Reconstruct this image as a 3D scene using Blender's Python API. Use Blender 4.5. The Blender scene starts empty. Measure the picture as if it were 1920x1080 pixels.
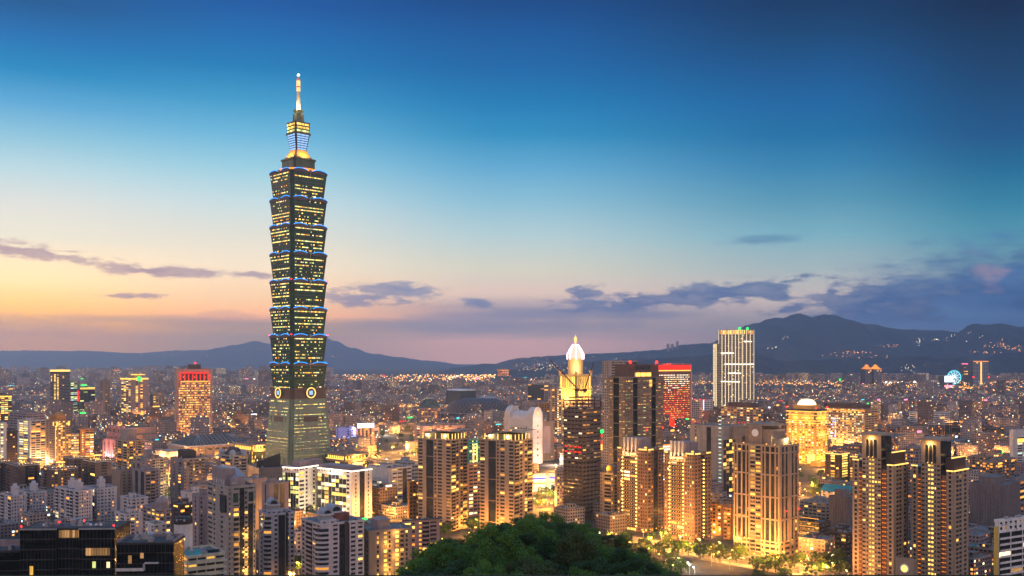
import bpy, math, random
from math import sin, cos, tan, radians, pi, hypot, atan2, sqrt
from mathutils import Vector, noise as mnoise
random.seed(7)
SC = bpy.context.scene
COL = SC.collection
# ------------------------------------------------------------------ camera
CZ, FPX, CX, HY = 160.0, 1867.0, 960.0, 673.0      # eye height, focal length in photo pixels, centre column, horizon row
cd = bpy.data.cameras.new("camera")
cam = bpy.data.objects.new("camera", cd); COL.objects.link(cam)
cam.location = (0, 0, CZ); cam.rotation_euler = (radians(90), 0, 0)
cd.sensor_width = 36; cd.lens = 36 * FPX / 1920; cd.shift_y = (HY - 540) / 1920
cd.clip_start = 1; cd.clip_end = 90000
SC.camera = cam
SC.render.resolution_x, SC.render.resolution_y = 1024, 576
SC.view_settings.view_transform = 'Standard'; SC.view_settings.look = 'None'
SC.view_settings.gamma = 1; SC.view_settings.exposure = .25; SC.view_settings.use_curve_mapping = False
SC.cycles.max_bounces = 4; SC.cycles.diffuse_bounces = 3; SC.cycles.glossy_bounces = 2
SC.cycles.volume_bounces = 3; SC.cycles.transparent_max_bounces = 8; SC.cycles.transmission_bounces = 2
SC.cycles.sample_clamp_indirect = 3.0; SC.cycles.caustics_reflective = False; SC.cycles.caustics_refractive = False

def lin(c):
    return tuple((x / 255 / 12.92) if x <= 10 else ((x / 255 + .055) / 1.055) ** 2.4 for x in c)

# ------------------------------------------------------------------ node helpers
class NT:
    def __init__(s, tree): s.t = tree
    def n(s, typ, **kw):
        nd = s.t.nodes.new(typ)
        for k, v in kw.items(): setattr(nd, k, v)
        return nd
    def put(s, sock, v):
        if hasattr(v, 'is_linked') or hasattr(v, 'links'): s.t.links.new(v, sock)
        elif isinstance(v, (tuple, list)):
            sock.default_value = tuple(v) if len(v) == len(sock.default_value) else tuple(v) + (1,)
        else: sock.default_value = v
    def m(s, op, a, b=None, c=None):
        nd = s.n('ShaderNodeMath', operation=op)
        for i, v in enumerate((a, b, c)):
            if v is not None: s.put(nd.inputs[i], v)
        return nd.outputs[0]
    def mix(s, f, a, b, mode='MIX'):
        nd = s.n('ShaderNodeMix', data_type='RGBA', blend_type=mode)
        s.put(nd.inputs[0], f); s.put(nd.inputs[6], a); s.put(nd.inputs[7], b)
        return nd.outputs[2]
    def smooth(s, x, lo, hi):
        nd = s.n('ShaderNodeMapRange', interpolation_type='SMOOTHSTEP')
        s.put(nd.inputs[0], x); nd.inputs[1].default_value = min(lo, hi); nd.inputs[2].default_value = max(lo, hi)
        return nd.outputs[0] if lo < hi else s.m('SUBTRACT', 1.0, nd.outputs[0])
    def ramp(s, x, stops, interp='LINEAR'):
        nd = s.n('ShaderNodeValToRGB'); cr = nd.color_ramp; cr.interpolation = interp
        while len(cr.elements) < len(stops): cr.elements.new(0.5)
        for e, (p, c) in zip(cr.elements, stops):
            e.position = p; e.color = tuple(c) + (1,) if len(c) == 3 else c
        s.put(nd.inputs[0], x)
        return nd.outputs[0]
    def noise(s, vec, scale, detail=3, rough=.5, dim='3D'):
        nd = s.n('ShaderNodeTexNoise', noise_dimensions=dim)
        s.put(nd.inputs['Vector'], vec); nd.inputs['Scale'].default_value = scale
        nd.inputs['Detail'].default_value = detail; nd.inputs['Roughness'].default_value = rough
        return nd.outputs[0]
    def comb(s, x, y, z=0.0):
        nd = s.n('ShaderNodeCombineXYZ')
        for i, v in enumerate((x, y, z)): s.put(nd.inputs[i], v)
        return nd.outputs[0]

# ------------------------------------------------------------------ dusk sky
SUN_AZ, SUN_EL = radians(-38), radians(-1.5)      # the sun has just set beyond the left edge of the view
w = bpy.data.worlds.new("World"); SC.world = w; w.use_nodes = True
w.node_tree.nodes.clear()
T = NT(w.node_tree)
geo = T.n('ShaderNodeTexCoord').outputs['Generated']
sp = T.n('ShaderNodeSeparateXYZ'); T.put(sp.inputs[0], geo)
dx, dy, dz = sp.outputs
az = T.m('ARCTAN2', dx, dy)
hv = T.m('SQRT', T.m('ADD', T.m('MULTIPLY', dx, dx), T.m('MULTIPLY', dy, dy)))
el = T.m('DIVIDE', dz, T.m('MAXIMUM', hv, 0.02))     # tangent of the elevation
EL_MAX = .40
HAZE = 5.4e-5
FOG = (.12, .12, .155)
def clear_air(c, v):
    # colour of the sky before it crosses the air between it and the viewer
    T_ = math.exp(-HAZE * min(26000, 620 / max(v, 1e-4)))
    return tuple(max(.0, (x - f*(1 - T_)) / T_) for x, f in zip(c, FOG))
def sky_v(px, py): return (HY - py) / FPX * cos(math.atan((px - CX) / FPX))
cols = [
 (30, [(0,(0,98,154)),(63,(8,118,180)),(126,(48,142,194)),(189,(100,172,216)),(252,(148,199,222)),(315,(190,218,228)),(378,(224,226,222)),(441,(240,232,214)),(523,(255,236,184)),(567,(254,216,152)),(603,(248,188,138)),(622,(212,166,142)),(673,(188,150,140))]),
 (470,[(0,(0,94,160)),(63,(4,112,176)),(126,(30,130,186)),(189,(72,158,204)),(252,(114,184,220)),(315,(156,206,226)),(378,(198,220,226)),(441,(226,224,214)),(500,(246,226,202)),(560,(250,206,172)),(592,(240,182,156)),(606,(190,160,154)),(673,(174,148,150))]),
 (960,[(0,(0,80,138)),(63,(4,94,156)),(126,(14,108,170)),(189,(30,126,183)),(252,(58,146,195)),(315,(100,170,210)),(378,(140,190,214)),(441,(178,204,212)),(504,(208,206,196)),(550,(214,192,186)),(578,(166,156,172)),(622,(160,148,166)),(640,(184,154,166)),(673,(150,140,160))]),
 (1530,[(0,(0,64,106)),(63,(4,76,122)),(126,(12,90,144)),(189,(20,104,161)),(252,(36,117,169)),(315,(62,134,178)),(378,(92,154,184)),(441,(126,174,194)),(504,(164,180,188)),(560,(186,176,180)),(600,(140,140,160)),(640,(120,126,152)),(673,(112,118,146))]),
 (1890,[(0,(0,54,88)),(126,(8,72,113)),(252,(20,92,140)),(315,(34,110,152)),(378,(58,131,166)),(441,(86,148,174)),(490,(108,148,172)),(540,(100,126,158)),(600,(72,92,128)),(673,(70,88,122))]),
]
streak = T.noise(T.comb(T.m('MULTIPLY', az, 5.0), T.m('MULTIPLY', el, 60.0)), 1.0, 4)
el2 = T.m('ADD', el, T.m('MULTIPLY', T.m('MULTIPLY', T.m('SUBTRACT', streak, .5), .014), T.smooth(el, .14, .02)))
rv = T.m('DIVIDE', el2, EL_MAX)
prev = None
SKYTAB = SKYTAB_OVERRIDE if 'SKYTAB_OVERRIDE' in globals() else \
 [[(0.0,0.078,0.237),(0.0,0.138,0.395),(0.0,0.219,0.461),(0.083,0.350,0.604),(0.242,0.514,0.647),(0.480,0.664,0.706),(0.741,0.739,0.670),(0.898,0.820,0.631),(1.5217,0.993,0.438),(1.7303,0.888,0.162),(1.7708,0.744,0.0),(1.5883,0.562,0.0),(1.5089,0.534,0.0)],[(0.0,0.076,0.296),(0.0,0.123,0.369),(0.0,0.178,0.418),(0.034,0.289,0.517),(0.129,0.427,0.634),(0.300,0.581,0.690),(0.555,0.700,0.714),(0.790,0.755,0.632),(1.0615,0.851,0.588),(1.2963,0.784,0.374),(1.6606,0.696,0.220),(0.805,0.427,0.185),(0.765,0.405,0.176)],[(0.0,0.048,0.196),(0.0,0.082,0.279),(0.0,0.113,0.337),(0.0,0.168,0.405),(0.014,0.243,0.469),(0.101,0.366,0.582),(0.237,0.493,0.622),(0.448,0.614,0.636),(0.714,0.686,0.540),(0.901,0.646,0.503),(0.474,0.364,0.395),(0.685,0.455,0.404),(1.5606,0.750,0.521),(1.4825,0.712,0.495)],[(0.0,0.026,0.094),(0.0,0.046,0.144),(0.0,0.074,0.227),(0.0,0.107,0.304),(0.0,0.139,0.328),(0.026,0.209,0.391),(0.085,0.297,0.426),(0.190,0.426,0.511),(0.404,0.499,0.496),(0.713,0.573,0.498),(0.422,0.354,0.364),(0.457,0.368,0.340),(0.434,0.349,0.323)],[(0.0,0.013,0.05),(0.0,0.038,0.115),(0.0,0.074,0.208),(0.0,0.127,0.262),(0.018,0.205,0.335),(0.069,0.289,0.388),(0.152,0.313,0.394),(0.128,0.214,0.316),(0.004,0.018,0.064),(0.004,0.017,0.061)]]   # sky radiance above the air layer, same stops as cols
for ci, (px, stops) in enumerate(cols):
    st = sorted((max(0, sky_v(px, py)) / EL_MAX, (SKYTAB[ci][k] if SKYTAB else clear_air(lin(c), sky_v(px, py)))) for k, (py, c) in enumerate(stops))
    st.append((1.0, tuple(x * .9 for x in st[-1][1])))
    r = T.ramp(rv, st)
    a = math.atan((px - CX) / FPX)
    prev = r if prev is None else T.mix(T.smooth(az, pa, a), prev, r)
    pa = a
# the part of the sky behind and beside the viewer: pale lavender dusk
BACK = 1.55
back = T.ramp(T.m('DIVIDE', el, 1.2), [(0, lin((218,172,150))), (.15, lin((222,186,166))), (.45, lin((168,168,184))), (1, lin((52,112,168)))])
back = T.mix(1.0, back, (BACK, BACK, BACK), 'MULTIPLY')
sky = T.mix(T.smooth(T.m('ABSOLUTE', az), .62, 1.5), prev, back)
zen = T.mix(T.smooth(el, .36, 1.3), sky, tuple(x*2.3 for x in lin((98,132,166))))
sky = T.mix(T.smooth(T.m('ABSOLUTE', az), .62, 1.5), zen, sky)
# clouds: soft bodies broken up by noise
warp = T.noise(T.comb(T.m('MULTIPLY', az, 30.0), T.m('MULTIPLY', el, 95.0)), 1.0, 8, .62)
warp2 = T.noise(T.comb(T.m('MULTIPLY', az, 9.0), T.m('MULTIPLY', el, 40.0), 4.0), 1.0, 3)
wv = T.m('ADD', T.m('MULTIPLY', T.m('SUBTRACT', warp, .5), 2.1), T.m('MULTIPLY', T.m('SUBTRACT', warp2, .5), 1.0))
def cloud_field(lst, amp=1.7, off=-.08):
    acc = None
    for px, py, rx, ry, tilt in lst:
        a0 = math.atan((px - CX) / FPX); e0 = sky_v(px, py); k = cos(a0)
        da = T.m('SUBTRACT', az, a0)
        de = T.m('SUBTRACT', T.m('SUBTRACT', el, e0), T.m('MULTIPLY', da, tilt))
        q = T.m('SQRT', T.m('ADD', T.m('POWER', T.m('MULTIPLY', da, FPX / (rx*1.2)), 2.0), T.m('POWER', T.m('MULTIPLY', de, FPX / (ry*1.25)), 2.0)))
        v = T.m('SUBTRACT', 1.0, q)
        acc = v if acc is None else T.m('MAXIMUM', acc, v)
    return T.m('ADD', acc, T.m('ADD', T.m('MULTIPLY', wv, amp), -off))
dark = cloud_field([(40,470,120,13,-.08),(120,471,60,4,0),(300,509,105,10,-.03),(380,512,55,9,0),(475,515,50,9,0),(230,555,70,6,.02),
    (690,560,100,14,.03),(745,545,90,16,0),(660,568,70,9,0),(895,568,50,12,0),(1090,550,40,14,0),(1180,566,140,15,.04),(1330,552,170,22,.07),
    (1400,544,110,17,.05),(1490,524,36,9,.1),(1460,556,40,8,0),(1480,580,50,9,.2),(1560,545,20,14,0),(1640,565,110,32,0)])
soft = cloud_field([(1425,450,75,10,.03),(1795,488,50,10,0),(200,598,110,9,.02),(380,600,180,14,0),(1000,590,260,13,.03),(880,610,300,14,0),(1180,590,150,10,0),(60,612,160,18,0)], .9)
cap = cloud_field([(1690,582,170,46,.0),(1800,574,200,66,.0),(1930,562,220,84,.0),(1610,588,70,26,0)], .75, -.05)
puff = cloud_field([(1850,515,26,26,-.6),(1868,506,18,14,0)])
tone = T.ramp(T.m('ADD', T.m('MULTIPLY', az, 1.0), .5), [(p_, clear_air(lin(c_), .075)) for p_, c_ in ((.05, (150,124,136)), (.25, (142,124,142)), (.40, (100,116,152)), (.62, (62,92,138)), (.95, (62,88,130)))])
tone = T.mix(T.smooth(warp, .3, .75), tone, T.mix(.35, tone, sky))
sky = T.mix(T.m('MULTIPLY', T.smooth(soft, -.1, .9), .5), sky, tone)
sky = T.mix(T.m('MULTIPLY', T.smooth(cap, -.1, .75), .92), sky, T.mix(T.smooth(warp2, .3, .7), clear_air(lin((58,84,124)), .06), clear_air(lin((84,108,146)), .06)))
sky = T.mix(T.m('MULTIPLY', T.smooth(puff, .0, 1.2), .4), sky, lin((196,158,164)))
sky = T.mix(T.m('MULTIPLY', T.smooth(dark, .08, .78), .95), sky, tone)
bg = T.n('ShaderNodeBackground'); T.put(bg.inputs[0], sky); bg.inputs[1].default_value = 1.0
nish = T.n('ShaderNodeTexSky', sky_type='NISHITA'); nish.sun_disc = False
nish.sun_elevation = SUN_EL; nish.sun_rotation = SUN_AZ
bg2 = T.n('ShaderNodeBackground'); T.put(bg2.inputs[0], nish.outputs[0]); bg2.inputs[1].default_value = 0.01
add = T.n('ShaderNodeAddShader'); T.put(add.inputs[0], bg.outputs[0]); T.put(add.inputs[1], bg2.outputs[0])
T.put(T.n('ShaderNodeOutputWorld').inputs[0], add.outputs[0])
w.cycles.sampling_method = 'MANUAL'; w.cycles.sample_map_resolution = 512

sd = bpy.data.lights.new("afterglow", 'SUN'); sd.energy = 0.25; sd.angle = radians(12); sd.color = (1, .62, .42)
sun = bpy.data.objects.new("afterglow", sd); COL.objects.link(sun)
_d = Vector((sin(SUN_AZ), cos(SUN_AZ), .10)).normalized()
sun.rotation_euler = _d.to_track_quat('Z', 'Y').to_euler()
# ------------------------------------------------------------------ object helpers
def tag(o, label=None, cat=None, group=None, kind=None):
    for k, v in (('label', label), ('category', cat), ('group', group), ('kind', kind)):
        if v: o[k] = v
    return o
def empty(name, loc, rz=0.0, parent=None):
    o = bpy.data.objects.new(name, None); COL.objects.link(o)
    o.location = loc; o.rotation_euler = (0, 0, rz); o.parent = parent
    return o
def ux(px): return (px - CX) / FPX
def at(px, Y, z=0.0): return Vector((ux(px) * Y, Y, z))
def gy(py, z=0.0): return (CZ - z) * FPX / (py - HY)          # depth of a point of height z seen at row py
def zz(py, Y): return CZ - (py - HY) * Y / FPX                 # height of a point seen at row py at depth Y

class MB:
    def __init__(s): s.v = []; s.f = []; s.m = []
    def face(s, pts, m=0):
        i = len(s.v); s.v.extend(pts); s.f.append(tuple(range(i, i + len(pts)))); s.m.append(m)
    def _faces(s, fs, m):
        s.f.extend(fs); s.m.extend([m] * len(fs))
    def box(s, x0, x1, y0, y1, z0, z1, m=0):
        i = len(s.v)
        s.v.extend([(x0,y0,z0),(x1,y0,z0),(x1,y1,z0),(x0,y1,z0),(x0,y0,z1),(x1,y0,z1),(x1,y1,z1),(x0,y1,z1)])
        s._faces([(i,i+3,i+2,i+1),(i+4,i+5,i+6,i+7),(i,i+1,i+5,i+4),(i+1,i+2,i+6,i+5),(i+2,i+3,i+7,i+6),(i+3,i,i+4,i+7)], m)
    def loft(s, rings, m=0, cap0=True, cap1=True, mtop=None):
        n = len(rings[0]); i = len(s.v)
        for r in rings: s.v.extend(r)
        for k in range(len(rings) - 1):
            a = i + k * n; b = a + n
            s._faces([(a + j, a + (j + 1) % n, b + (j + 1) % n, b + j) for j in range(n)], m)
        if cap0: s._faces([tuple(i + j for j in range(n))[::-1]], m)
        if cap1: s._faces([tuple(i + (len(rings) - 1) * n + j for j in range(n))], m if mtop is None else mtop)
    def prism(s, pts, z0, z1, m=0, mtop=None, pts1=None):
        s.loft([[(x, y, z0) for x, y in pts], [(x, y, z1) for x, y in (pts1 or pts)]], m, True, True, mtop)
    def cyl(s, cx, cy, r, z0, z1, n=12, m=0, r1=None, mtop=None):
        c = [(cos(2*pi*k/n), sin(2*pi*k/n)) for k in range(n)]
        r1 = r if r1 is None else r1
        s.prism([(cx + r*a, cy + r*b) for a, b in c], z0, z1, m, mtop, [(cx + r1*a, cy + r1*b) for a, b in c])
    def lathe(s, cx, cy, prof, n=16, m=0):
        s.loft([[(cx + r*cos(2*pi*k/n), cy + r*sin(2*pi*k/n), z) for k in range(n)] for r, z in prof], m)
    def tube(s, p, q, r, n=5, m=0, r1=None):
        p, q = Vector(p), Vector(q); d = (q - p)
        if d.length < 1e-6: return
        d.normalize(); a = d.orthogonal().normalized(); b = d.cross(a); r1 = r if r1 is None else r1
        s.loft([[tuple(c + a*rr*cos(2*pi*k/n) + b*rr*sin(2*pi*k/n)) for k in range(n)] for c, rr in ((p, r), (q, r1))], m)
    def ball(s, c, r, n=8, m=0, sz=1.0):
        s.lathe(c[0], c[1], [(max(.01*r, r*sin(pi*k/(n//2+1))), c[2] - r*sz*cos(pi*k/(n//2+1))) for k in range(n//2+2)], n, m)
    def build(s, name, mats, parent=None, loc=(0,0,0), rz=0.0):
        me = bpy.data.meshes.new(name); me.from_pydata(s.v, [], s.f)
        mats = mats if isinstance(mats, (list, tuple)) else [mats]
        for a in mats: me.materials.append(a)
        if len(mats) > 1: me.polygons.foreach_set('material_index', s.m)
        me.update()
        return link(name, me, parent, loc, rz)
def link(name, me, parent=None, loc=(0,0,0), rz=0.0, scale=None):
    o = bpy.data.objects.new(name, me); COL.objects.link(o)
    o.parent = parent; o.location = loc; o.rotation_euler = (0, 0, rz)
    if scale: o.scale = scale
    return o

# ------------------------------------------------------------------ materials
def new_mat(name):
    m = bpy.data.materials.new(name); m.use_nodes = True; m.node_tree.nodes.clear()
    t = NT(m.node_tree); out = t.n('ShaderNodeOutputMaterial')
    return m, t, out
def surf(name, col, rough=.8, var=.25, scale=.15, metal=0.0, streak=True, spec=.3, dirt=None):
    m, t, out = new_mat(name)
    p = t.n('ShaderNodeBsdfPrincipled')
    tc = t.n('ShaderNodeTexCoord').outputs['Object']
    n1 = t.noise(tc, scale, 5, .6)
    v = n1
    if streak:
        mp = t.n('ShaderNodeMapping'); t.put(mp.inputs[0], tc); mp.inputs['Scale'].default_value = (1, 1, .06)
        v = t.m('ADD', t.m('MULTIPLY', n1, .5), t.m('MULTIPLY', t.noise(mp.outputs[0], .7, 3), .5))
    c = t.mix(t.smooth(v, .3, .7), tuple(x*(1-var) for x in col), tuple(min(1, x*(1+var*.6)) for x in col))
    if dirt: c = t.mix(t.smooth(t.noise(tc, scale*3, 4), .5, .75), c, dirt)
    t.put(p.inputs['Base Color'], c)
    p.inputs['Roughness'].default_value = rough; p.inputs['Metallic'].default_value = metal
    p.inputs['Specular IOR Level'].default_value = spec
    t.put(out.inputs[0], p.outputs[0])
    return m
def glass(name, col, rough=.12, spec=.4):
    m, t, out = new_mat(name)
    p = t.n('ShaderNodeBsdfPrincipled')
    tc = t.n('ShaderNodeTexCoord').outputs['Object']
    sc = t.n('ShaderNodeVectorMath', operation='SCALE'); t.put(sc.inputs[0], tc); sc.inputs['Scale'].default_value = .5
    fl = t.n('ShaderNodeVectorMath', operation='FLOOR'); t.put(fl.inputs[0], sc.outputs[0])
    wn = t.n('ShaderNodeTexWhiteNoise'); t.put(wn.inputs[0], fl.outputs[0])
    t.put(p.inputs['Base Color'], t.mix(wn.outputs[0], tuple(x*.45 for x in col), tuple(x*1.5 for x in col)))
    t.put(p.inputs['Roughness'], t.m('ADD', t.m('MULTIPLY', wn.outputs[0], .15), rough))
    p.inputs['Specular IOR Level'].default_value = spec
    t.put(out.inputs[0], p.outputs[0])
    return m
def glow(name, col, strength, vary=True, sampled=False):
    """something that gives off light: lit rooms, lamps, signs; rooms differ from one another and within themselves"""
    m, t, out = new_mat(name)
    e = t.n('ShaderNodeEmission')
    t.put(e.inputs[0], col)
    if vary:
        r = t.n('ShaderNodeObjectInfo').outputs['Random']; g = t.n('ShaderNodeNewGeometry').outputs['Random Per Island']
        tc = t.n('ShaderNodeTexCoord').outputs['Object']
        rr = t.m('FRACT', t.m('ADD', r, t.m('MULTIPLY', g, 3.7)))
        nz = t.noise(tc, 2.3, 2)
        k = t.m('MULTIPLY', t.m('ADD', .3, t.m('MULTIPLY', t.m('POWER', rr, 1.6), 1.1)), t.m('ADD', .45, t.m('MULTIPLY', nz, 1.1)))
        t.put(e.inputs[1], t.m('MULTIPLY', k, strength))
    else: e.inputs[1].default_value = strength
    t.put(out.inputs[0], e.outputs[0])
    m.cycles.emission_sampling = 'FRONT' if sampled else 'NONE'
    return m
M = {}
for nm, c in dict(beige=(.36,.27,.21), tan=(.29,.21,.155), pink=(.52,.34,.31), lavender=(.52,.47,.49), white=(.72,.69,.67), brown=(.13,.075,.06),
                  brick=(.22,.10,.065), grey=(.27,.25,.25), dark=(.04,.036,.036), cream=(.55,.48,.34), sand=(.38,.265,.18), gold=(.55,.38,.17),
                  mauve=(.28,.22,.225), rose=(.42,.25,.21), stone=(.33,.285,.255), bluegrey=(.30,.33,.37), darkbrown=(.085,.055,.05), red=(.45,.03,.02),
                  concrete=(.24,.22,.20), pale=(.60,.55,.52), steel=(.09,.016,.02), orange=(.45,.20,.05)).items():
    M[nm] = surf(nm, c)
M['roof'] = surf('roof_surface', (.17,.165,.17), .9, .5, .25, streak=False)
M['roof_dark'] = surf('roof_dark_surface', (.07,.07,.075), .9, .5, .25, streak=False)
M['roof_red'] = surf('roof_red_surface', (.2,.07,.05), .9, .4, .25, streak=False)
M['teal'] = surf('teal_roof_surface', (.03,.26,.25), .6, .2)
M['metal'] = surf('metal_surface', (.35,.35,.36), .45, .2, metal=.6)
M['glass'] = glass('dark_glass', (.025,.028,.034))
M['glass_green'] = glass('green_glass', (.02,.045,.038), .12, .6)
M['glass_blue'] = glass('blue_glass', (.03,.045,.065))
M['glass_black'] = glass('black_glass', (.006,.008,.009), .06, .3)
M['bark'] = surf('bark', (.09,.065,.045), .9, .4, 2.0)
G = dict(warm=glow('room_light_warm', (1,.40,.06), 2.3), yellow=glow('room_light_yellow', (1,.55,.10), 2.5), white=glow('room_light_white', (1,.80,.44), 2.0),
         green=glow('room_light_greenish', (.90,.95,.30), 1.5), cool=glow('room_light_cool', (.66,.95,.78), 1.2), orange=glow('room_light_orange', (1,.30,.04), 2.0),
         dim=glow('room_light_dim', (1,.52,.20), .5), blue=glow('room_light_blue', (.2,.42,1), 2.0))
S = dict(amber=glow('amber_strip', (1,.46,.07), 2.2, False), gold=glow('gold_strip', (1,.56,.13), 1.9, False), white=glow('white_strip', (1,.84,.62), 2.6, False), cool=glow('cool_strip', (.72,.8,1), 3, False),
         red=glow('red_lamp', (1,.02,.012), 1.6, False), beacon=glow('red_beacon', (1,.012,.01), 9, False), bead=glow('wall_lamp_bulb', (1,.52,.11), 5.0, False), green=glow('green_lamp', (.03,1,.12), 2.5, False), blue=glow('blue_strip', (.03,.33,1), 1.5, False),
         sky=glow('pale_blue_panel', (.30,.56,1), 1.15, False), far=glow('far_lamp_bulb', (1,.36,.055), 5, False), farw=glow('far_white_lamp', (1,.8,.5), 5, False), lamp=glow('street_lamp_bulb', (1,.46,.08), 12, False), lampw=glow('white_lamp_bulb', (1,.92,.75), 20, False),
         orange=glow('orange_strip', (1,.26,.02), 1.8, False), magenta=glow('magenta_sign', (1,.2,.35), 2.5, False), cyan=glow('cyan_sign', (.06,.75,.85), 1.6, False), deepblue=glow('violet_strip', (.1,.1,1), 1.6, False))
# ------------------------------------------------------------------ ground, hills
def land_mat(name, c0, c1, scale, rough=.95):
    m, t, out = new_mat(name)
    p = t.n('ShaderNodeBsdfPrincipled'); tc = t.n('ShaderNodeTexCoord').outputs['Object']
    t.put(p.inputs['Base Color'], t.mix(t.smooth(t.noise(tc, scale, 6, .65), .35, .65), c0, c1))
    p.inputs['Roughness'].default_value = rough; p.inputs['Specular IOR Level'].default_value = .2
    t.put(out.inputs[0], p.outputs[0]); return m
M['ground'] = land_mat('city_ground', (.035,.033,.032), (.08,.072,.066), .03)
M['hill'] = land_mat('hazed_wooded_slope', (.012,.028,.040), (.028,.046,.056), .02)  # forest green shifted to blue, distance haze put into the colour
M['soil'] = land_mat('forest_floor', (.02,.03,.012), (.05,.045,.025), .3)
mb = MB()
N = 24
xs = [-30000 + 60000*i/N for i in range(N+1)]; ys = [-3000 + 33000*i/N for i in range(N+1)]
for i in range(N):
    for j in range(N):
        mb.face([(xs[i],ys[j],0),(xs[i+1],ys[j],0),(xs[i+1],ys[j+1],0),(xs[i],ys[j+1],0)])
tag(mb.build('ground', M['ground']), kind='structure', label='city ground between the buildings')

def ridge(name, Y, pts, depth, wob, seed, label):
    """a mountain range whose crest passes through the given picture rows at depth Y, with slopes in front and behind"""
    pts = sorted(pts); mb = MB(); nx, ny = 320, 26
    x0, x1 = ux(pts[0][0]) * Y, ux(pts[-1][0]) * Y
    def crest(x):
        p = x / Y * FPX + CX
        for (a, ya), (b, yb) in zip(pts, pts[1:]):
            if a <= p <= b:
                t = (p - a) / (b - a); t = t*t*(3-2*t); return zz(ya + (yb - ya)*t, Y)
        return 0
    grid = []
    for j in range(ny + 1):
        v = j / ny * 2 - 1
        row = []
        for i in range(nx + 1):
            x = x0 + (x1 - x0) * i / nx
            n = mnoise.fractal(Vector((x*.0011, v*1.3 + seed, seed)), 1.0, 2.0, 5)
            spur = mnoise.noise(Vector((x*.0016 + seed, v*.5, 3.1)))
            h = crest(x) * max(0, 1 - abs(v) ** (1.15 + .4*spur)) * (1 + wob * n * (.10 + min(1, 2.2*abs(v))) * 1.5) + (mnoise.fractal(Vector((x*.006, v*6, seed)), 1.0, 2.0, 4) * 14 if abs(v) < .9 else 0)
            row.append((x, Y + v*depth, max(-5, h) - (8 if abs(v) > .99 else 0)))
        grid.append(row)
    for j in range(ny):
        for i in range(nx): mb.face([grid[j][i], grid[j][i+1], grid[j+1][i+1], grid[j+1][i]])
    o = mb.build(name, M['hill'])
    for p in o.data.polygons: p.use_smooth = True
    tag(o, kind='structure', label=label); return o
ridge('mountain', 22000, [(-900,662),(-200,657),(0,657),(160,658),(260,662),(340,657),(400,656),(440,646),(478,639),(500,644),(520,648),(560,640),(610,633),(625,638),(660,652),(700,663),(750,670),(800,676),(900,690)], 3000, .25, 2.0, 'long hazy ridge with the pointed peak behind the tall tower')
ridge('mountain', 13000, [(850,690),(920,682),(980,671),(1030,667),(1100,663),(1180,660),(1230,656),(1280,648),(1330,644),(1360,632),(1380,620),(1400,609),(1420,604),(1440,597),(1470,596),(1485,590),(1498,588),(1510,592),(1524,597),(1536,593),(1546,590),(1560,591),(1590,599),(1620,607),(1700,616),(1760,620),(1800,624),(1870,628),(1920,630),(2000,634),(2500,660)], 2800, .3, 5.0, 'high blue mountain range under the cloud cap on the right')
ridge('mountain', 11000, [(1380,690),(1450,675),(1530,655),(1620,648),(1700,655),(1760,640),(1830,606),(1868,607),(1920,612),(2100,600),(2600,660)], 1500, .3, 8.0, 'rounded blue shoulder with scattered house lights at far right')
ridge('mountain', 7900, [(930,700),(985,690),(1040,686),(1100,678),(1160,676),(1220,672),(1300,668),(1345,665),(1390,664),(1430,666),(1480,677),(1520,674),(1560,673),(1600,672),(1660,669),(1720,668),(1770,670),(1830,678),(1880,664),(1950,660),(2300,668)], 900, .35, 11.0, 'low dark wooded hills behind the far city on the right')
# the forested spur below the viewpoint
def spur_h(x, y):
    prof = [(-400,150),(-60,165),(-15,158.2),(12,157.8),(40,143),(80,131),(130,119),(180,112.5),(230,111),(262,110),(300,104),(350,88),(430,55),(520,25),(620,3),(700,-2)]
    z = prof[-1][1]
    for (a, za), (b, zb) in zip(prof, prof[1:]):
        if a <= y <= b: z = za + (zb - za) * (y - a) / (b - a); break
    cxr = 8 + (y - 200) * .02
    dxr = (x - cxr)
    wid = 20 + max(0, (260 - y)) * .035
    e = max(0, abs(dxr) - wid)
    z2 = z - e * .62 - .0022*e*e
    low = max(0, 45 - max(0, y - 260) * .14) if x < 0 else max(0, 30 - max(0, y - 300)*.1)
    z2 = max(z2, min(z, low))
    n = mnoise.fractal(Vector((x*.03, y*.03, .3)), 1.0, 2.0, 4)
    return max(-3, z2 + (n * 2.2 if hypot(x, y) > 25 else 0))
mb = MB(); gx = [-330 + 660*i/90 for i in range(91)]; gyy = [-200 + 900*i/90 for i in range(91)]
H = [[spur_h(x, y) for x in gx] for y in gyy]
for j in range(90):
    for i in range(90):
        mb.face([(gx[i],gyy[j],H[j][i]),(gx[i+1],gyy[j],H[j][i+1]),(gx[i+1],gyy[j+1],H[j+1][i+1]),(gx[i],gyy[j+1],H[j+1][i])])
o = mb.build('hill', M['soil']); tag(o, kind='structure', label='wooded hill spur below the viewpoint')
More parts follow.
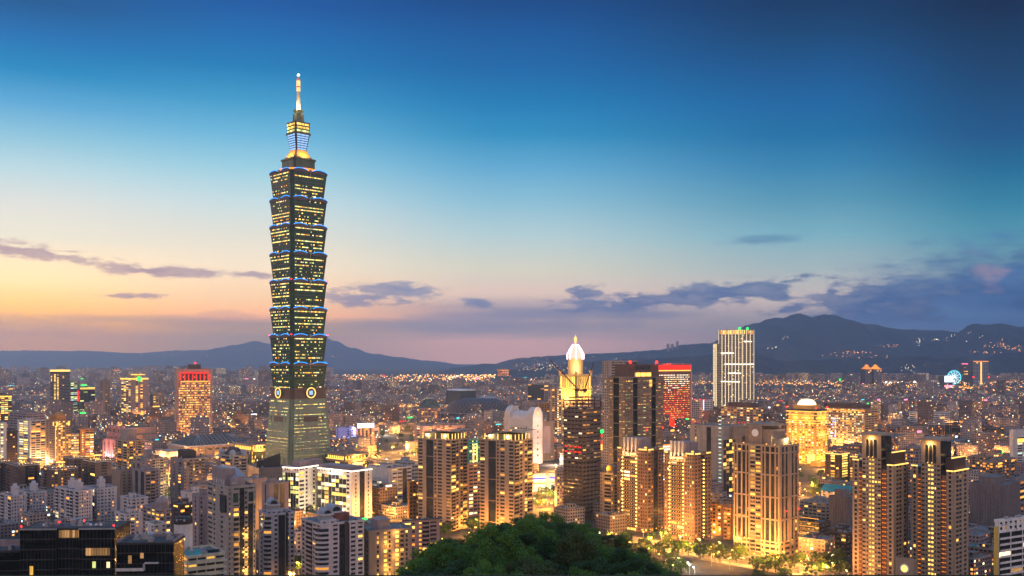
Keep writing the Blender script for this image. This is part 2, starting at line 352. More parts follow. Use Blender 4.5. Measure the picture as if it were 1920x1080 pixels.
# ------------------------------------------------------------------ building kit
PANE = {}
def pane_mesh(mat):
    if mat.name not in PANE:
        b = MB(); b.box(-.5, .5, -.12, 0, -.5, .5)
        me = bpy.data.meshes.new('window'); me.from_pydata(b.v, [], b.f); me.materials.append(mat); PANE[mat.name] = me
    return PANE[mat.name]
def ac_mesh():
    if 'ac' not in PANE:
        b = MB(); b.box(-.5, .5, -.55, 0, -.35, .35); b.box(-.4, .4, -.58, -.55, -.27, .27)
        me = bpy.data.meshes.new('ac_unit'); me.from_pydata(b.v, [], b.f); me.materials.append(M['metal']); PANE['ac'] = me
    return PANE['ac']
BW = dict(w=1, W=1.6, n=.7, s=.6, S=1.4, p=.45, b=1.7, B=2.4, v=.7, V=1.4, g=1.1, l=.8, k=1.0)
ALLB = []
class Bld:
    """a rectangular building set by its near corner (xc, depth Y), its two visible outer edges and its top row in the photograph; local x runs along the right-hand face, local y along the left-hand face"""
    def __init__(s, name, label, xl, xc, xr, top, Y, ang, wall='beige', glass='glass', base=0, group=None, dep=None, cat='building', roof='roof', seed=None):
        a = radians(ang); s.name = name; s.rng = random.Random(seed if seed is not None else xl*7 + int(Y))
        Cx = ux(xc) * Y
        s.w = (ux(xr)*Y - Cx) / (cos(a) - ux(xr)*sin(a))
        s.d = dep or (Cx - ux(xl)*Y) / (sin(a) + ux(xl)*cos(a))
        s.base = base; s.h = zz(top, Y) - base; s.Y = Y; s.a = a
        s.root = empty(name, (Cx, Y, base), a); tag(s.root, label, cat, group)
        s.wm = M[wall] if isinstance(wall, str) else wall; s.gm = M[glass]; s.rm = M[roof]
        s.mb = MB(); s.core = MB(); s.roof = MB(); s.panes = []
        s.core.box(0, s.w, 0, s.d, -2, s.h - .05)
        s.off = .35; s.done_roof = False
        ALLB.append(s)
    def L(s, f): return s.w if f == 'R' else s.d
    def bx(s, mb, f, u0, u1, o0, o1, z0, z1, m=0):
        if f == 'R': mb.box(u0, u1, -o1, -o0, z0, z1, m)
        else: mb.box(-o1, -o0, u0, u1, z0, z1, m)
    def pt(s, f, u, o, z): return (u, -o, z) if f == 'R' else (-o, u, z)
    def facade(s, f, pat, fh=3.2, z0=0, z1=None, lit=.2, pal=('warm','yellow','warm','dim'), wr=.62, hr=.5, off=.35, u0=0, u1=None, blit=.15, o=0, unlit=True, sl=0.0):
        z1 = s.h if z1 is None else z1; u1 = s.L(f) if u1 is None else u1
        n = max(1, round((z1 - z0) / fh)); fh = (z1 - z0) / n
        tot = sum(BW[c] for c in pat); k = (u1 - u0) / tot; u = u0; mb = s.mb; rng = s.rng
        A, Z = o, o + off
        run = None
        def flush(ue):
            nonlocal run
            if run is not None and ue - run > .05:
                for i in range(n + 1):
                    a0 = z0 + i*fh; a1 = min(z1, a0 + fh*(1 - hr))
                    if i == n: a0, a1 = z1 - .25, z1
                    if a1 > a0 + .02: s.bx(mb, f, run, ue, A, Z - .06, a0, a1)
            run = None
        for c in pat:
            bw = BW[c] * k; ue = u + bw
            if c in 'wWnlk':
                if run is None: run = u
                r = {'W': .88, 'n': .5, 'l': .7, 'k': .8}.get(c, wr); pw = bw * (1 - r) / 2
                s.bx(mb, f, u, u + pw, A, Z, z0, z1); s.bx(mb, f, ue - pw, ue, A, Z, z0, z1)
                for i in range(n):
                    on = (c == 'l') or rng.random() < lit
                    s.panes.append((f, u + pw, ue - pw, z0 + i*fh + fh*(1 - hr), z0 + (i+1)*fh, rng.choice(pal) if on else None, A))
            else:
                flush(u)
                if c in 'sS': s.bx(mb, f, u, ue, A, Z, z0, z1)
                elif c == 'p': s.bx(mb, f, u, ue, A, Z + .5, z0, z1)
                elif c in 'vV' and sl:
                    for i in range(n):
                        s.bx(s.core, f, u, ue, A - .02, A + .12, z0 + i*fh, z0 + i*fh + fh*.22)
                        if rng.random() < sl: s.panes.append((f, u + .2, ue - .2, z0 + i*fh + fh*.3, z0 + (i+1)*fh - .1, rng.choice(pal), A))
                elif c in 'bB':
                    s.bx(mb, f, u, u + .3, A, Z, z0, z1); s.bx(mb, f, ue - .3, ue, A, Z, z0, z1)
                    for i in range(n):
                        b0 = z0 + i*fh
                        s.bx(mb, f, u + .1, ue - .1, A, Z + 1.0, b0 - .25, b0)
                        s.bx(mb, f, u + .1, ue - .1, Z + .85, Z + .98, b0, b0 + 1.0)
                        on = rng.random() < blit
                        s.panes.append((f, u + .5, ue - .5, b0 + .1, b0 + fh*.78, rng.choice(pal) if on else None, A))
                elif c == 'g':
                    s.bx(mb, f, u, u + .14, A, A + .2, z0, z1)
                    for i in range(n):
                        if rng.random() < lit: s.panes.append((f, u + .16, ue - .02, z0 + i*fh + fh*.28, z0 + (i+1)*fh - .1, rng.choice(pal), A))
            u = ue
        flush(u)
        return s
    def band(s, z, hgt, out, mat=None, name='cornice', faces='all', zz=None):
        """a ring of mouldings or a lit strip round the building"""
        mb = MB() if mat else s.mb; o = out
        mb.box(-o, s.w + o, -o, -.0, z, z + hgt); mb.box(-o, s.w + o, s.d, s.d + o, z, z + hgt)
        mb.box(-o, 0, 0, s.d, z, z + hgt); mb.box(s.w, s.w + o, 0, s.d, z, z + hgt)
        if mat: return mb.build(name, mat, s.root)
    def strip(s, f, u0, u1, z0, z1, mat, out=.6, thick=.25, name='light_strip', parent=None):
        mb = MB(); s.bx(mb, f, u0, u1, out, out + thick, z0, z1); return mb.build(name, mat, parent or s.root)
    def finish(s, parapet=1.1, clutter=3, tanks=2, hut=True, maxw=100, hutm=None):
        o = s.off + .12; r = s.roof; h = s.h
        r.box(-.02, s.w + .02, -.02, s.d + .02, h - .04, h + .1)
        rng = s.rng
        if parapet:
            pm = MB()
            pm.box(-o, s.w + o, -o, .0, h - .5, h + parapet); pm.box(-o, s.w + o, s.d, s.d + o, h - .5, h + parapet)
            pm.box(-o, .0, 0, s.d, h - .5, h + parapet); pm.box(s.w, s.w + o, 0, s.d, h - .5, h + parapet)
            pm.build('parapet', s.wm, s.root)
        s.roof_obj = r.build('roof', s.rm, s.root)
        if hut and min(s.w, s.d) > 6:
            hw, hd, hh = s.w*rng.uniform(.25, .4), s.d*rng.uniform(.25, .4), rng.uniform(3, 5)
            x0, y0 = rng.uniform(.15, .5)*s.w, rng.uniform(.15, .5)*s.d
            b = MB(); b.box(x0, x0 + hw, y0, y0 + hd, h + .1, h + hh, 0); b.box(x0 - .3, x0 + hw + .3, y0 - .3, y0 + hd + .3, h + hh, h + hh + .3, 1)
            b.box(x0 + hw*.35, x0 + hw*.65, y0 - .06, y0, h + .2, h + 2.3, 1)
            b.build('roof_hut', [M[hutm] if hutm else s.wm, s.rm], s.root)
        for i in range(tanks):
            t = MB(); R = rng.uniform(.8, 1.4); x, y = rng.uniform(.1, .9)*s.w, rng.uniform(.1, .9)*s.d
            t.lathe(x, y, [(R, h + .1), (R, h + 1.9), (R*.6, h + 2.3), (.1, h + 2.4)], 10); t.build('water_tank', M['metal'], s.root)
        for i in range(clutter):
            t = MB(); x, y = rng.uniform(.08, .8)*s.w, rng.uniform(.08, .8)*s.d; a, b2, c = rng.uniform(1, 3), rng.uniform(1, 3), rng.uniform(.8, 1.8)
            t.box(x, x + a, y, y + b2, h + .1, h + c); t.box(x + .2, x + a*.7, y + .2, y + b2*.7, h + c, h + c + .5); t.build('roof_unit', M['grey'] if i % 2 else M['metal'], s.root)
        s.core.build('glazing', s.gm, s.root)
        if s.mb.f: s.mb.build('wall', s.wm, s.root)
        if 450 < s.Y < 1150 and s.panes:
            for p in s.rng.sample(s.panes, min(len(s.panes), 34)):
                link('ac_unit', ac_mesh(), s.root, s.pt(p[0], p[1] + s.rng.uniform(.2, .8)*(p[2] - p[1]), p[6] + s.off + .02, p[3] - .45), 0 if p[0] == 'R' else -pi/2)
        s.windows(maxw)
        return s
    def windows(s, maxw=100):
        P = s.panes; s.rng.shuffle(P); P.sort(key=lambda p: p[5] is None)
        for p in P[:maxw]: s.pane(p)
        if P[maxw:]:
            mats = list(dict.fromkeys(s.pmat(p[5]) for p in P[maxw:])); mb = MB()
            for p in P[maxw:]: s.bx(mb, p[0], p[1], p[2], p[6] + .03, p[6] + .15, p[3], p[4], mats.index(s.pmat(p[5])))
            tag(mb.build('window', mats, s.root), kind='stuff')
    def pmat(s, k): return s.gm if k is None else G[k]
    def pane(s, p):
        f, u0, u1, z0, z1, k, o = p
        return link('window', pane_mesh(s.pmat(k)), s.root, s.pt(f, (u0+u1)/2, o + .03, (z0+z1)/2), 0 if f == 'R' else -pi/2, (u1-u0, 1, z1-z0))
    def world(s, f, u, o, z):
        x, y, zl = s.pt(f, u, o, z); return (s.root.location.x + x*cos(s.a) - y*sin(s.a), s.root.location.y + x*sin(s.a) + y*cos(s.a), s.base + zl)
def lamp(name, loc, energy, col=(1,.55,.18), r=.6, parent=None):
    l = bpy.data.lights.new(name, 'POINT'); l.energy = energy * 1.6; l.color = col; l.shadow_soft_size = r
    o = bpy.data.objects.new(name, l); COL.objects.link(o); o.location = loc; o.parent = parent; return o
def spot(name, loc, target, energy, col=(1,.6,.2), size=70, parent=None, r=.4):
    l = bpy.data.lights.new(name, 'SPOT'); l.energy = energy; l.color = col; l.spot_size = radians(size); l.spot_blend = .6; l.shadow_soft_size = r
    o = bpy.data.objects.new(name, l); COL.objects.link(o); o.location = loc; o.parent = parent
    o.rotation_euler = (Vector(target) - Vector(loc)).to_track_quat('-Z', 'Y').to_euler(); return o
# ------------------------------------------------------------------ the tall stepped tower
TY, TA = 1215.0, radians(44)
def tower():
    rng = random.Random(101)
    root = empty('pagoda_skyscraper', (ux(559.5)*(TY + 34), TY + 34, 0), TA)
    tag(root, 'tall green glass tower of eight flared tiers with a lit spire', 'skyscraper')
    z = lambda py: zz(py, TY + 10)
    def plan(r, n1=.09, n2=.17):         # square plan of half width r with double notched corners, counter-clockwise
        a, b, c = r, r*(1 - n1), r*(1 - n2)
        q = [(c, -a), (c, -b), (b, -b), (b, -c), (a, -c)]
        out = []
        for k in range(4):
            for x, y in q:
                for _ in range(k): x, y = -y, x
                out.append((x, y))
        return out
    M['tower'] = surf('tower_glass', (.030,.075,.045), .25, .35, .12, spec=.45, streak=False)
    M['tower_band'] = surf('tower_spandrel', (.045,.095,.06), .45, .2)
    M['tower_band2'] = surf('tower_pale_band', (.27,.25,.22), .6, .2)
    M['tower_trim'] = surf('tower_trim', (.12,.085,.075), .6, .2)
    def wall_r(r0, r1, z0, z1, zq): return r0 + (r1 - r0) * (zq - z0) / (z1 - z0)
    pale = []
    def floors(parent, r0, r1, z0, z1, n, lit, pal, maxlit, band='tower_band'):
        """thin spandrel ledges and lit rooms on all four sides of a tapering tier"""
        led = MB(); fh = (z1 - z0) / n; panes = []
        for i in range(n):
            zq = z0 + i*fh; r = wall_r(r0, r1, z0, z1, zq) + .10
            led.prism(plan(r), zq - .28, zq + .62)
        led.build('floor_band', M[band], parent)
        for side in range(4):
            for i in range(n):
                if rng.random() < .12: continue
                zc = z0 + (i + .62)*fh; r = wall_r(r0, r1, z0, z1, zc) + .02
                half = r * .82; u = -half; dens = lit * rng.choice((.25, .6, 1.0, 1.5, 2.2))
                while u < half - 1:
                    wd = rng.choice((.9, .9, 1.4, 2.0, 3.0))
                    if rng.random() < dens and u + wd < half: panes.append((side, u + wd/2, wd - .25, zc, fh*.31, r, rng.choice(pal)))
                    u += wd
        rng.shuffle(panes); panes.sort(key=lambda p: p[0] not in (0, 3))
        for k, (side, u, wd, zc, hh, r, kk) in enumerate(panes):
            an = side * pi/2; x, y = u, -r
            X, Yv = x*cos(an) - y*sin(an), x*sin(an) + y*cos(an)
            if k < maxlit: link('window', pane_mesh(G[kk]), parent, (X, Yv, zc), an, (wd, 1, hh))
            else: pale.append((X, Yv, zc, an, wd, hh, kk))
    M['tower_base_lit_band'] = surf('tower_base_lit_spandrel', (.20,.235,.18), .5, .2)  # base spandrels paled so the floodlit look sits in their colour
    pal = ('green','green','yellow','green','green','white','yellow','warm')
    # base: a tapering shaft
    zb, zc = 18, z(748)
    base = MB(); r_b, r_c = 33.4, 26.4
    base.loft([[(x, y, 0) for x, y in plan(r_b + 1.6)], [(x, y, zc) for x, y in plan(r_c)]], 0)
    bo = base.build('base_shaft', surf('base_glass_lit_tone', (.16,.225,.16), .3, .25, .12, spec=.6, streak=False), root)  # dark tower glass painted paler green in place of floodlights at its foot
    floors(bo, r_b, r_c, zb, zc - 1.5, 22, .62, pal, 24, 'tower_base_lit_band')
    def panel(an, zq, wa, wb, lo, hi, dpt, mat):
        r = wall_r(r_b, r_c, zb, zc, zq) + .4; m_ = MB()
        m_.prism([(x*cos(an) - y*sin(an), x*sin(an) + y*cos(an)) for x, y in ((wa*r, -r), (wb*r, -r), (wb*r, -r + dpt), (wa*r, -r + dpt))], zq - lo, zq + hi); m_.build('facade_panel', mat, bo)
    for side in range(4):
        an = side*pi/2
        for py in (765, 775, 797, 806, 815, 825, 834, 843): panel(an, z(py), -.36, .36, .5, .7, .5, M['tower_band2'])
        for py, hq in ((786, 3.2), (862, 2.6)):
            for a0, a1 in ((-.36, .36), (-.62, -.56), (.56, .62)): panel(an, z(py), a0, a1, hq, hq, .6, M['tower_trim'])
    # collar with the four round coin ornaments
    z0, z1 = z(748), z(727)
    col = MB(); col.prism(plan(26.8), z0, z0 + 3.2); col.prism(plan(25.8), z0 + 3.2, z1 - 3.2); col.prism(plan(27.2), z1 - 3.2, z1)
    co = col.build('collar', M['tower_trim'], root)
    for side in range(4):
        an = side*pi/2; zm = (z0 + z1) / 2 + .6
        e = empty('coin_ornament', (27.7*sin(an), -27.7*cos(an), zm), an, root)
        d = MB(); ring = MB(); n = 28
        c = [(cos(2*pi*k/n), sin(2*pi*k/n)) for k in range(n)]
        d.loft([[(6.6*a, 3.2, 6.6*b) for a, b in c], [(6.6*a, -1.2, 6.6*b) for a, b in c]]); d.build('disc', M['tower_trim'], e)
        for k in range(n):
            (a, b), (a2, b2) = c[k], c[(k+1) % n]
            q = [(6.7*a, -1.3, 6.7*b), (6.7*a2, -1.3, 6.7*b2), (5.5*a2, -1.3, 5.5*b2), (5.5*a, -1.3, 5.5*b)]
            ring.face(q[::-1]); ring.face([(x, -1.75, zq) for x, _, zq in q]); ring.face([q[0], q[1], (q[1][0], -1.75, q[1][2]), (q[0][0], -1.75, q[0][2])])
        ring.build('lit_ring', S['gold'], e)
        s = MB(); s.box(-2.4, 2.4, -1.7, -1.25, -2.4, 2.4); s.build('lit_square', S['sky'], e)
    # eight flared tiers
    tops = [320, 372, 423, 475, 527, 579, 630, 683, 732][::-1]
    for k in range(8):
        z0, z1 = z(tops[k]) + .9, z(tops[k+1]) + .9
        r0, r1 = 23.4, 26.5
        t = MB(); t.loft([[(x, y, z0) for x, y in plan(r0, .05, .12)], [(x, y, z1 - 2.6) for x, y in plan(r1, .05, .12)]], 0)
        to = t.build('tier', M['tower'], root)
        floors(to, r0, r1, z0 + .5, z1 - 2.8, 8, .44 if k > 0 else .36, pal if k < 6 else pal + ('warm',), 12)
        cap = MB(); cap.prism(plan(r1 + .2, .05, .12), z1 - 2.6, z1 - .9, 0, 0, plan(r1 + .7, .05, .12))
        cap.build('eave', M['tower_trim'], to)
        for side in range(4):
            an = side*pi/2
            for u0, u1 in ((-.88, -.14), (.14, .88)):
                # rounded parapet lit blue along its top
                b = MB(); n = 9; R = r1 + 1.0
                fr = []
                for i in range(n + 1):
                    u = (u0 + (u1 - u0)*i/n) * r1; q = (i/n)*2 - 1
                    rise = 1.9*(1 - q*q)
                    fr.append((u, rise))
                for i in range(n):
                    (ua, ra), (ub, rb) = fr[i], fr[i+1]
                    for lo, hi, m, yy in ((-2.4, .2, 1, 0), (.2, 1.15, 0, .12)):
                        lo_a = z1 + lo + (ra if lo > 0 else 0) - .8; hi_a = z1 + hi + ra - .8
                        lo_b = z1 + lo + (rb if lo > 0 else 0) - .8; hi_b = z1 + hi + rb - .8
                        P = [(ua, -R - yy, lo_a), (ub, -R - yy, lo_b), (ub, -R - yy, hi_b), (ua, -R - yy, hi_a)]
                        Q = [(x, y + .9, zq) for x, y, zq in P]
                        for f in ([P[0], P[1], P[2], P[3]], [Q[1], Q[0], Q[3], Q[2]], [P[3], P[2], Q[2], Q[3]], [P[1], P[0], Q[0], Q[1]]):
                            b.face([(x*cos(an) - y*sin(an), x*sin(an) + y*cos(an), zq) for x, y, zq in f], m)
                b.build('lit_parapet', [S['blue'], M['tower_trim']], to)
            orn = MB(); orn.lathe(0, 0, [(.1, -2.2), (1.5, -1.2), (1.9, .2), (1.4, 1.5), (.1, 2.1)], 8); orn.tube((0, 0, -2), (0, .3, -6.5), .55, 6, 0, .3)
            orn.build('cloud_ornament', M['metal'], to, ((r1 + 1.1)*sin(an), -(r1 + 1.1)*cos(an), z1 - .6), an)
            if k in (1, 3):
                for cc in ((-1, -1), (1, -1)):
                    x, y = cc[0]*r1*.98, cc[1]*r1*.98
                    rb = MB(); rb.ball((x*cos(an) - y*sin(an), x*sin(an) + y*cos(an), z1 + .9), .75, 8); 
                    if cc[0] > 0: rb.build('red_beacon', S['beacon'], to)
    # crown
    zt = z(320)
    z = lambda py: zz(py, TY + 33)
    c = MB(); c.lathe(0, 0, [(19, zt - 1), (23, zt + 1.5), (24.2, zt + 4.2), (20, zt + 4.6)], 24); c.build('lit_gallery', S['orange'], root)
    c = MB(); c.prism(plan(15.60, .08, .16), zt - 1, z(303)); c.prism(plan(16.80, .08, .16), z(303), z(300)); c.build('crown_block', M['tower'], root)
    c = MB()
    for k in range(28):
        an = 2*pi*k/28; c.ball((13.2*cos(an), 13.2*sin(an), z(299.5) + .5), .65, 6)
    c.build('rim_light', G['green'], root)
    c = MB(); c.prism(plan(13.28, .1, .2), z(300), z(296.5)); c.build('crown_step', M['tower_trim'], root)
    c = MB(); c.prism(plan(12.16, .1, .2), z(296.5), z(283), 0, 0, plan(8.16, .1, .2)); c.build('flared_foot', surf('lit_stone_gold', (.6,.36,.12), .6), root)
    c = MB()
    for k in range(4):
        an = k*pi/2 + pi/4
        for r_, zq in ((14, z(297) + 1.2),):
            c.ball((r_*cos(an), r_*sin(an), zq), .5, 6)
    c.build('floodlight', S['gold'], root)
    for k in range(4):
        an = k*pi/2 - pi/2
        lamp('floodlight_lamp', (17*cos(an), 17*sin(an), z(297) + 2), 11000, (1, .45, .08), .8, root)
    zl0, zl1 = z(283), z(253)
    c = MB(); c.prism(plan(7.68, .06, .12), zl0, zl1, 0, 0, plan(10.56, .06, .12)); c.build('lantern', M['dark'], root)
    for i in range(7):
        t0, t1 = (i + .14)/7, (i + .80)/7
        q = MB()
        for side in range(4):
            an = side*pi/2
            for u0, u1 in ((-.8, -.28), (-.24, .30), (.34, .8)):
                pp = []
                for t_ in (t0, t1):
                    r = 7.68 + 2.88*t_ + .12
                    pp.append(((u0*r, -r), (u1*r, -r), zl0 + (zl1 - zl0)*t_))
                (a, b, za), (a2, b2, zb2) = pp
                f = [(a[0], a[1], za), (b[0], b[1], za), (b2[0], b2[1], zb2), (a2[0], a2[1], zb2)]
                q.face([(x*cos(an) - y*sin(an), x*sin(an) + y*cos(an), zq) for x, y, zq in f])
        q.build('lit_panel', S['sky'], root)
    c = MB(); c.prism(plan(11.84), z(254), z(250.5)); c.build('eave', M['tower_trim'], root)
    for i, (pa_, r) in enumerate(((250, 10.1), (244, 10.3), (238, 10.6))):
        c = MB(); c.prism(plan(r, .06, .12), z(pa_), z(pa_ - 5)); c.prism(plan(r + .8), z(pa_ - 5), z(pa_ - 6)); o = c.build('lit_storey', M['tower_band'], root)
        for side in range(4):
            an = side*pi/2
            for j in range(9):
                u = (-.84 + 1.68*(j + .5)/9)*r; q = MB(); x0, y0, y1 = u - .75, -r - .35, -r + .1
                q.prism([(x*cos(an) - y*sin(an), x*sin(an) + y*cos(an)) for x, y in ((x0, y0), (x0 + 1.4, y0), (x0 + 1.4, y1), (x0, y1))], z(pa_) + .5, z(pa_ - 4) + .2); q.build('lit_opening', G['yellow'] if i else G['green'], o)
    c = MB(); c.prism(plan(11.20), z(232), z(231)); c.build('eave', M['tower_trim'], root)
    c = MB(); c.prism(plan(5.60, .08, .16), z(231), z(214), 0, 0, plan(5.12, .08, .16)); c.box(-1, 1, -5.8, 5.8, z(231), z(218)); c.box(-5.8, 5.8, -1, 1, z(231), z(218)); c.build('upper_block', surf('crown_green_stone', (.13,.16,.10), .6), root)
    c = MB(); c.lathe(0, 0, [(4, z(214)), (6.4, z(208)), (6.6, z(207)), (2.6, z(206.8))], 16); c.build('dish', surf('dish_green', (.32,.36,.16), .5), root)
    M['spire'] = surf('spire_metal', (.55,.45,.3), .35, .15, metal=.4, streak=False)
    c = MB(); c.lathe(0, 0, [(2.7, z(206.5)), (1.9, z(172)), (1.8, z(146)), (1.3, z(142))], 14); c.build('spire', M['spire'], root)
    for pa_, pb_, k in ((171, 169, 'gold'), (168, 166.4, 'gold'), (165.4, 164, 'gold'), (161, 158, 'gold'), (157, 154.6, 'gold'), (153.6, 151.2, 'gold')):
        c = MB(); c.lathe(0, 0, [(2.25, z(pa_)), (2.25, z(pb_))], 14); c.build('lit_ring', S[k], root)
    for pa_, pb_ in ((163.6, 162), (150.6, 149.6)):
        c = MB(); c.lathe(0, 0, [(2.2, z(pa_)), (2.2, z(pb_))], 14); c.build('red_ring', S['red'], root)
    c = MB(); c.ball((0, 0, z(140.5)), 1.35, 10); c.build('tip_lamp', S['lampw'], root)
    lamp('spire_lamp', (-6, -4, z(204)), 22000, (1, .75, .4), .5, root); lamp('spire_lamp', (4, -6, z(204)), 14000, (1, .6, .25), .5, root)
    # the many remaining lit rooms
    q = MB(); mats = list(dict.fromkeys(G[p[6]] for p in pale))
    for X, Yv, zc_, an, wd, hh, kk in pale:
        i = len(q.v)
        for xx, yy in ((-wd/2, -.12), (wd/2, -.12), (wd/2, 0), (-wd/2, 0)):
            q.v.append((X + xx*cos(an) - yy*sin(an), Yv + xx*sin(an) + yy*cos(an), zc_ - hh/2))
        for j in range(4): a_ = q.v[i + j]; q.v.append((a_[0], a_[1], zc_ + hh/2))
        q._faces([(i,i+1,i+5,i+4),(i+1,i+2,i+6,i+5),(i+3,i,i+4,i+7),(i+4,i+5,i+6,i+7),(i+2,i+3,i+7,i+6)], mats.index(G[kk]))
    tag(q.build('window', mats, root), kind='stuff')
    return root
tower()
# ------------------------------------------------------------------ left side of the view
AP = 'apartment_block'
def lights_on(b, f, cols, z0, z1, step, mat, r=.35, out=.7, name='wall_lamp'):
    """small wall lamps at the given places along a face; one lamp object each for the upper ones"""
    n = 0; mb = MB()
    for u in cols:
        zq = z0
        while zq < z1:
            p = b.pt(f, u, out, zq); 
            if n < 100:
                key = 'ball%s%.2f' % (mat.name, r)
                if key not in PANE:
                    m1 = MB(); m1.ball((0, 0, 0), r, 6); me = bpy.data.meshes.new(name); me.from_pydata(m1.v, [], m1.f); me.materials.append(mat); PANE[key] = me
                link(name, PANE[key], b.root, p)
            else: mb.ball(p, r, 6)
            n += 1; zq += step
    if mb.f: tag(mb.build(name, mat, b.root), kind='stuff')
def sign(b, f, u0, u1, z0, z1, mat, out=.6, name='lit_sign', thick=.5):
    return b.strip(f, u0, u1, z0, z1, S[mat] if isinstance(mat, str) else mat, out, thick, name)

# round dark tower with the lit yellow crown
def round_tower():
    Y = 2660; r = 17 / FPX * Y; h = zz(694, Y)
    root = empty('round_tower', (ux(105)*Y, Y + r, 0)); tag(root, 'round dark office tower with a glowing yellow crown and one lit window column', 'tower')
    m = MB(); m.lathe(0, 0, [(r, -2), (r, h - 8), (r*1.02, h - 8), (r*1.02, h)], 24); m.build('shaft', M['glass'], root)
    m = MB()
    for i in range(30): m.lathe(0, 0, [(r + .3, 3 + i*4), (r + .3, 4.3 + i*4)], 24)
    m.build('floor_band', M['mauve'], root)
    m = MB(); m.lathe(0, 0, [(r + .8, h - 4), (r + .8, h + .5), (r - 2, h + .8)], 24); m.build('lit_crown', S['gold'], root)
    for an, p in ((-.12, .95), (.2, .9), (.75, .4), (-.6, .25)):
        for i in range(3, 29):
            if random.random() < p:
                link('window', pane_mesh(G['yellow']), root, ((r + .3)*sin(an), -(r + .3)*cos(an), 5.4 + i*4), an, (4.2, 1, 2))
round_tower()
b = Bld('office_tower', 'pinkish office tower with a bright amber roofline and green sign', 226, 247, 278, 712, 2600, 52, 'rose')
b.facade('L', 'sWWWWs', 4, lit=.55, pal=('yellow','white','yellow')).facade('R', 'ssksksss', 4, lit=.65, pal=('yellow','warm'))
for f, u0, u1 in (('L', 0, b.d), ('R', 0, b.w)): b.strip(f, u0, u1, b.h + .5, b.h + 4, S['amber'], .2, 1)
m = MB(); m.box(b.w*.3, b.w*.7, b.d*.2, b.d*.7, b.h, b.h + 12); m.build('penthouse', M['tan'], b.root)
m = MB(); m.box(b.w*.28, b.w*.8, 0, b.d*.5, b.h + 12, b.h + 14); m.build('light_strip', S['amber'], b.root)
m = MB(); m.ball((b.w*.42, -1, b.h + 2), 6, 10); m.build('green_sign', S['green'], b.root); b.finish(hut=False)
b = Bld('office_block', 'low green-lit block under an oval green roof sign', 150, 150, 178, 726, 2700, 30, 'teal', dep=30); b.facade('R', 'gggg', 4, lit=.15, pal=('green',)); b.strip('R', 0, b.w, b.h - 6, b.h - 1, G['yellow'])
m = MB(); m.lathe(0, 0, [(1, -1), (10, 0), (1, 3)], 14); m.build('oval_sign', S['green'], b.root, (b.w*.25, 0, b.h + 5)); b.finish(hut=False)
b = Bld('office_block', 'slim pale block with green lit windows beside the oval green sign', 130, 130, 150, 716, 2720, 30, 'mauve', dep=26); b.facade('R', 'sWWss', 4, lit=.7, pal=('cool','green')); b.finish(); sign(b, 'R', b.w*.75, b.w*.98, b.h*.45, b.h*.75, 'red')
b = Bld('apartment_tower', 'plain brown slab tower right of the oval green sign', 186, 196, 207, 714, 2620, 45, 'tan'); b.facade('R', 'swsws', 3.5, lit=.1).facade('L', 'sws', 3.5, lit=.06); b.finish()
b = Bld('apartment_tower', 'small beige tower left of the red-crowned tower', 287, 287, 308, 738, 2450, 40, 'sand', dep=22); b.facade('R', 'wwww', 3.3, lit=.3); b.finish()

M['redstone'] = surf('red_brown_stone', (.44,.25,.19))
b = Bld('red_crowned_tower', 'broad pink office tower with a red lit arched crown', 329, 331, 398, 693, 1965, 20, 'redstone', 'glass')
W_ = b.w
b.facade('R', 'S' + 'k'*20 + 'S', 4.6, z1=b.h - 22, lit=.78, pal=('warm','yellow','warm','orange'), wr=.58, hr=.42, off=.8)
for u_ in (.15, .5, .85): lamp('street_glow', b.world('R', b.w*u_, 26, 14), 14000, (1,.45,.15), 2)
for u_ in (.2, .5, .8): lamp('arcade_lamp', b.world('R', b.w*u_, 7, b.h - 15), 3500, (1,.08,.03), 1)
m = MB()
for i in range(8):
    u = W_*(.12 + .76*i/7); b.bx(m, 'R', u - .8, u + .8, .0, 1.0, b.h - 22, b.h - 9)
b.bx(m, 'R', W_*.11, W_*.89, .0, 1.1, b.h - 9, b.h - 5); m.build('red_lit_arcade', surf('red_stone', (.55,.06,.04), .7), b.root)
for i in range(8):
    m = MB(); u = W_*(.12 + .76*i/7); b.bx(m, 'R', u - .9, u + .9, 1.1, 1.5, b.h - 21, b.h - 10); m.build('red_strip', S['red'], b.root)
b.strip('R', W_*.11, W_*.89, b.h - 7, b.h - 5, S['red'], 1.1, .4, 'red_strip'); b.strip('R', W_*.11, W_*.89, b.h - 25, b.h - 22.6, G['yellow'], .8, .3, 'lit_gallery')
b.bx(b.mb, 'R', 0, W_*.11, 0, .8, b.h - 22, b.h); b.bx(b.mb, 'R', W_*.89, W_, 0, .8, b.h - 22, b.h); b.bx(b.mb, 'R', W_*.11, W_*.89, 0, .8, b.h - 5, b.h)
b.bx(b.mb, 'L', 0, b.d, 0, .8, 0, b.h)
m = MB(); m.box(W_*.33, W_*.68, 3, b.d*.6, b.h, b.h + 10); m.build('penthouse', M['darkbrown'], b.root)
m = MB(); m.ball((W_*.52, 4, b.h + 13), 1.6, 8); m.build('red_beacon', S['beacon'], b.root)
b.finish(hut=False, clutter=1)

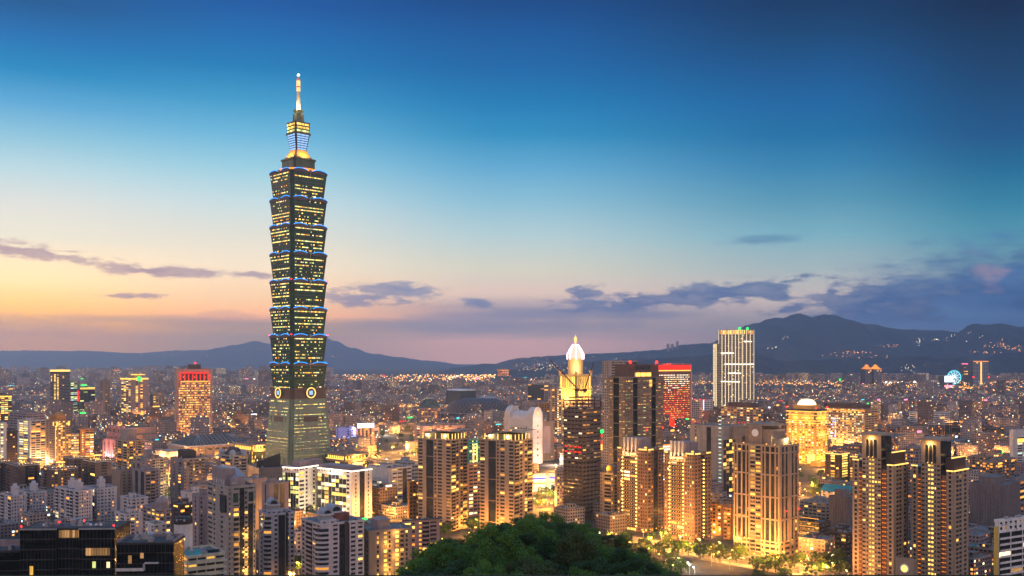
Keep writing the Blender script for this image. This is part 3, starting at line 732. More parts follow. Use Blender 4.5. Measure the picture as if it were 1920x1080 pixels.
# pink stepped hall
def step_hall():
    Y = 1560; root = empty('stepped_hall', (ux(228)*Y, Y, 0), radians(50)); tag(root, 'pink terraced exhibition hall stepping up in blocks', 'hall')
    pk = surf('pink_stone', (.50,.27,.27), .8, .2); pw = surf('pink_stone_banded', (.47,.27,.19), .8, .25)
    levels = [(0, 66, 0, 60, 0, 30), (8, 66, 6, 60, 30, 39), (16, 66, 14, 60, 39, 50)]
    for x0, x1, y0, y1, z0, z1 in levels:
        m = MB(); m.box(x0, x1, y0, y1, z0, z1, 0); m.box(x0 + .5, x1 - .5, y0 + .5, y1 - .5, z1, z1 + .2, 1); m.build('terrace', [pw, M['roof_dark']], root)
        for k in range(4):
            m = MB(); yy = y0 + 4 + k*13; m.box(x0 - 3, x0, yy, yy + 7, max(0, z0 - 6), z1 + 3); m.build('bay', pk, root)
            m = MB(); m.box(x0 - 3.2, x0 - 3, yy + 2, yy + 4.5, z0 + 4, z1 - 2); m.build('window', M['glass'], root)
    for k in range(3):
        m = MB(); m.box(10 + k*16, 16 + k*16, -2.5, -.1, 0, 25); m.build('bay', pk, root)
    for (x, y, e) in ((-10, 14, 30000), (-10, 40, 30000), (30, -12, 30000)): lamp('flood_lamp', (x, y, 6), e, (1, .45, .42), 1, root)
    m = MB()
    for zq in (10, 20, 29): m.box(-.2, 66, -.25, -.02, zq, zq + .8)
    m.build('stone_course', M['tan'], root)
step_hall()
b = Bld('exhibition_wing', 'long peach wing with horizontal stone stripes behind the terraced hall', 222, 224, 286, 806, 1640, 30, 'sand'); b.facade('R', 'SSSSSS', 5); b.facade('L', 'SS', 5)
for k in range(7): b.band(4 + k*6, .8, .5)
b.finish(clutter=2)
lamp('flood_lamp', b.world('R', b.w*.5, 14, 8), 90000, (1, .5, .2), 1)
# left cluster
b = Bld('gridded_tower', 'white gridded hotel block with a lit left edge', 33, 56, 87, 790, 1500, 50, 'pale'); b.facade('L', 'sWWs', 3.4, lit=.75, pal=('white','yellow')).facade('R', 'sBBBs', 3.4, blit=.25, pal=('warm','orange')); b.finish()
lamp('street_glow', b.world('R', b.w*.5, 12, 6), 50000, (1,.55,.25), 1)
b = Bld('slab_block', 'grey slab with thin window bands behind the white gridded block', 18, 50, 84, 776, 1580, 50, 'mauve'); b.facade('L', 'WWWW', 4, lit=.04, hr=.35).facade('R', 'WWW', 4, lit=.05, hr=.35); b.finish(clutter=5)
b = Bld('art_deco_tower', 'tan tower with two golden floodlit crown niches', 86, 103, 132, 790, 1490, 50, 'tan'); b.facade('L', 'wwwsws', 3.5, lit=.06).facade('R', 'kskkkskk', 3.5, lit=.45, pal=('warm','yellow'))
m = MB(); m.box(b.w*.2, b.w*.8, b.d*.15, b.d*.9, b.h, b.h + 8); m.prism([(b.w*.25, b.d*.2), (b.w*.75, b.d*.2), (b.w*.75, b.d*.8), (b.w*.25, b.d*.8)], b.h + 8, b.h + 13, 0, None, [(b.w*.4, b.d*.35), (b.w*.6, b.d*.35), (b.w*.6, b.d*.6), (b.w*.4, b.d*.6)]); m.build('crown', M['orange'], b.root)
for f, u in (('R', b.w*.13), ('R', b.w*.88), ('L', b.d*.1)):
    b.strip(f, u - 1.4, u + 1.4, b.h - 7, b.h - 1, S['amber'], .7, .4, 'lit_niche')
b.strip('R', .3, 1.2, 8, b.h - 12, S['gold'], .6, .2); b.finish(hut=False)
b = Bld('lit_office', 'glowing amber office with every floor lit, right of the golden-niche tower', 128, 129, 148, 815, 1560, 35, 'tan'); b.facade('R', 'WWWW', 4, lit=.85, pal=('yellow','warm','white')); b.finish()
b = Bld('lit_office', 'amber office with a bright lit stair shaft beside the terraced hall', 150, 150, 176, 806, 1600, 35, 'orange', dep=25); b.facade('R', 'slsWW', 4, lit=.7, pal=('yellow','warm','white')); b.finish()
b = Bld('office_block', 'pale office with large greenish lit windows at the left edge', -20, -20, 12, 795, 1300, 40, 'pale', dep=20); b.facade('R', 'swwws', 3.6, lit=.75, pal=('white','green','white')); b.finish()
b = Bld('office_block', 'dark block with few lit windows behind the greenish lit office', 4, 4, 33, 810, 1420, 40, 'darkbrown', dep=22); b.facade('R', 'wwwwww', 3.4, lit=.06); b.finish()
b = Bld('lit_office', 'tall office full of yellow lights at the left edge above the pale office', -12, -12, 22, 742, 1900, 40, 'brown', dep=28); b.facade('R', 'WWWWW', 4, lit=.6, pal=('yellow','green','warm')); b.strip('R', 0, b.w, b.h-3, b.h - 1, S['amber']); b.finish()

# exhibition hall with the grey hipped roof
def hip_hall():
    Y = 1500; root = empty('exhibition_hall', (ux(352)*Y, Y, 0), radians(42)); tag(root, 'low peach exhibition hall with a dark ribbed hipped roof', 'hall')
    st = surf('peach_stone', (.52,.33,.24), .8, .2)
    w_, d_ = 112, 72
    m = MB(); m.box(0, w_, 0, d_, -1, 27, 0); m.build('hall_wall', st, root)
    m = MB(); m.box(-.8, w_ + .8, -.8, d_ + .8, 27, 28.4, 0); m.build('eave', M['pale'], root)
    m = MB(); p0 = [(2, 2), (w_ - 2, 2), (w_ - 2, d_ - 2), (2, d_ - 2)]; p1 = [(32, 34), (w_ - 32, 34), (w_ - 32, d_ - 34), (32, d_ - 34)]
    m.prism(p0, 28.4, 42, 0, None, p1); 
    m.build('hipped_roof', M['roof_dark'], root)
    for k in range(15):
        m = MB(); x = 8 + k*(w_ - 16)/14; xr = min(max(x, 32), w_ - 32); m.tube((x, 2.6, 28.6), (xr, 34, 42.1), .35, 4); m.build('roof_rib', M['metal'], root)
    for k in range(9):
        m = MB(); x = 4 + k*12; m.box(x, x + 2.5, -1.2, 0, 0, 27); m.build('pilaster', M['sand'], root)
    for k in range(8):
        m = MB(); x = 7.3 + k*12; m.box(x, x + 7.5, -.2, -.02, 8 + 4*(k % 2), 13 + 4*(k % 2)); m.build('window', G['warm'] if k % 3 == 0 else M['glass'], root)
        m = MB(); m.box(x, x + 7.5, -.2, -.02, 20.5, 24); m.build('window', M['glass'], root)
    m = MB(); m.box(-26, 0, 8, 58, -1, 20); m.box(-27, 0, 7, 59, 20, 21); m.build('side_wing', st, root)
    m = MB(); m.box(10, 100, -22, -1.3, -1, 12); m.box(9, 101, -23, -1.3, 12, 12.8); m.build('entrance_wing', st, root)
    for x, y, e in ((15, -30, 130000), (55, -30, 150000), (95, -30, 130000), (-32, 30, 120000), (-15, -4, 80000)): lamp('flood_lamp', (x, y, 5), e, (1, .5, .2), 1, root)
    for k in range(7):
        m = MB(); x = -20 + k*18; m.ball((x, -24, 9), 1.1, 6); m.build('wall_lamp', S['gold'], root)
hip_hall()
def dentil_hall(name, label, xl, xc, xr, top, Y, ang, dep=None):
    b = Bld(name, label, xl, xc, xr, top, Y, ang, 'sand', 'glass_green', dep=dep); b.off = .6
    b.facade('R', 'g'*14, 5, z1=b.h - 9, lit=.2, pal=('yellow','white')); 
    if xc > xl: b.facade('L', 'g'*8, 5, z1=b.h - 9, lit=.2, pal=('yellow','white'))
    for f in 'RL':
        Lf = b.L(f); b.bx(b.mb, f, 0, Lf, 0, 1.2, b.h - 9, b.h - 6.5); b.bx(b.mb, f, 0, Lf, 0, 2.4, b.h - 1.5, b.h)
        b.strip(f, 1, Lf - 1, b.h - 6.2, b.h - 5.3, S['amber'], .6, .6)
        n = int(Lf / 4.5)
        for k in range(n): b.strip(f, 1 + k*4.5, 2.7 + k*4.5, b.h - 5.2, b.h - 2, S['amber'], .3, .8, 'lit_dentil')
    b.finish(clutter=5)
    lamp('cornice_lamp', b.world('R', b.w*.5, 6, b.h - 4), 16000, (1, .5, .1), 1)
    return b
dentil_hall('mall_wing', 'mall wing with a golden lit dentil cornice left of the tall tower', 438, 472, 498, 835, 1330, 44)
b = dentil_hall('mall_wing', 'green glass mall wing with a dotted golden cornice right of the tall tower', 612, 646, 690, 853, 1200, 44)
m = MB(); b.bx(m, 'R', b.w*.3, b.w*.75, .8, 1.6, b.h - 22, b.h - 10); m.build('billboard', M['white'], b.root)
b.strip('R', b.w*.32, b.w*.73, b.h - 27, b.h - 22.5, S['white'], .8, .5, 'lit_sign')

# brick blocks with glowing rooftop pavilions
def brick(label, xl, xc, xr, top, Y, ang, lantern=1, pR='sbvwsn', pL='nsw', lit=.12, bal='white'):
    b = Bld('brick_block', label, xl, xc, xr, top, Y, ang, 'brown'); b.facade('R', pR, 3.3, lit=lit, pal=('orange','warm','yellow'), blit=.1).facade('L', pL, 3.3, lit=.06)
    b.band(b.h - .6, .6, .6, M['pale'])
    if lantern:
        x, y = b.w*.5, b.d*.5; m = MB(); m.cyl(x, y, 4.2, b.h + .1, b.h + .9, 10); m.cyl(x, y, 4.6, b.h + 4.6, b.h + 5.4, 10)
        for k in range(8): m.tube((x + 4*cos(k*pi/4), y + 4*sin(k*pi/4), b.h + .9), (x + 4*cos(k*pi/4), y + 4*sin(k*pi/4), b.h + 4.6), .22)
        m.build('roof_pavilion', M['sand'], b.root)
        m = MB(); m.cyl(x, y, 4.9, b.h + 5.4, b.h + 6.1, 12); m.build('lit_rim', S['gold'], b.root)
        m = MB(); m.cyl(x, y, 2.5, b.h + .9, b.h + 2.2, 8); m.build('pavilion_light', S['amber'], b.root)
        lamp('pavilion_lamp', b.world('R', b.w*.5, -b.d*.5, b.h + 3), 9000, (1,.6,.15), .6)
        for k in range(7):
            m = MB(); u = b.w*(.06 + .88*k/6); m.ball((u, .5, b.h + 1.6), .42, 6); m.build('roof_lamp', S['amber' if k % 2 else 'white'], b.root)
    b.finish(clutter=3, tanks=1, hut=False); return b
brick('dark brick block cut by the left edge with a glowing roof pavilion', -30, -12, 19, 868, 1120, 40)
brick('brick block with a grey balcony column and golden roof pavilion, second from left edge', 11, 34, 74, 873, 1090, 44, 1, 'sssvbvs')
brick('brick block with small white-framed windows and two roof glows behind lavender flats', 82, 96, 145, 880, 1080, 40, 1, 'nwsnwnwn', 'sn', .2)
brick('upper brick block with white window frames left of the terraced hall', 119, 138, 163, 860, 1160, 44, 1, 'wwns', 'wwn', .12)
brick('brick block with white balconies below the terraced hall', 157, 178, 209, 866, 1110, 44, 1, 'sssbss', 'bwb', .12)
# grey flats in the middle distance
def flats(name, label, xl, xc, xr, top, Y, ang, wall, pR, pL, lit=.15, blit=.2, fh=3.2, dome=None, **k):
    b = Bld(name, label, xl, xc, xr, top, Y, ang, wall); pal = k.pop('pal', ('warm','yellow','orange','dim'))
    b.facade('R', pR, fh, lit=lit, blit=blit, pal=pal).facade('L', pL, fh, lit=lit*.6, blit=blit, pal=pal); b.finish(**k); return b
b = flats(AP, 'tan block of flats with a tall roof tower in front of the terraced hall', 217, 238, 270, 828, 1240, 44, 'sand', 'wbwwbw', 'bwbw', .25)
m = MB(); m.box(b.w*.2, b.w*.75, b.d*.3, b.d*.9, b.h, b.h + 14); m.build('roof_tower', M['mauve'], b.root)
b = flats(AP, 'beige block of flats with a cylinder roof tower under the exhibition hall', 250, 280, 315, 862, 1130, 44, 'sand', 'wbwwbww', 'wsbw', .3)
m = MB(); m.lathe(b.w*.35, b.d*.5, [(5, b.h), (5, b.h + 9), (5.6, b.h + 9.2), (5.6, b.h + 10)], 12); m.build('roof_tower', M['mauve'], b.root)
b = flats('arched_tower', 'dark brown residential tower with arched top windows', 320, 345, 384, 862, 1030, 44, 'mauve', 'wssbwbwb', 'swsns', .2, .12)
m = MB(); m.box(b.w*.22, b.w*.72, b.d*.2, b.d*.8, b.h, b.h + 9); m.build('penthouse', M['dark'], b.root)
for f in 'RL':
    for u in (.2, .75):
        m = MB(); u0 = b.L(f)*u; n = 10; pr = [(1.6*cos(pi*k/n), 1.6*sin(pi*k/n)) for k in range(n + 1)]
        b_ = [b.pt(f, u0 + x, .5, b.h - 4 + y) for x, y in pr] + [b.pt(f, u0 - 1.6, .5, b.h - 6.5), b.pt(f, u0 + 1.6, .5, b.h - 6.5)]
        m.face(b_); m.face(b_[::-1]); m.build('arched_window', M['glass'], b.root)
b = flats('domed_flats', 'grey residential tower with two small domed caps', 410, 436, 464, 856, 1040, 44, 'stone', 'sBwBs', 'wBBw', .25, .4)
for x, y in ((b.w*.12, b.d*.12), (b.w*.1, b.d*.85), (b.w*.85, b.d*.12)):
    m = MB(); m.lathe(x, y, [(3.4, b.h - 3), (3.4, b.h + 3), (3.8, b.h + 3.2), (3, b.h + 5), (1.4, b.h + 6.4), (.2, b.h + 6.8)], 10); m.build('dome_cap', M['bluegrey'], b.root)
m = MB(); m.prism([(b.w*.3, b.d*.2), (b.w*.95, b.d*.2), (b.w*.95, b.d*.95), (b.w*.3, b.d*.95)], b.h + .1, b.h + 8, 0, None, [(b.w*.5, b.d*.4), (b.w*.8, b.d*.4), (b.w*.8, b.d*.8), (b.w*.5, b.d*.8)]); m.build('mansard_roof', M['roof_dark'], b.root)
flats(AP, 'brown walk-up block with a plain stair tower below the tan flats', 210, 226, 249, 884, 1010, 44, 'tan', 'snsns', 'sss', .05)
b = flats(AP, 'mauve flats with a round-edged balcony stack beside the bright car park', 249, 270, 300, 884, 985, 44, 'mauve', 'sbbws', 'vsvs', .2)
b = flats(AP, 'mauve slab directly behind the round-edged balcony flats', 246, 262, 286, 868, 1030, 44, 'mauve', 'swsws', 'vsvs', .08)
# lavender housing estate
def estate(label, xl, xc, xr, top, Y, ang, bl):
    b = Bld('estate_block', label, xl, xc, xr, top, Y, ang, 'lavender'); b.facade('L', bl, 3.05, lit=.1, pal=('warm','dim','white'), wr=.5, hr=.42, blit=.12).facade('R', 'nwnwns', 3.05, lit=.09, pal=('warm','dim','orange'), wr=.5, hr=.42)
    for k in range(2):
        x, y = b.w*(.25 + .3*k), b.d*(.2 + .45*k); m = MB(); m.box(x, x + 5.5, y, y + 5.5, b.h + .1, b.h + 6.5); m.box(x + 1, x + 4, y + 1, y + 4, b.h + 6.5, b.h + 9.5); m.box(x - .4, x + 5.9, y - .4, y + 5.9, b.h + 6.4, b.h + 6.9); m.build('roof_tower', M['lavender'], b.root)
    b.finish(hut=False, clutter=3); return b
estate('lavender housing block nearest the left edge above the black office', 2, 21, 50, 931, 930, 46, 'bwwb')
estate('lavender housing block, second from the left edge', 36, 56, 87, 925, 960, 46, 'bwb')
estate('lavender housing block with a long balconied left side in the middle of its row', 104, 148, 173, 922, 900, 50, 'bwbbwbwb')
estate('lavender housing block, rightmost of the row', 158, 182, 219, 918, 930, 46, 'wbwb')
flats('walk_up_block', 'small white rooftop cluster right of the lavender housing row', 226, 246, 277, 936, 900, 44, 'lavender', 'wnws', 'nws', .1)
flats('walk_up_block', 'low white walk-up beside the orange street trees', 216, 236, 267, 966, 860, 44, 'lavender', 'nwns', 'wn', .15)
b = flats('arched_block', 'grey block with a domed corner turret and arched loggias', 268, 300, 326, 957, 800, 44, 'mauve', 'kskk', 'kwkw', .3, pal=('warm','yellow'))
m = MB(); m.lathe(b.w*.5, b.d*.25, [(5, b.h), (5, b.h + 5), (5.5, b.h + 5.2), (4.4, b.h + 8), (2, b.h + 10), (.2, b.h + 10.8)], 12); m.build('corner_turret', M['mauve'], b.root)
flats('walk_up_block', 'small cream walk-up house behind the black office wing', 273, 289, 311, 985, 740, 44, 'pale', 'wsw', 'nsn', .12, hut=False)
flats('walk_up_block', 'dark modern house with amber corner windows', 322, 338, 366, 948, 720, 44, 'darkbrown', 'WWsW', 'sWs', .5, pal=('warm','yellow'))
b = flats('walk_up_block', 'white roof box block behind the big tan tower', 340, 352, 384, 925, 860, 44, 'lavender', 'swss', 'nss', .05)
b = flats('walk_up_block', 'grey roof box just right of the arched tower', 357, 370, 398, 912, 900, 44, 'mauve', 'swss', 'nss', .05)
# round white stair tower
def round_white():
    Y = 560; r = 9.6*Y/FPX*1.75; h = zz(984, Y); root = empty('round_stair_tower', (ux(338)*Y, Y + r, 0)); tag(root, 'white round-cornered tower with dark roof vents and horizontal grooves', 'tower')
    m = MB(); pr = [(r, -1)]
    for k in range(16): pr += [(r, h - 32 + k*2), (r*.985, h - 32 + k*2 + .05), (r*.985, h - 32 + k*2 + .2), (r, h - 32 + k*2 + .25)]
    m.lathe(0, 0, pr + [(r, h)], 20); m.build('shaft', M['pale'], root)
    m = MB(); m.lathe(0, 0, [(r*1.03, h), (r*1.03, h + 2.6), (r*.9, h + 2.8)], 20); m.build('parapet', M['dark'], root)
    for k in range(3): m = MB(); m.ball(((k - 1)*2.0, -r*.85, h + 2.2), .8, 8); m.build('roof_vent', M['metal'], root)
    m = MB(); m.box(-r*.7, r*.7, -r*.4, r*.5, h + 2.6, h + 4); m.build('roof_unit', M['roof_dark'], root)
round_white()
# ------------------------------------------------------------------ near left and centre
def black_office():
    Y = 400
    def blk(name, label, xl, xr, top, Yv, dep, ang=3):
        b = Bld(name, label, xl, xl, xr, top, Yv, ang, 'dark', 'glass_black', dep=dep, base=0, roof='roof_dark'); b.off = .15
        return b
    b = blk('glass_office', 'black glass office with a lit glazed recess and red roof-edge lamps', 41, 218, 992, Y, 17)
    W_, h = b.w, b.h
    for i in range(1, 11): b.bx(b.mb, 'R', 0, W_, 0, .12, h - i*4.1, h - i*4.1 + .5)
    for u in [W_*k/26 for k in range(27)]: b.bx(b.mb, 'R', u - .05, u + .05, 0, .1, h - 45, h)
    def gl(u0, u1, z0, z1, k, n): 
        for j in range(n): b.panes.append(('R', u0 + (u1 - u0)*j/n + .08, u0 + (u1 - u0)*(j + 1)/n - .08, z0, z1, k, 0))
    gl(W_*.39, W_*.62, h - 3.6, h - .6, 'dim', 8); gl(W_*.69, W_*.95, h - 10.6, h - 7.6, 'dim', 9); gl(W_*.1, W_*.14, h - 20, h - 14.6, 'yellow', 1); gl(W_*.91, W_*.95, h - 15.6, h - 13.2, 'white', 1); gl(W_*.76, W_*.80, h - 15.6, h - 13, 'green', 1)
    gl(W_*.05, W_*.38, h - 7.6, h - 5, None, 9)
    m = MB(); m.box(W_*.62, W_, -1.6, -.02, h - 45, h - .2); m.box(0, W_*.38, -1.6, -.02, h - 45, h - .2)
    m.build('side_bay', M['glass_black'], b.root)
    for f0, f1 in ((0, .38), (.62, 1)):
        m = MB()
        for i in range(1, 11): m.box(W_*f0, W_*f1, -1.75, -1.6, h - i*4.1, h - i*4.1 + .45)
        for k in range(11): u = W_*(f0 + (f1 - f0)*k/10); m.box(u - .06, u + .06, -1.7, -1.6, h - 45, h - .2)
        m.build('mullion_grid', M['dark'], b.root)
        m = MB(); m.box(W_*f0 - .2, W_*f1 + .2, -1.9, -1.4, h - .2, h + .35); m.build('coping', M['metal'], b.root)
    for p in b.panes: pass
    b.panes = [(f, u0, u1, z0, z1, k, (1.62 if (u0 < W_*.38 or u0 > W_*.62) else o)) for f, u0, u1, z0, z1, k, o in b.panes]
    for (x, y) in ((.4, -1.6), (W_*.31, 8), (W_*.55, 11), (W_ - .4, -1.6)): m = MB(); m.tube((x, y, h), (x, y, h + 1.2), .06); m.build('lamp_post', M['dark'], b.root); m = MB(); m.ball((x, y, h + 1.4), .34, 8); m.build('red_lamp', S['beacon'], b.root)
    for x in (W_*.18, W_*.68, W_*.74, W_*.79): m = MB(); m.ball((x, 5, h + .7), .6, 8); m.build('roof_vent', M['white'], b.root)
    # white sculptural letters without reading as a word: pipes on the ledge
    m = MB(); m.box(W_*.3, W_*.72, -3.4, -.1, h - 21, h - 20.6); m.build('ledge', M['metal'], b.root)
    for k in range(7):
        m = MB(); x = W_*(.44 + .03*k); m.tube((x, -2.6, h - 20.6), (x, -2.6, h - 18.8 - .3*(k % 2)), .16); m.ball((x + .35, -2.6, h - 18.6 - .5*(k % 3)), .42, 6); m.build('ledge_letter_pipe', M['white'], b.root)
    for k in range(9):
        m = MB(); x, y = W_*b.rng.uniform(.04, .95), b.rng.uniform(3, 14); m.tube((x, y, h), (x, y, h + b.rng.uniform(1.5, 4)), .05, 4); m.build('antenna', M['metal'], b.root)
    for k in range(4): m = MB(); x0 = W_*b.rng.uniform(.05, .6); y = b.rng.uniform(4, 14); m.tube((x0, y, h + .3), (x0 + 12, y, h + .3), .14, 6); m.tube((x0 + 12, y, h + .3), (x0 + 12, y + 2, h + .3), .14, 6); m.build('roof_pipe', M['metal'], b.root)
    m = MB()
    for k in range(40): m.tube((W_*k/39, 16.6, h), (W_*k/39, 16.6, h + 1.1), .03, 4)
    m.tube((0, 16.6, h + 1.1), (W_, 16.6, h + 1.1), .04, 4); m.build('railing', M['metal'], b.root)
    b.finish(hut=False, clutter=9, tanks=2, parapet=.25)
    b = blk('glass_office', 'lower black glass wing with white balcony ledges right of the tall glass office', 219, 326, 1019, Y - 6, 15)
    W_, h = b.w, b.h
    for i in range(1, 9): b.bx(b.mb, 'R', 0, W_, 0, .12, h - i*4.1, h - i*4.1 + .4)
    for k in range(15): u = W_*k/14; b.bx(b.mb, 'R', u - .05, u + .05, 0, .1, h - 36, h)
    m = MB(); m.box(.3, W_*.5, -2.2, -.1, h - 10.6, h - 10.2); m.box(W_*.5 - .3, W_*.5, -2.2, -.1, h - 10.2, h - 8); m.box(.3, W_*.5, -2.2, -2.1, h - 10.2, h - 9.4); m.build('balcony_ledge', M['pale'], b.root)
    m = MB(); m.box(W_*.5, W_*.74, -1.6, -.1, h - 7.9, h - 7.5); m.build('balcony_ledge', M['pale'], b.root)
    for j in range(9): b.panes.append(('R', W_*(.06 + .07*j), W_*(.12 + .07*j), h - 8 + (2 if j > 4 else 0), h - 4.8 + (1 if j > 4 else 0), 'dim' if j in (2, 5) else None, 0))
    m = MB(); m.box(0, .5, 0, 14, h, h + 1.2); m.box(W_ - .5, W_, 0, 14, h, h + 1.2); m.box(0, W_, 14, 14.5, h, h + 1.2); m.build('parapet', M['mauve'], b.root)
    b.finish(hut=False, clutter=6, tanks=2, parapet=.3)
    b = blk('glass_office', 'low black wing at the bottom left corner left of the tall glass office', -40, 40, 1034, Y + 4, 16)
    for i in range(1, 7): b.bx(b.mb, 'R', 0, b.w, 0, .12, b.h - i*4.1, b.h - i*4.1 + .4)
    m = MB(); m.box(2, b.w, 10, 10.6, b.h, b.h + 3); m.build('screen_wall', M['mauve'], b.root); b.finish(hut=False, clutter=2, tanks=0, parapet=.3)
black_office()
def big_tan():
    Y = 640
    b = Bld('tan_tower', 'big tan apartment tower with a finned crest and warm balcony lamps', 390, 428, 479, 915, Y, 36, 'stone'); h = b.h
    b.facade('L', 'swsnk', 3.15, lit=.1, wr=.45, hr=.42).facade('R', 'nsbVkVn', 3.15, lit=.2, blit=.32, pal=('yellow','warm'), wr=.55, hr=.45)
    for f, u in (('R', .24), ('R', .80)):
        Lf = b.L(f); m = MB(); b.bx(m, f, Lf*(u - .13), Lf*(u + .13), .3, 1.5, h - 11, h - 1.5); m.build('framed_bay', M['stone'], b.root)
        m = MB(); b.bx(m, f, Lf*(u - .09), Lf*(u + .09), 1.5, 1.6, h - 9.5, h - 3.5); m.build('window', M['glass_green'], b.root)
    m = MB(); b.bx(m, 'L', b.d*.05, b.d*.3, .2, 1.6, h - 16, h - 5); m.build('tall_window', M['glass'], b.root)
    # crest: barrel block with ribs and a low dome
    m = MB()
    for k in range(5):
        y = b.d*(.35 + .12*k); n = 8
        m.loft([[(b.w*.1 + 7*(1 - cos(pi/2*j/n)), yy, h + 12*sin(pi/2*j/n)) for j in range(n + 1)] + [(b.w*.1 + 7, yy, h)] for yy in (y, y + .9)])
    m.build('crest_fin', M['pale'], b.root)
    m = MB(); m.box(b.w*.12, b.w*.5, b.d*.33, b.d*.95, h, h + 11); m.build('crest_core', M['mauve'], b.root)
    m = MB(); n = 12; x0, x1 = b.w*.3, b.w*.62
    m.loft([[((x0 + x1)/2 + (x1 - x0)/2*cos(pi*j/n), yy, h + 4 + (x1 - x0)/2*sin(pi*j/n)) for j in range(n + 1)] + [(x0, yy, h), (x1, yy, h)] for yy in (b.d*.02, b.d*.5)])
    m.build('barrel_vault', M['mauve'], b.root)
    m = MB(); m.prism([(b.w*.5, b.d*.4), (b.w*.98, b.d*.4), (b.w*.98, b.d*.98), (b.w*.5, b.d*.98)], h + 5, h + 11, 0, None, [(b.w*.72, b.d*.6), (b.w*.76, b.d*.6), (b.w*.76, b.d*.7), (b.w*.72, b.d*.7)]); m.build('glass_pyramid', M['bluegrey'], b.root)
    m = MB(); m.lathe(0, 0, [(.2, -.5), (1.6, .2), (2.1, .8), (1.7, .5)], 12); m.build('satellite_dish', M['white'], b.root, (b.w*.28, 1.5, h + 2))
    lights_on(b, 'R', [b.w*.55, b.w*.70], 6, h - 26, 6.3, S['amber'], .42)
    for k in range(5):
        z_ = 10 + 12*k
        if z_ < h - 24: lamp('balcony_glow', b.world('R', b.w*.62, 3.0, z_), 1500, (1,.5,.1), .4)
    b.finish(hut=False, clutter=5)
    b = Bld('apartment_block', 'plain mauve slab attached behind the left of the big tan tower', 361, 374, 400, 932, 700, 36, 'mauve'); b.facade('R', 'nsns', 3.15, lit=.1).facade('L', 'sns', 3.15, lit=.05); b.finish()
    b = Bld('pool_terrace_block', 'cream stepped block with a green pool roof at the bottom edge', 327, 352, 420, 1046, 540, 34, 'cream'); b.facade('R', 'WWWW', 3.4, lit=.2).facade('L', 'WWW', 3.4, lit=.75, pal=('warm','yellow'))
    m = MB(); m.box(b.w*.1, b.w*.62, b.d*.1, b.d*.75, b.h + .12, b.h + .5); m.build('pool', M['teal'], b.root)
    for i in range(1, 8): b.band(b.h - i*3.4 - .4, .7, 1.3)
    m = MB()
    for k in range(7): m.ball((b.w*(.65 + .05*k), b.d*.3, b.h + .9), .9, 6)
    m.build('roof_planting', M['hill'], b.root); b.finish(hut=False)
big_tan()
# lavender curved-balcony apartments
def curved_flats(label, xl, xc, xr, top, Y, ang, vaults, strip=.66, wall='lavender', pat=('wBvs', 'wkw')):
    b = Bld('curved_apartments', label, xl, xc, xr, top, Y, ang, wall); h = b.h; fh = 3.15
    b.facade('R', 'SwVww', fh, lit=.10, pal=('warm','yellow','white')).facade('L', 'wkbw', fh, lit=.08, blit=.06, pal=('warm','white'))
    n = int(h/fh); R = b.w*.17
    for i in range(n):          # rounded corner bay with white balcony bands
        m = MB(); z0 = i*fh; a0, a1 = radians(165), radians(285)
        for lo, hi, r in ((0, 1.25, R + 1.2), (1.25, fh, R)):
            pts = [(R*.6 + r*cos(a0 + (a1 - a0)*j/8), R*.6 + r*sin(a0 + (a1 - a0)*j/8)) for j in range(9)] + [(R*.6, R*.6)]
            m.prism(pts, z0 + lo, z0 + hi, 0 if lo == 0 else 1)
        m.build('corner_balcony', [M[wall], M['glass'] if (i*7 + int(Y)) % 9 else G['warm']], b.root)
    m = MB(); b.bx(m, 'R', b.w*(strip - .045), b.w*(strip + .045), .36, .9, 0, h + 1); m.build('dark_shaft', M['dark'], b.root)
    for (u, v, r) in vaults:
        m = MB(); nn = 12; x, y = b.w*u, b.d*v
        m.loft([[(x + r*cos(pi*j/nn), yy, h + 6.5 + r*sin(pi*j/nn)) for j in range(nn + 1)] + [(x - r, yy, h), (x + r, yy, h)] for yy in (y, y + 2.4*r)]); m.build('barrel_vault', M['bluegrey'], b.root)
        m = MB(); m.loft([[(x + r*.7*cos(pi*j/nn), yy, h + 6.5 + r*.7*sin(pi*j/nn)) for j in range(nn + 1)] for yy in (y - .15, y - .02)]); m.build('vault_window', M['glass'], b.root)
        m = MB(); m.box(x - r - .8, x + r + .8, y - 1.2, y + 2.6*r, h + 5.4, h + 6.3); m.box(x - r - 2.2, x + r + 2.2, y - 2.2, y - .3, h + .1, h + 2.8); m.build('roof_ledge', M[wall], b.root)
    for k in range(5):
        m = MB(); x = b.w*(.1 + .18*k); m.ball((x, 1.2, h + 1.0), 1.1, 6, 0, .7); m.build('roof_planting', M['hill'], b.root)
    b.finish(hut=False, clutter=4); return b
curved_flats('pale curved apartment tower with one vaulted roof box and a black shaft', 486, 500, 552, 966, 690, 28, [(.35, .3, 3.6)], .72)
b = curved_flats('wider pale apartment block with two vaulted roof boxes and a black shaft', 566, 602, 682, 985, 660, 36, [(.22, .15, 3.4), (.55, .4, 4.2)], .58)
m = MB(); m.box(b.w*.45, b.w*.8, b.d*.3, b.d*.9, b.h + .1, b.h + 5); m.build('penthouse', M['roof_red'], b.root)
b = Bld('walk_up_block', 'small pale walk-up with a maroon mansard between the two curved apartments', 545, 556, 578, 1000, 780, 40, 'lavender'); b.facade('R', 'wsw', 3.2, lit=.35).facade('L', 'ww', 3.2, lit=.3); b.finish(hutm='roof_red')
b = Bld('tan_block', 'tan block with two columns of glowing balconies at the bottom', 673, 692, 772, 998, 680, 24, 'tan'); b.facade('R', 'ssnslnslwns', 3.3, lit=.16, pal=('yellow','warm'), hr=.6).facade('L', 'nsns', 3.3, lit=.1)
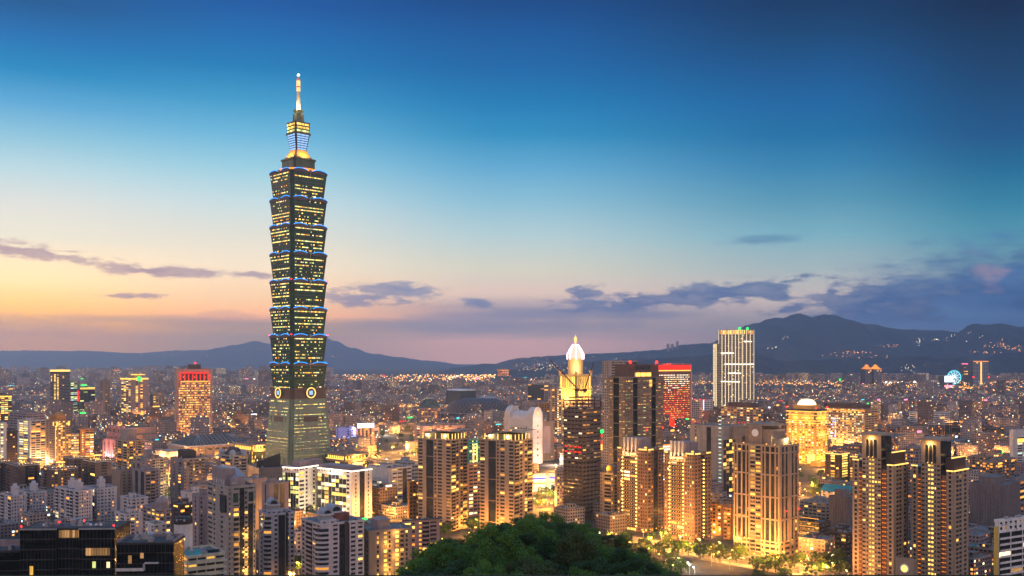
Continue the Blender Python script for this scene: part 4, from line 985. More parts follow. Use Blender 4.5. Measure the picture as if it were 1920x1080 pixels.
m = MB(); m.box(b.w*.22, b.w*.5, 2, b.d*.6, b.h, b.h + 7); m.box(b.w*.2, b.w*.52, 1.6, b.d*.63, b.h + 7, b.h + 7.5); m.prism([(b.w*.22, 2), (b.w*.5, 2), (b.w*.5, b.d*.6), (b.w*.22, b.d*.6)], b.h + 7.5, b.h + 9, 0, None, [(b.w*.3, 6), (b.w*.42, 6), (b.w*.42, b.d*.4), (b.w*.3, b.d*.4)]); m.build('penthouse', M['mauve'], b.root)
for k in range(5): lamp('balcony_glow', b.world('R', b.w*(.42 if k % 2 else .62), 3, 8 + 8*k), 1100, (1,.5,.1), .4)
b.finish(hut=False, clutter=4)
b = Bld('modern_block', 'dark brown modern block with orange lit balconies beside the wooded hill', 755, 757, 824, 980, 740, 22, 'rose'); b.facade('R', 'WwslbWs', 3.3, lit=.3, blit=.6, pal=('orange','warm','yellow')).facade('L', 's', 3.3)
m = MB(); m.box(-.8, b.w + 1.5, -1.2, b.d, b.h + 1.3, b.h + 1.9); m.build('roof_canopy', M['roof_dark'], b.root); b.finish(hut=False)
# white office with the glowing roofline
def white_office():
    Y = 985
    b = Bld('white_office', 'white office slab with dark ribbon glazing and a glowing roofline', 596, 660, 697, 884, Y, 52, 'white'); h = b.h
    b.facade('L', 'sk', 4, z1=h, u0=0, u1=b.d*.16, lit=.1, pal=('white',)); b.facade('L', 'gggggggg', 4.3, z1=h - 5, u0=b.d*.16, u1=b.d, lit=.4, pal=('yellow','white','yellow')); b.facade('L', 'nnnnnnnnnn', 4.9, z0=h - 5, u0=b.d*.16, u1=b.d, lit=.1)
    b.facade('R', 'snsVsns', 4.2, lit=.12, pal=('warm','yellow'), wr=.7)
    for f in 'RL': b.strip(f, -.4, b.L(f), h - .4, h + .5, S['white'], .5, .5)
    m = MB(); m.box(b.w*.2, b.w*.9, b.d*.2, b.d*1.1, h, h + 3.2); m.build('plant_room', M['mauve'], b.root)
    b.finish(hut=False, clutter=6)
    b2 = Bld('white_office', 'left wing of the white office, set forward with lit glass floors', 530, 560, 598, 878, Y + 22, 62, 'white'); h = b2.h
    b2.facade('L', 'gggggg', 4.3, z1=h - 5, lit=.45, pal=('white','yellow','green')); b2.facade('L', 'nnnnnnnn', 4.9, z0=h - 5, lit=.3, pal=('yellow',)); b2.facade('R', 'knsns', 4.2, lit=.15)
    for f in 'RL': b2.strip(f, -.4, b2.L(f), h - .4, h + .5, S['white'], .5, .5)
    b2.finish(hut=False, clutter=3)
    m = MB(); m.box(b2.w*.2, b2.w*1.3, b2.d*.2, b2.d*.7, h, h + 6); m.build('plant_room', M['mauve'], b2.root)
    lamp('roof_glow', b.world('L', b.d*.5, 8, h - 4), 6000, (1,.85,.65), 1); lamp('forecourt_lamp', b.world('L', b.d*.6, 14, 6), 30000, (1,.75,.4), 1)
white_office()
b = Bld('office_block', 'pale office with a blank white end wall right of the ribbon-glazed office', 690, 728, 772, 880, 1060, 44, 'pale'); b.facade('L', 'SSkkkkkk', 4.2, z1=b.h - 14, lit=.55, pal=('warm','white')).facade('L', 'SSSS', 6, z0=b.h - 14); b.facade('R', 'ssWWVW', 4.2, lit=.15, hr=.45); b.finish(clutter=8, tanks=5)
b = Bld('office_block', 'blue-grey glazed slab behind the office with the blank white end wall', 740, 764, 784, 868, 1110, 40, 'bluegrey'); b.facade('R', 'WWW', 4, lit=.1, hr=.4).facade('L', 'WWW', 4, lit=.05, hr=.4); b.finish()
b = Bld('office_block', 'small orange-lit office beside the left twin canopy tower', 765, 767, 790, 905, 960, 40, 'orange'); b.facade('R', 'wwws', 3.6, lit=.2).facade('L', 's'); b.finish()
b = Bld('wedge_block', 'dark brown block with a black wedge roof screen by the tall tower', 463, 486, 545, 880, 1110, 30, 'tan'); b.facade('R', 'SSSSS', 4).facade('L', 'SS', 4)
for r_ in range(2):
    for k in range(6): m = MB(); u = b.w*(.36 + .09*k); b.bx(m, 'R', u, u + 2.6, .36, .5, b.h - 14 - 5*r_, b.h - 11 - 5*r_); m.build('window', G['white'] if (k + r_) % 3 == 0 else M['glass'], b.root)
m = MB(); x0, x1 = b.w*.05, b.w*.80; m.loft([[(x0, y, b.h), (x1, y, b.h), (x1, y, b.h + 15), (x0, y, b.h + 7)] for y in (b.d*.3, b.d*.3 + 4)]); m.build('wedge_screen', M['dark'], b.root); b.finish(hut=False)
b = Bld('mauve_block', 'mauve office block with a concrete cylinder stair in front of the wedge block', 455, 470, 500, 900, 930, 40, 'mauve'); b.facade('R', 'Ssss', 3.5).facade('L', 'ss', 3.5)
m = MB(); m.cyl(-3, -1, 4, 0, b.h + 2, 14); m.build('stair_cylinder', M['stone'], b.root); b.finish()
b = Bld('mauve_block', 'broad grey flats with dark vertical slots in front of the ribbon-glazed office', 492, 505, 541, 908, 900, 40, 'mauve'); b.facade('R', 'SVsVS', 3.4, lit=.05).facade('L', 'SvS', 3.4); b.finish()
# twin canopy towers
def canopy_tower(label, xl, xc, xr, top, Y, ang):
    b = Bld('canopy_tower', label, xl, xc, xr, top, Y, ang, 'sand'); h = b.h
    b.facade('L', 'ksVnksk'[::-1], 3.25, lit=.09, pal=('yellow','warm'), wr=.7, hr=.55).facade('R', 'bkskb', 3.25, lit=.2, blit=.22, pal=('yellow','warm'), hr=.55)
    for i in (5, 11, 17, 23): b.band(h - i*3.25*1.0, .6, .5)
    # garden floor with columns under a sweeping canopy
    m = MB(); m.box(b.w*.12, b.w*.88, b.d*.12, b.d*.86, h, h + 6); m.build('penthouse', M['dark'], b.root)
    for f in 'RL':
        for k in range(5): b.strip(f, b.L(f)*(.1 + .19*k), b.L(f)*(.1 + .19*k) + .7, h + .3, h + 6, S['gold'], -1.2, .5, 'lit_column')
    n = 10; m = MB(); A = []; 
    for j in range(n + 1):
        t = j/n; A.append((b.d*(1.08 - 1.2*t), h + 1.5 + 7.5*sin(t*pi/2)))
    m.loft([[(x, y, z_) for y, z_ in A] + [(x, y, z_ + .5) for y, z_ in A[::-1]] for x in (-1.5, b.w*1.04)]); m.build('sweeping_canopy', M['stone'], b.root)
    m = MB()
    for k in range(9): m.ball((1.0 + (k % 3)*b.w*.3, b.d*(.1 + .1*k), h + 1.0), 1.2, 6, 0, .8)
    m.build('roof_planting', M['hill'], b.root)
    for u in (.25, .75): lamp('canopy_lamp', b.world('L', b.d*u, -2.5, h + 3.5), 9000, (1,.72,.25), .5)
    for k in range(5): m = MB(); m.ball((-.6, b.d*(.06 + .2*k), h + 1.4), .5, 6); m.build('roof_lamp', S['amber'], b.root)
    b.finish(hut=False, clutter=2, tanks=0)
canopy_tower('beige twin tower with a sweeping roof canopy, the left one above the hill', 784, 846, 876, 826, 925, 56)
canopy_tower('beige twin tower with a sweeping roof canopy, the right one beside the arched white hall', 900, 964, 998, 828, 895, 56)
b = Bld('green_lit_block', 'unfinished block wrapped in yellow-green lit scaffolding between the twin canopy towers', 876, 880, 900, 826, 1180, 40, 'teal'); b.facade('R', 'WlWlW', 4, lit=.35, pal=('green','green','cool')).facade('L', 's', 4); b.strip('R', b.w*.3, b.w*.42, 4, b.h - 6, S['gold'], .5, .2); b.strip('R', b.w*.62, b.w*.74, 4, b.h - 6, S['gold'], .5, .2); b.finish()
b = Bld('office_block', 'pinkish office with wide windows between the twin canopy towers', 872, 876, 903, 872, 1010, 40, 'rose'); b.facade('R', 'sWWW', 3.8, lit=.25, pal=('white','yellow')).facade('L', 's'); b.finish()
# office with the bright white-blue roof sign
b = Bld('sign_office', 'pink office with tall piers under a bright white and blue roof sign', 655, 668, 702, 803, 1720, 24, 'pink'); b.facade('R', 'skskskskss', 4, lit=.18, pal=('warm','yellow'), wr=.9, hr=.95, off=.8).facade('L', 'WWW', 4, lit=.2, pal=('blue',))
m = MB(); b.bx(m, 'R', b.w*.06, b.w*.94, .2, 1.4, b.h + .5, b.h + 8); m.build('sign_panel', S['white'], b.root)
for u in (.06, .86): m = MB(); b.bx(m, 'R', b.w*u, b.w*(u + .1), 1.4, 1.8, b.h + .3, b.h + 8.3); m.build('sign_logo', S['cool'], b.root)
lamp('sign_lamp', b.world('L', b.d*.3, 8, b.h), 60000, (.3,.35,1), 1); b.finish(hut=False)
b = Bld('violet_block', 'dim violet-lit block left of the office with the white roof sign', 618, 630, 668, 805, 1760, 26, 'mauve'); b.facade('R', 'wSSwVw', 4, lit=.12).facade('L', 'WW', 4, lit=.1); b.finish()
# city hall
def civic(label, xl, xc, xr, top, Y, ang, pat, wall='rose', lit=.3, **k):
    b = Bld('civic_hall', label, xl, xc, xr, top, Y, ang, wall); b.facade('R', pat, 4, lit=lit, pal=('warm','white','orange'), hr=.45).facade('L', 'SWS', 4, lit=lit, pal=('warm','white')); b.finish(clutter=6, **k); return b
b = civic('long pink civic block with banded windows left of the beige twin towers', 776, 793, 872, 800, 1790, 24, 'SSWWWWWWSSSS')
lamp('flood_lamp', b.world('R', b.w*.3, 20, 6), 120000, (1,.5,.2), 1)
b = civic('low orange-lit civic wing behind the twin towers', 842, 850, 960, 797, 1900, 18, 'SkSSkkSSkkSS', 'orange', .2)
civic('pinkish lower civic wing with a bright colonnade beside the dark park', 762, 768, 800, 830, 1720, 24, 'SlSl', 'pink', .5)
# arena dome of steel ribs
def arena():
    Y = 2480; R = 66/FPX*Y; root = empty('stadium_dome', (ux(897)*Y, Y + R*.3, 0)); tag(root, 'large dark stadium dome with a lattice of pale steel ribs', 'stadium')
    pr = [(R, 0), (R, 12), (R*.97, 28), (R*.90, 42), (R*.72, 54), (R*.42, 61), (1, 63)]
    m = MB(); m.lathe(0, 0, pr, 40); o = m.build('dome_shell', surf('dome_shell', (.055,.06,.075), .6, .3), root); o.scale = (1, .72, 1)
    m = MB(); N_ = 44
    for k in range(N_):
        for dirn in (1, -1):
            for (r0, z0), (r1, z1), i in zip(pr[:4], pr[1:5], range(4)):
                a0 = 2*pi*(k + dirn*i*1.4)/N_; a1 = 2*pi*(k + dirn*(i + 1)*1.4)/N_
                m.tube(((r0 + 1.2)*cos(a0), (r0 + 1.2)*sin(a0)*.72, z0), ((r1 + 1.2)*cos(a1), (r1 + 1.2)*sin(a1)*.72, z1), .42, 4)
    m.build('rib_lattice', M['mauve'], root)
    m = MB(); N_ = 48
    for k in range(N_): 
        a0, a1 = 2*pi*k/N_, 2*pi*(k + 1)/N_; m.tube(((R + 2)*cos(a0), (R + 2)*sin(a0)*.72, 26), ((R + 2)*cos(a1), (R + 2)*sin(a1)*.72, 26), .9, 5)
    m.build('ring_beam', M['metal'], root)
    m = MB(); m.lathe(0, 0, [(R*.34, 61.5), (R*.2, 65), (1, 66)], 24); o = m.build('roof_lantern', M['bluegrey'], root, (R*.25, 0, 0)); o.scale = (1, .5, 1)
arena()
b = Bld('blue_hall', 'blue-clad hall with a wavy white roof behind the stadium dome', 836, 864, 892, 733, 3000, 40, 'glass_blue'); b.facade('R', 'SSS', 6).facade('L', 'SSSS', 6)
for k in range(3): m = MB(); n = 6; x = b.w*(.05 + .33*k); r = b.w*.15; m.loft([[(x + r + r*cos(pi*j/n), y, b.h + r*.5*sin(pi*j/n)) for j in range(n + 1)] for y in (0, b.d)]); m.build('vault_roof', M['white'], b.root)
b.finish(hut=False, clutter=0, tanks=0, parapet=0)
m_ = Bld('trapezoid_tower', 'brown block with a lit trapezoid crown left of the stadium dome', 782, 790, 826, 766, 2300, 30, 'rose'); m_.facade('R', 'wwwwww', 3.6, lit=.3, pal=('orange','warm')).facade('L', 'ww'); m = MB(); m.prism([(0, 0), (m_.w, 0), (m_.w, m_.d), (0, m_.d)], m_.h + .2, m_.h + 22, 0, None, [(m_.w*.35, m_.d*.3), (m_.w*.65, m_.d*.3), (m_.w*.65, m_.d*.7), (m_.w*.35, m_.d*.7)]); m.build('trapezoid_crown', M['glass_green'], m_.root); m = MB(); m.box(m_.w*.33, m_.w*.67, m_.d*.28, m_.d*.72, m_.h + 22, m_.h + 24); m.build('crown_cap', M['cream'], m_.root); m_.finish(hut=False)
# arched white hall
def arched_hall():
    Y = 1500; a = radians(28); root = empty('arched_hall', (ux(1000)*Y, Y, 0), radians(-62)); tag(root, 'white office of two rounded arch slabs with a floodlit end wall', 'office')
    h = zz(764, Y); st = surf('white_cladding', (.62,.55,.50), .7, .15)
    def arch(x0, x1, wd, hh, name, y0):
        n = 14; r = wd/2; m = MB()
        m.loft([[(x, y0 + r - r*cos(pi*j/n), hh - r + r*sin(pi*j/n)) for j in range(n + 1)] + [(x, y0 + wd, -1), (x, y0, -1)] for x in (x0, x1)]); m.build(name, st, root)
    return root, h, arch, st
def arched_white():
    Y = 1500; h = zz(764, Y)
    b = Bld('arched_hall', 'white office of two rounded arch slabs with a floodlit right end wall', 948, 997, 1015, 800, Y, 62, 'pale'); L_, W_ = b.d, b.w
    st = surf('white_cladding', (.62,.55,.50), .7, .15); hh = h
    b.facade('L', 'SkkkkkkkS', 4, z1=b.h - 2, lit=.12, pal=('white','warm'), hr=.4)
    for nm, y0, y1, ht in (('arched_slab', -2, L_*.18, hh), ('arched_slab', L_*.82, L_ + 2, hh + 1)):
        n = 14; r = W_*.52; m = MB()
        m.loft([[(W_/2 - r*cos(pi*j/n), yy, ht - r + r*sin(pi*j/n)) for j in range(n + 1)] + [(W_/2 + r, yy, -1), (W_/2 - r, yy, -1)] for yy in (y0, y1)]); m.build(nm, st, b.root)
    n = 14; r = W_*.5; m = MB(); m.loft([[(W_/2 - r*cos(pi*j/n), yy, hh - 6 - r + r*sin(pi*j/n)) for j in range(n + 1)] + [(W_/2 + r, yy, b.h), (W_/2 - r, yy, b.h)] for yy in (L_*.18, L_*.82)]); m.build('vaulted_roof', st, b.root)
    for k in range(3): m = MB(); m.box(-3.4, -1, L_*.2, L_*.8, b.h - 2 - k*9, b.h - k*9); m.build('terrace_ledge', st, b.root)
    m = MB(); m.lathe(0, 0, [(.2, -.3), (2.6, -.3), (2.6, .3), (.2, .3)], 16); o = m.build('round_sign', S['gold'], b.root, (W_/2, -2.5, hh - 9)); o.rotation_euler = (pi/2, 0, 0)
    b.finish(hut=False, clutter=0, tanks=0, parapet=0)
    lamp('flood_lamp', b.world('R', W_*.5, 26, 8), 40000, (1,.66,.5), 1)
    for k in range(9): m = MB(); m.box(-.4, W_*1.02, -2.06, -2.0, 8 + k*8, 8.25 + k*8); m.build('panel_joint', M['stone'], b.root)
    for k in range(6): m = MB(); m.box(W_*.44, W_*.56, -2.1, -2.0, 12 + k*9, 15 + k*9); m.build('window', G['dim'], b.root)
    lamp('flood_lamp', b.world('R', W_*.5, 22, h*.75), 18000, (1,.7,.55), 1)
arched_white()
b = Bld('curtain_wall_block', 'dark glass slab left of the golden-crowned tower', 990, 1020, 1036, 721, 3100, 60, 'mauve'); b.facade('L', 'ggggg', 4, lit=.05).facade('R', 'WW', 4, lit=.1); b.finish(clutter=2)
b = Bld('orange_block', 'small orange block right of the arched white office', 1008, 1010, 1030, 757, 2000, 40, 'orange'); b.facade('R', 'wwww', 3.6, lit=.15).facade('L', 's'); b.finish()
b = Bld('poster_block', 'tan block with a large pastel billboard right of the arched white office', 1014, 1016, 1038, 792, 1560, 35, 'tan'); b.facade('R', 'SS', 4).facade('L', 's')
m = MB(); b.bx(m, 'R', b.w*.1, b.w*.7, .5, 1, b.h*.2, b.h - 6); m.build('billboard', surf('pastel_poster', (.45,.33,.33), .7, .3, .05), b.root); b.finish()
# ------------------------------------------------------------------ right side of the view
def gold_crown():
    Y = 1840
    b = Bld('crowned_tower', 'slender golden tower with a glowing white dome and spire', 1050, 1080, 1108, 702, Y, 46, 'sand'); h = b.h; W_, D_ = b.w, b.d
    hb = zz(716, Y) ; pal = ('warm','yellow','white')
    b.facade('L', 'skskskskss', 4, z1=hb - 30, lit=.35, pal=pal).facade('R', 'sskskskss', 4, z1=hb - 30, lit=.3, pal=pal)
    gm = surf('lit_gold_stone', (.62,.42,.16), .7, .2)
    for f in 'RL':
        Lf = b.L(f); m = MB()
        n = 9
        for k in range(n): u = Lf*(.04 + .92*k/(n - 1)); b.bx(m, f, u - .8, u + .8, .1, 1.2, hb - 30, h - 3)
        b.bx(m, f, 0, Lf, .1, 1.6, hb - 31, hb - 29); b.bx(m, f, 0, Lf, .1, 1.5, hb - 14, hb - 12.5); b.bx(m, f, 0, Lf, .1, 1.8, h - 3, h); m.build('crown_arcade', gm, b.root)
        for k in range(n - 1):
            u = Lf*(.04 + .92*(k + .5)/(n - 1))
            for z0, z1 in ((hb - 28.6, hb - 15), (hb - 12, h - 4)): m = MB(); b.bx(m, f, u - 1.2, u + 1.2, .1, .5, z0, z1); m.build('window', G['yellow'], b.root)
        b.strip(f, Lf*.02, Lf*.98, hb - 32.5, hb - 31.2, S['gold'], .6, .6)
    # vertical lit shaft near the corner with sign-like steps
    b.strip('R', W_*.05, W_*.22, 20, hb - 32, M['dark'], .4, .8, 'dark_shaft')
    for k in range(8): b.strip('R', W_*.08, W_*.2, hb - 40 - k*8, hb - 35 - k*8, G['yellow'], 1.25, .3, 'lit_opening')
    for k in range(14): b.strip('L', D_*.94, D_*.99, 8 + k*8, 12 + k*8, S['amber'], .6, .5, 'corner_light')
    cx_, cy_ = W_/2, D_/2; r = min(W_, D_)/2
    hq = zz(672, Y)
    m = MB(); m.cyl(cx_, cy_, 14.2, h, hq, 16); m.build('drum', gm, b.root)
    wd = glow('dome_glow', (1,.74,.60), 1.0, False); wd2 = glow('dome_rib_glow', (1,.86,.95), 3.0, False)
    m = MB(); hd = zz(641, Y) - zz(672, Y); R = 15.0
    m.lathe(cx_, cy_, [(R, hq), (R*.90, hq + hd*.2), (R*.82, hq + hd*.22), (R*.64, hq + hd*.46), (R*.54, hq + hd*.48), (R*.32, hq + hd*.72), (R*.14, hq + hd*.9), (R*.07, hq + hd)], 18); m.build('glowing_dome', wd, b.root)
    for k in range(8):
        an = 2*pi*k/8; m = MB(); P = [(R*1.04, hq - 2), (R*1.06, hq + hd*.25), (R*.74, hq + hd*.55), (R*.34, hq + hd*.86)]
        for (r0, z0), (r1, z1) in zip(P, P[1:]): m.tube((cx_ + r0*cos(an), cy_ + r0*sin(an), z0), (cx_ + r1*cos(an), cy_ + r1*sin(an), z1), .75, 5)
        m.build('dome_rib', wd2, b.root)
    m = MB(); zt = hq + hd; m.lathe(cx_, cy_, [(3, zt), (1.6, zt + 3), (3.4, zt + 6), (1.2, zt + 10), (.8, zz(632, Y)), (.1, zz(626, Y))], 10); m.build('finial', S['gold'], b.root)
    for x, y in ((0, 0), (W_, 0), (0, D_), (W_, D_)):
        m = MB(); m.box(x - 2, x + 2, y - 2, y + 2, h, h + 6); m.box(x - 2.8, x + 2.8, y - 2.8, y + 2.8, h + 6, h + 7); m.build('corner_pavilion', gm, b.root)
    lamp('crown_lamp', b.world('R', W_*.5, 10, hb - 26), 60000, (1,.6,.15), 1); lamp('crown_lamp', b.world('L', D_*.5, 10, hb - 26), 60000, (1,.6,.15), 1)
    lamp('crown_lamp', (b.root.location.x, b.root.location.y - 4, h + 10), 50000, (1,.55,.35), 1)
    b.finish(hut=False, clutter=0, tanks=0, parapet=0)
    b = Bld('slim_tower', 'slim tan tower with amber lit window columns left of the golden-crowned tower', 1032, 1040, 1052, 730, 1780, 46, 'sand'); b.facade('R', 'klk', 4, lit=.3, pal=('warm','white')).facade('L', 'ks', 4, lit=.4, pal=('yellow','warm')); b.finish()
gold_crown()
def skeleton_tower():
    Y = 985
    b = Bld('tower_under_construction', 'dark unfinished tower of bare floors beneath two red cranes', 1057, 1092, 1126, 765, Y, 46, 'darkbrown', 'glass_black'); h = b.h
    b.facade('L', 'kkkkk', 4.0, z0=58, lit=.38, pal=('dim','warm','white','dim'), wr=.8, hr=.3).facade('R', 'kkkkk', 4.0, z0=58, lit=.3, pal=('dim','dim','warm'), wr=.8, hr=.3)
    net = surf('scaffold_net', (.115,.085,.078), .95, .3, .5)
    for f in 'LR': b.facade(f, 'kkkkk', 4.0, z1=57, lit=.03, pal=('dim',), hr=.35)
    b.wm = net
    n = int(h/4); col = MB()
    for i in range(n):      # rounded right-hand corner of floor slabs
        m = MB(); r = 4.5; x, y = b.w - r, r
        m.prism([(x + (r + 1.1)*cos(radians(-90 + 90*j/6)), y + (r + 1.1)*sin(radians(-90 + 90*j/6))) for j in range(7)] + [(x, y)], i*4 - .1, i*4 + 1.2); m.build('corner_slab', net, b.root)
    for k, zq in enumerate((73, 68)):
        for j in range(4): b.strip('L', b.d*(.05 + .24*j), b.d*(.2 + .24*j), zq - 1, zq, S['red'], .5, .3, 'red_strip')
    m = MB(); fr = 10.5          # open steel frame on top
    for i in range(4):
        for j in range(4):
            x, y = b.w*i/3, b.d*j/3; m.box(x - .3, x + .3, y - .3, y + .3, h, h + fr)
            for q in (3.4, 6.9, 10.3):
                if i < 3: m.box(x + .3, x + b.w/3 - .3, y - .25, y + .25, h + q - .4, h + q)
                if j < 3: m.box(x - .25, x + .25, y + .3, y + b.d/3 - .3, h + q - .4, h + q)
    m.build('steel_frame', M['steel'], b.root)
    b.finish(hut=False, clutter=3, tanks=0, parapet=0)
    m = MB(); m.ball((0, 0, 0), 2, 10); o = m.build('green_lamp', S['green'], b.root, (b.w + 1, -1, h*.78))
    for label, u, v, tip in (('dark red luffing crane with its jib raised to the left on the unfinished tower', .25, .55, (1031, 674)), ('dark red luffing crane with its jib raised to the right on the unfinished tower', .45, .3, (1113, 680))):
        base = b.world('R', b.w*u, -b.d*v, h + .2); r = empty('tower_crane', base); tag(r, label, 'crane', 'cranes on the unfinished tower')
        mh = 16; tz = zz(tip[1], base[1]) - base[2]; tx = ux(tip[0])*base[1] - base[0]
        m = MB()
        for sx, sy in ((-1, -1), (1, -1), (1, 1), (-1, 1)): m.box(sx - .18, sx + .18, sy - .18, sy + .18, 0, mh)
        for k in range(8):
            for sx in (-1, 1): m.tube((sx, -1, k*2), (sx, 1, k*2 + 2), .1, 4); m.tube((-1, sx, k*2), (1, sx, k*2 + 2), .1, 4)
        m.build('mast', M['steel'], r)
        m = MB(); m.box(-2, 2, -1.6, 1.6, mh, mh + 2.4); s_ = 1 if tx < 0 else -1; m.box(s_*2 if s_ > 0 else -8, 8 if s_ > 0 else -2, -1.2, 1.2, mh + .3, mh + 1.6); m.build('machine_deck', M['steel'], r)
        m = MB(); m.box(s_*7.8 - 1, s_*7.8 + 1, -1.3, 1.3, mh - 1.5, mh + .3); m.build('counterweight', M['concrete'], r)
        m = MB(); P0 = Vector((0, 0, mh + 2.4)); P1 = Vector((tx, 0, tz)); ch = []
        for dy in (-.7, .7): m.tube(P0 + Vector((0, dy, 0)), P1 + Vector((0, dy*.2, 0)), .38, 4)
        up = Vector((0, 0, 1)); m.tube(P0 + Vector((0, 0, 1.5)), P1 + Vector((0, 0, .2)), .36, 4); nseg = 16
        for k in range(nseg):
            a, c = k/nseg, (k + 1)/nseg
            m.tube(P0.lerp(P1, a) + Vector((0, -.7*(1 - .8*a), 0)), P0.lerp(P1, c) + Vector((0, 0, 1.5*(1 - c))), .16, 4); m.tube(P0.lerp(P1, a) + Vector((0, .7*(1 - .8*a), 0)), P0.lerp(P1, c) + Vector((0, 0, 1.5*(1 - c))), .16, 4)
        m.build('jib', M['steel'], r)
        m = MB(); ap = (s_*5, 0, mh + 13); m.tube((s_*2, -1, mh + 2), ap, .2, 4); m.tube((s_*2, 1, mh + 2), ap, .2, 4); m.tube((s_*8, 0, mh + 2), ap, .15, 4); m.tube(ap, tuple(P1), .08, 4); m.build('a_frame', M['steel'], r)
        m = MB(); m.tube((tx, 0, tz), (tx, 0, tz - 14), .07, 4); m.box(tx - .5, tx + .5, -.3, .3, tz - 16, tz - 14); m.build('hook_block', M['steel'], r)
skeleton_tower()
M['brownstone'] = surf('brown_stone', (.23,.165,.125))
def dark_tower():
    b = Bld('dark_tower', 'tall brown glass tower with stepped top and two red beacons', 1141, 1172, 1243, 708, 1160, 38, 'brownstone', 'glass_black', roof='roof_dark'); h = b.h
    pal = ('yellow','yellow','green','warm')
    def piers(f, L0, pat):
        b.facade(f, pat, 3.9, lit=.42, pal=pal, wr=.80, hr=.12, off=.5)
        z_ = 6
        while z_ < h: 
            m = MB(); b.bx(b.mb, f, 0, b.L(f), .1, .75, z_, z_ + .9); z_ += 15.6
    piers('L', 0, 'knkVVnkn'); piers('R', 0, 'nknVknkknVnkn')
    for f in 'RL':
        b.facade(f, 'vvvv', 3.9)
    hh = zz(683, 1160)
    m = MB(); m.box(b.w*.12, b.w*.93, b.d*.1, b.d*.9, h, hh); m.build('upper_block', M['brown'], b.root)
    m = MB(); m.box(b.w*.30, b.w*.72, b.d*.1 - .6, b.d*.1 - .02, h + 1, h + 5.5); m.build('lit_storey', G['yellow'], b.root)
    m = MB(); m.box(b.w*.32, b.w*.7, b.d*.1 - .5, b.d*.1 - .02, h + 9, h + 14); m.build('window', M['glass'], b.root)
    for u in (.30, .44, .58, .72): m = MB(); m.box(b.w*u - .3, b.w*u + .3, b.d*.1 - .9, b.d*.1 - .62, h, h + 5.5); m.build('mullion', M['brown'], b.root)
    b.strip('R', b.w*.62, b.w*.70, h - 11, h - 3, G['yellow'], .2, .3, 'lit_window')
    for x in (b.w*.2, b.w*.9): m = MB(); m.tube((x, b.d*.15, hh), (x, b.d*.15, hh + 1.5), .12); m.build('beacon_post', M['dark'], b.root); m = MB(); m.ball((x, b.d*.15, hh + 2.4), 1.5, 10); m.build('red_beacon', S['beacon'], b.root); lamp('beacon_lamp', b.world('R', x, -b.d*.15 + 2, hh + 2.4), 1500, (1,.03,.02), .8)
    for f, u, zq in (('R', .55, h*.55), ('R', .98, h*.56), ('R', .99, h*.1)): m = MB(); p = b.pt(f, b.L(f)*u, 1.2, zq); m.ball(p, .8, 8); m.build('red_beacon', S['beacon'], b.root)
    b.finish(hut=False, clutter=2)
    b = Bld('slab_tower', 'pale slab tower with a tiled frame behind the brown glass tower', 1130, 1141, 1195, 678, 1320, 36, 'stone'); b.facade('L', 'nnn', 3.6, lit=.05).facade('R', 'sknknVV', 3.6, lit=.04)
    b.strip('R', b.w*.45, b.w*.7, b.h - 9, b.h - 7, S['red'], .5, .3, 'red_strip'); b.strip('R', b.w*.42, b.w*.72, b.h - 27, b.h - 25.5, S['white'], .5, .3); b.finish(clutter=2, hut=False)
dark_tower()
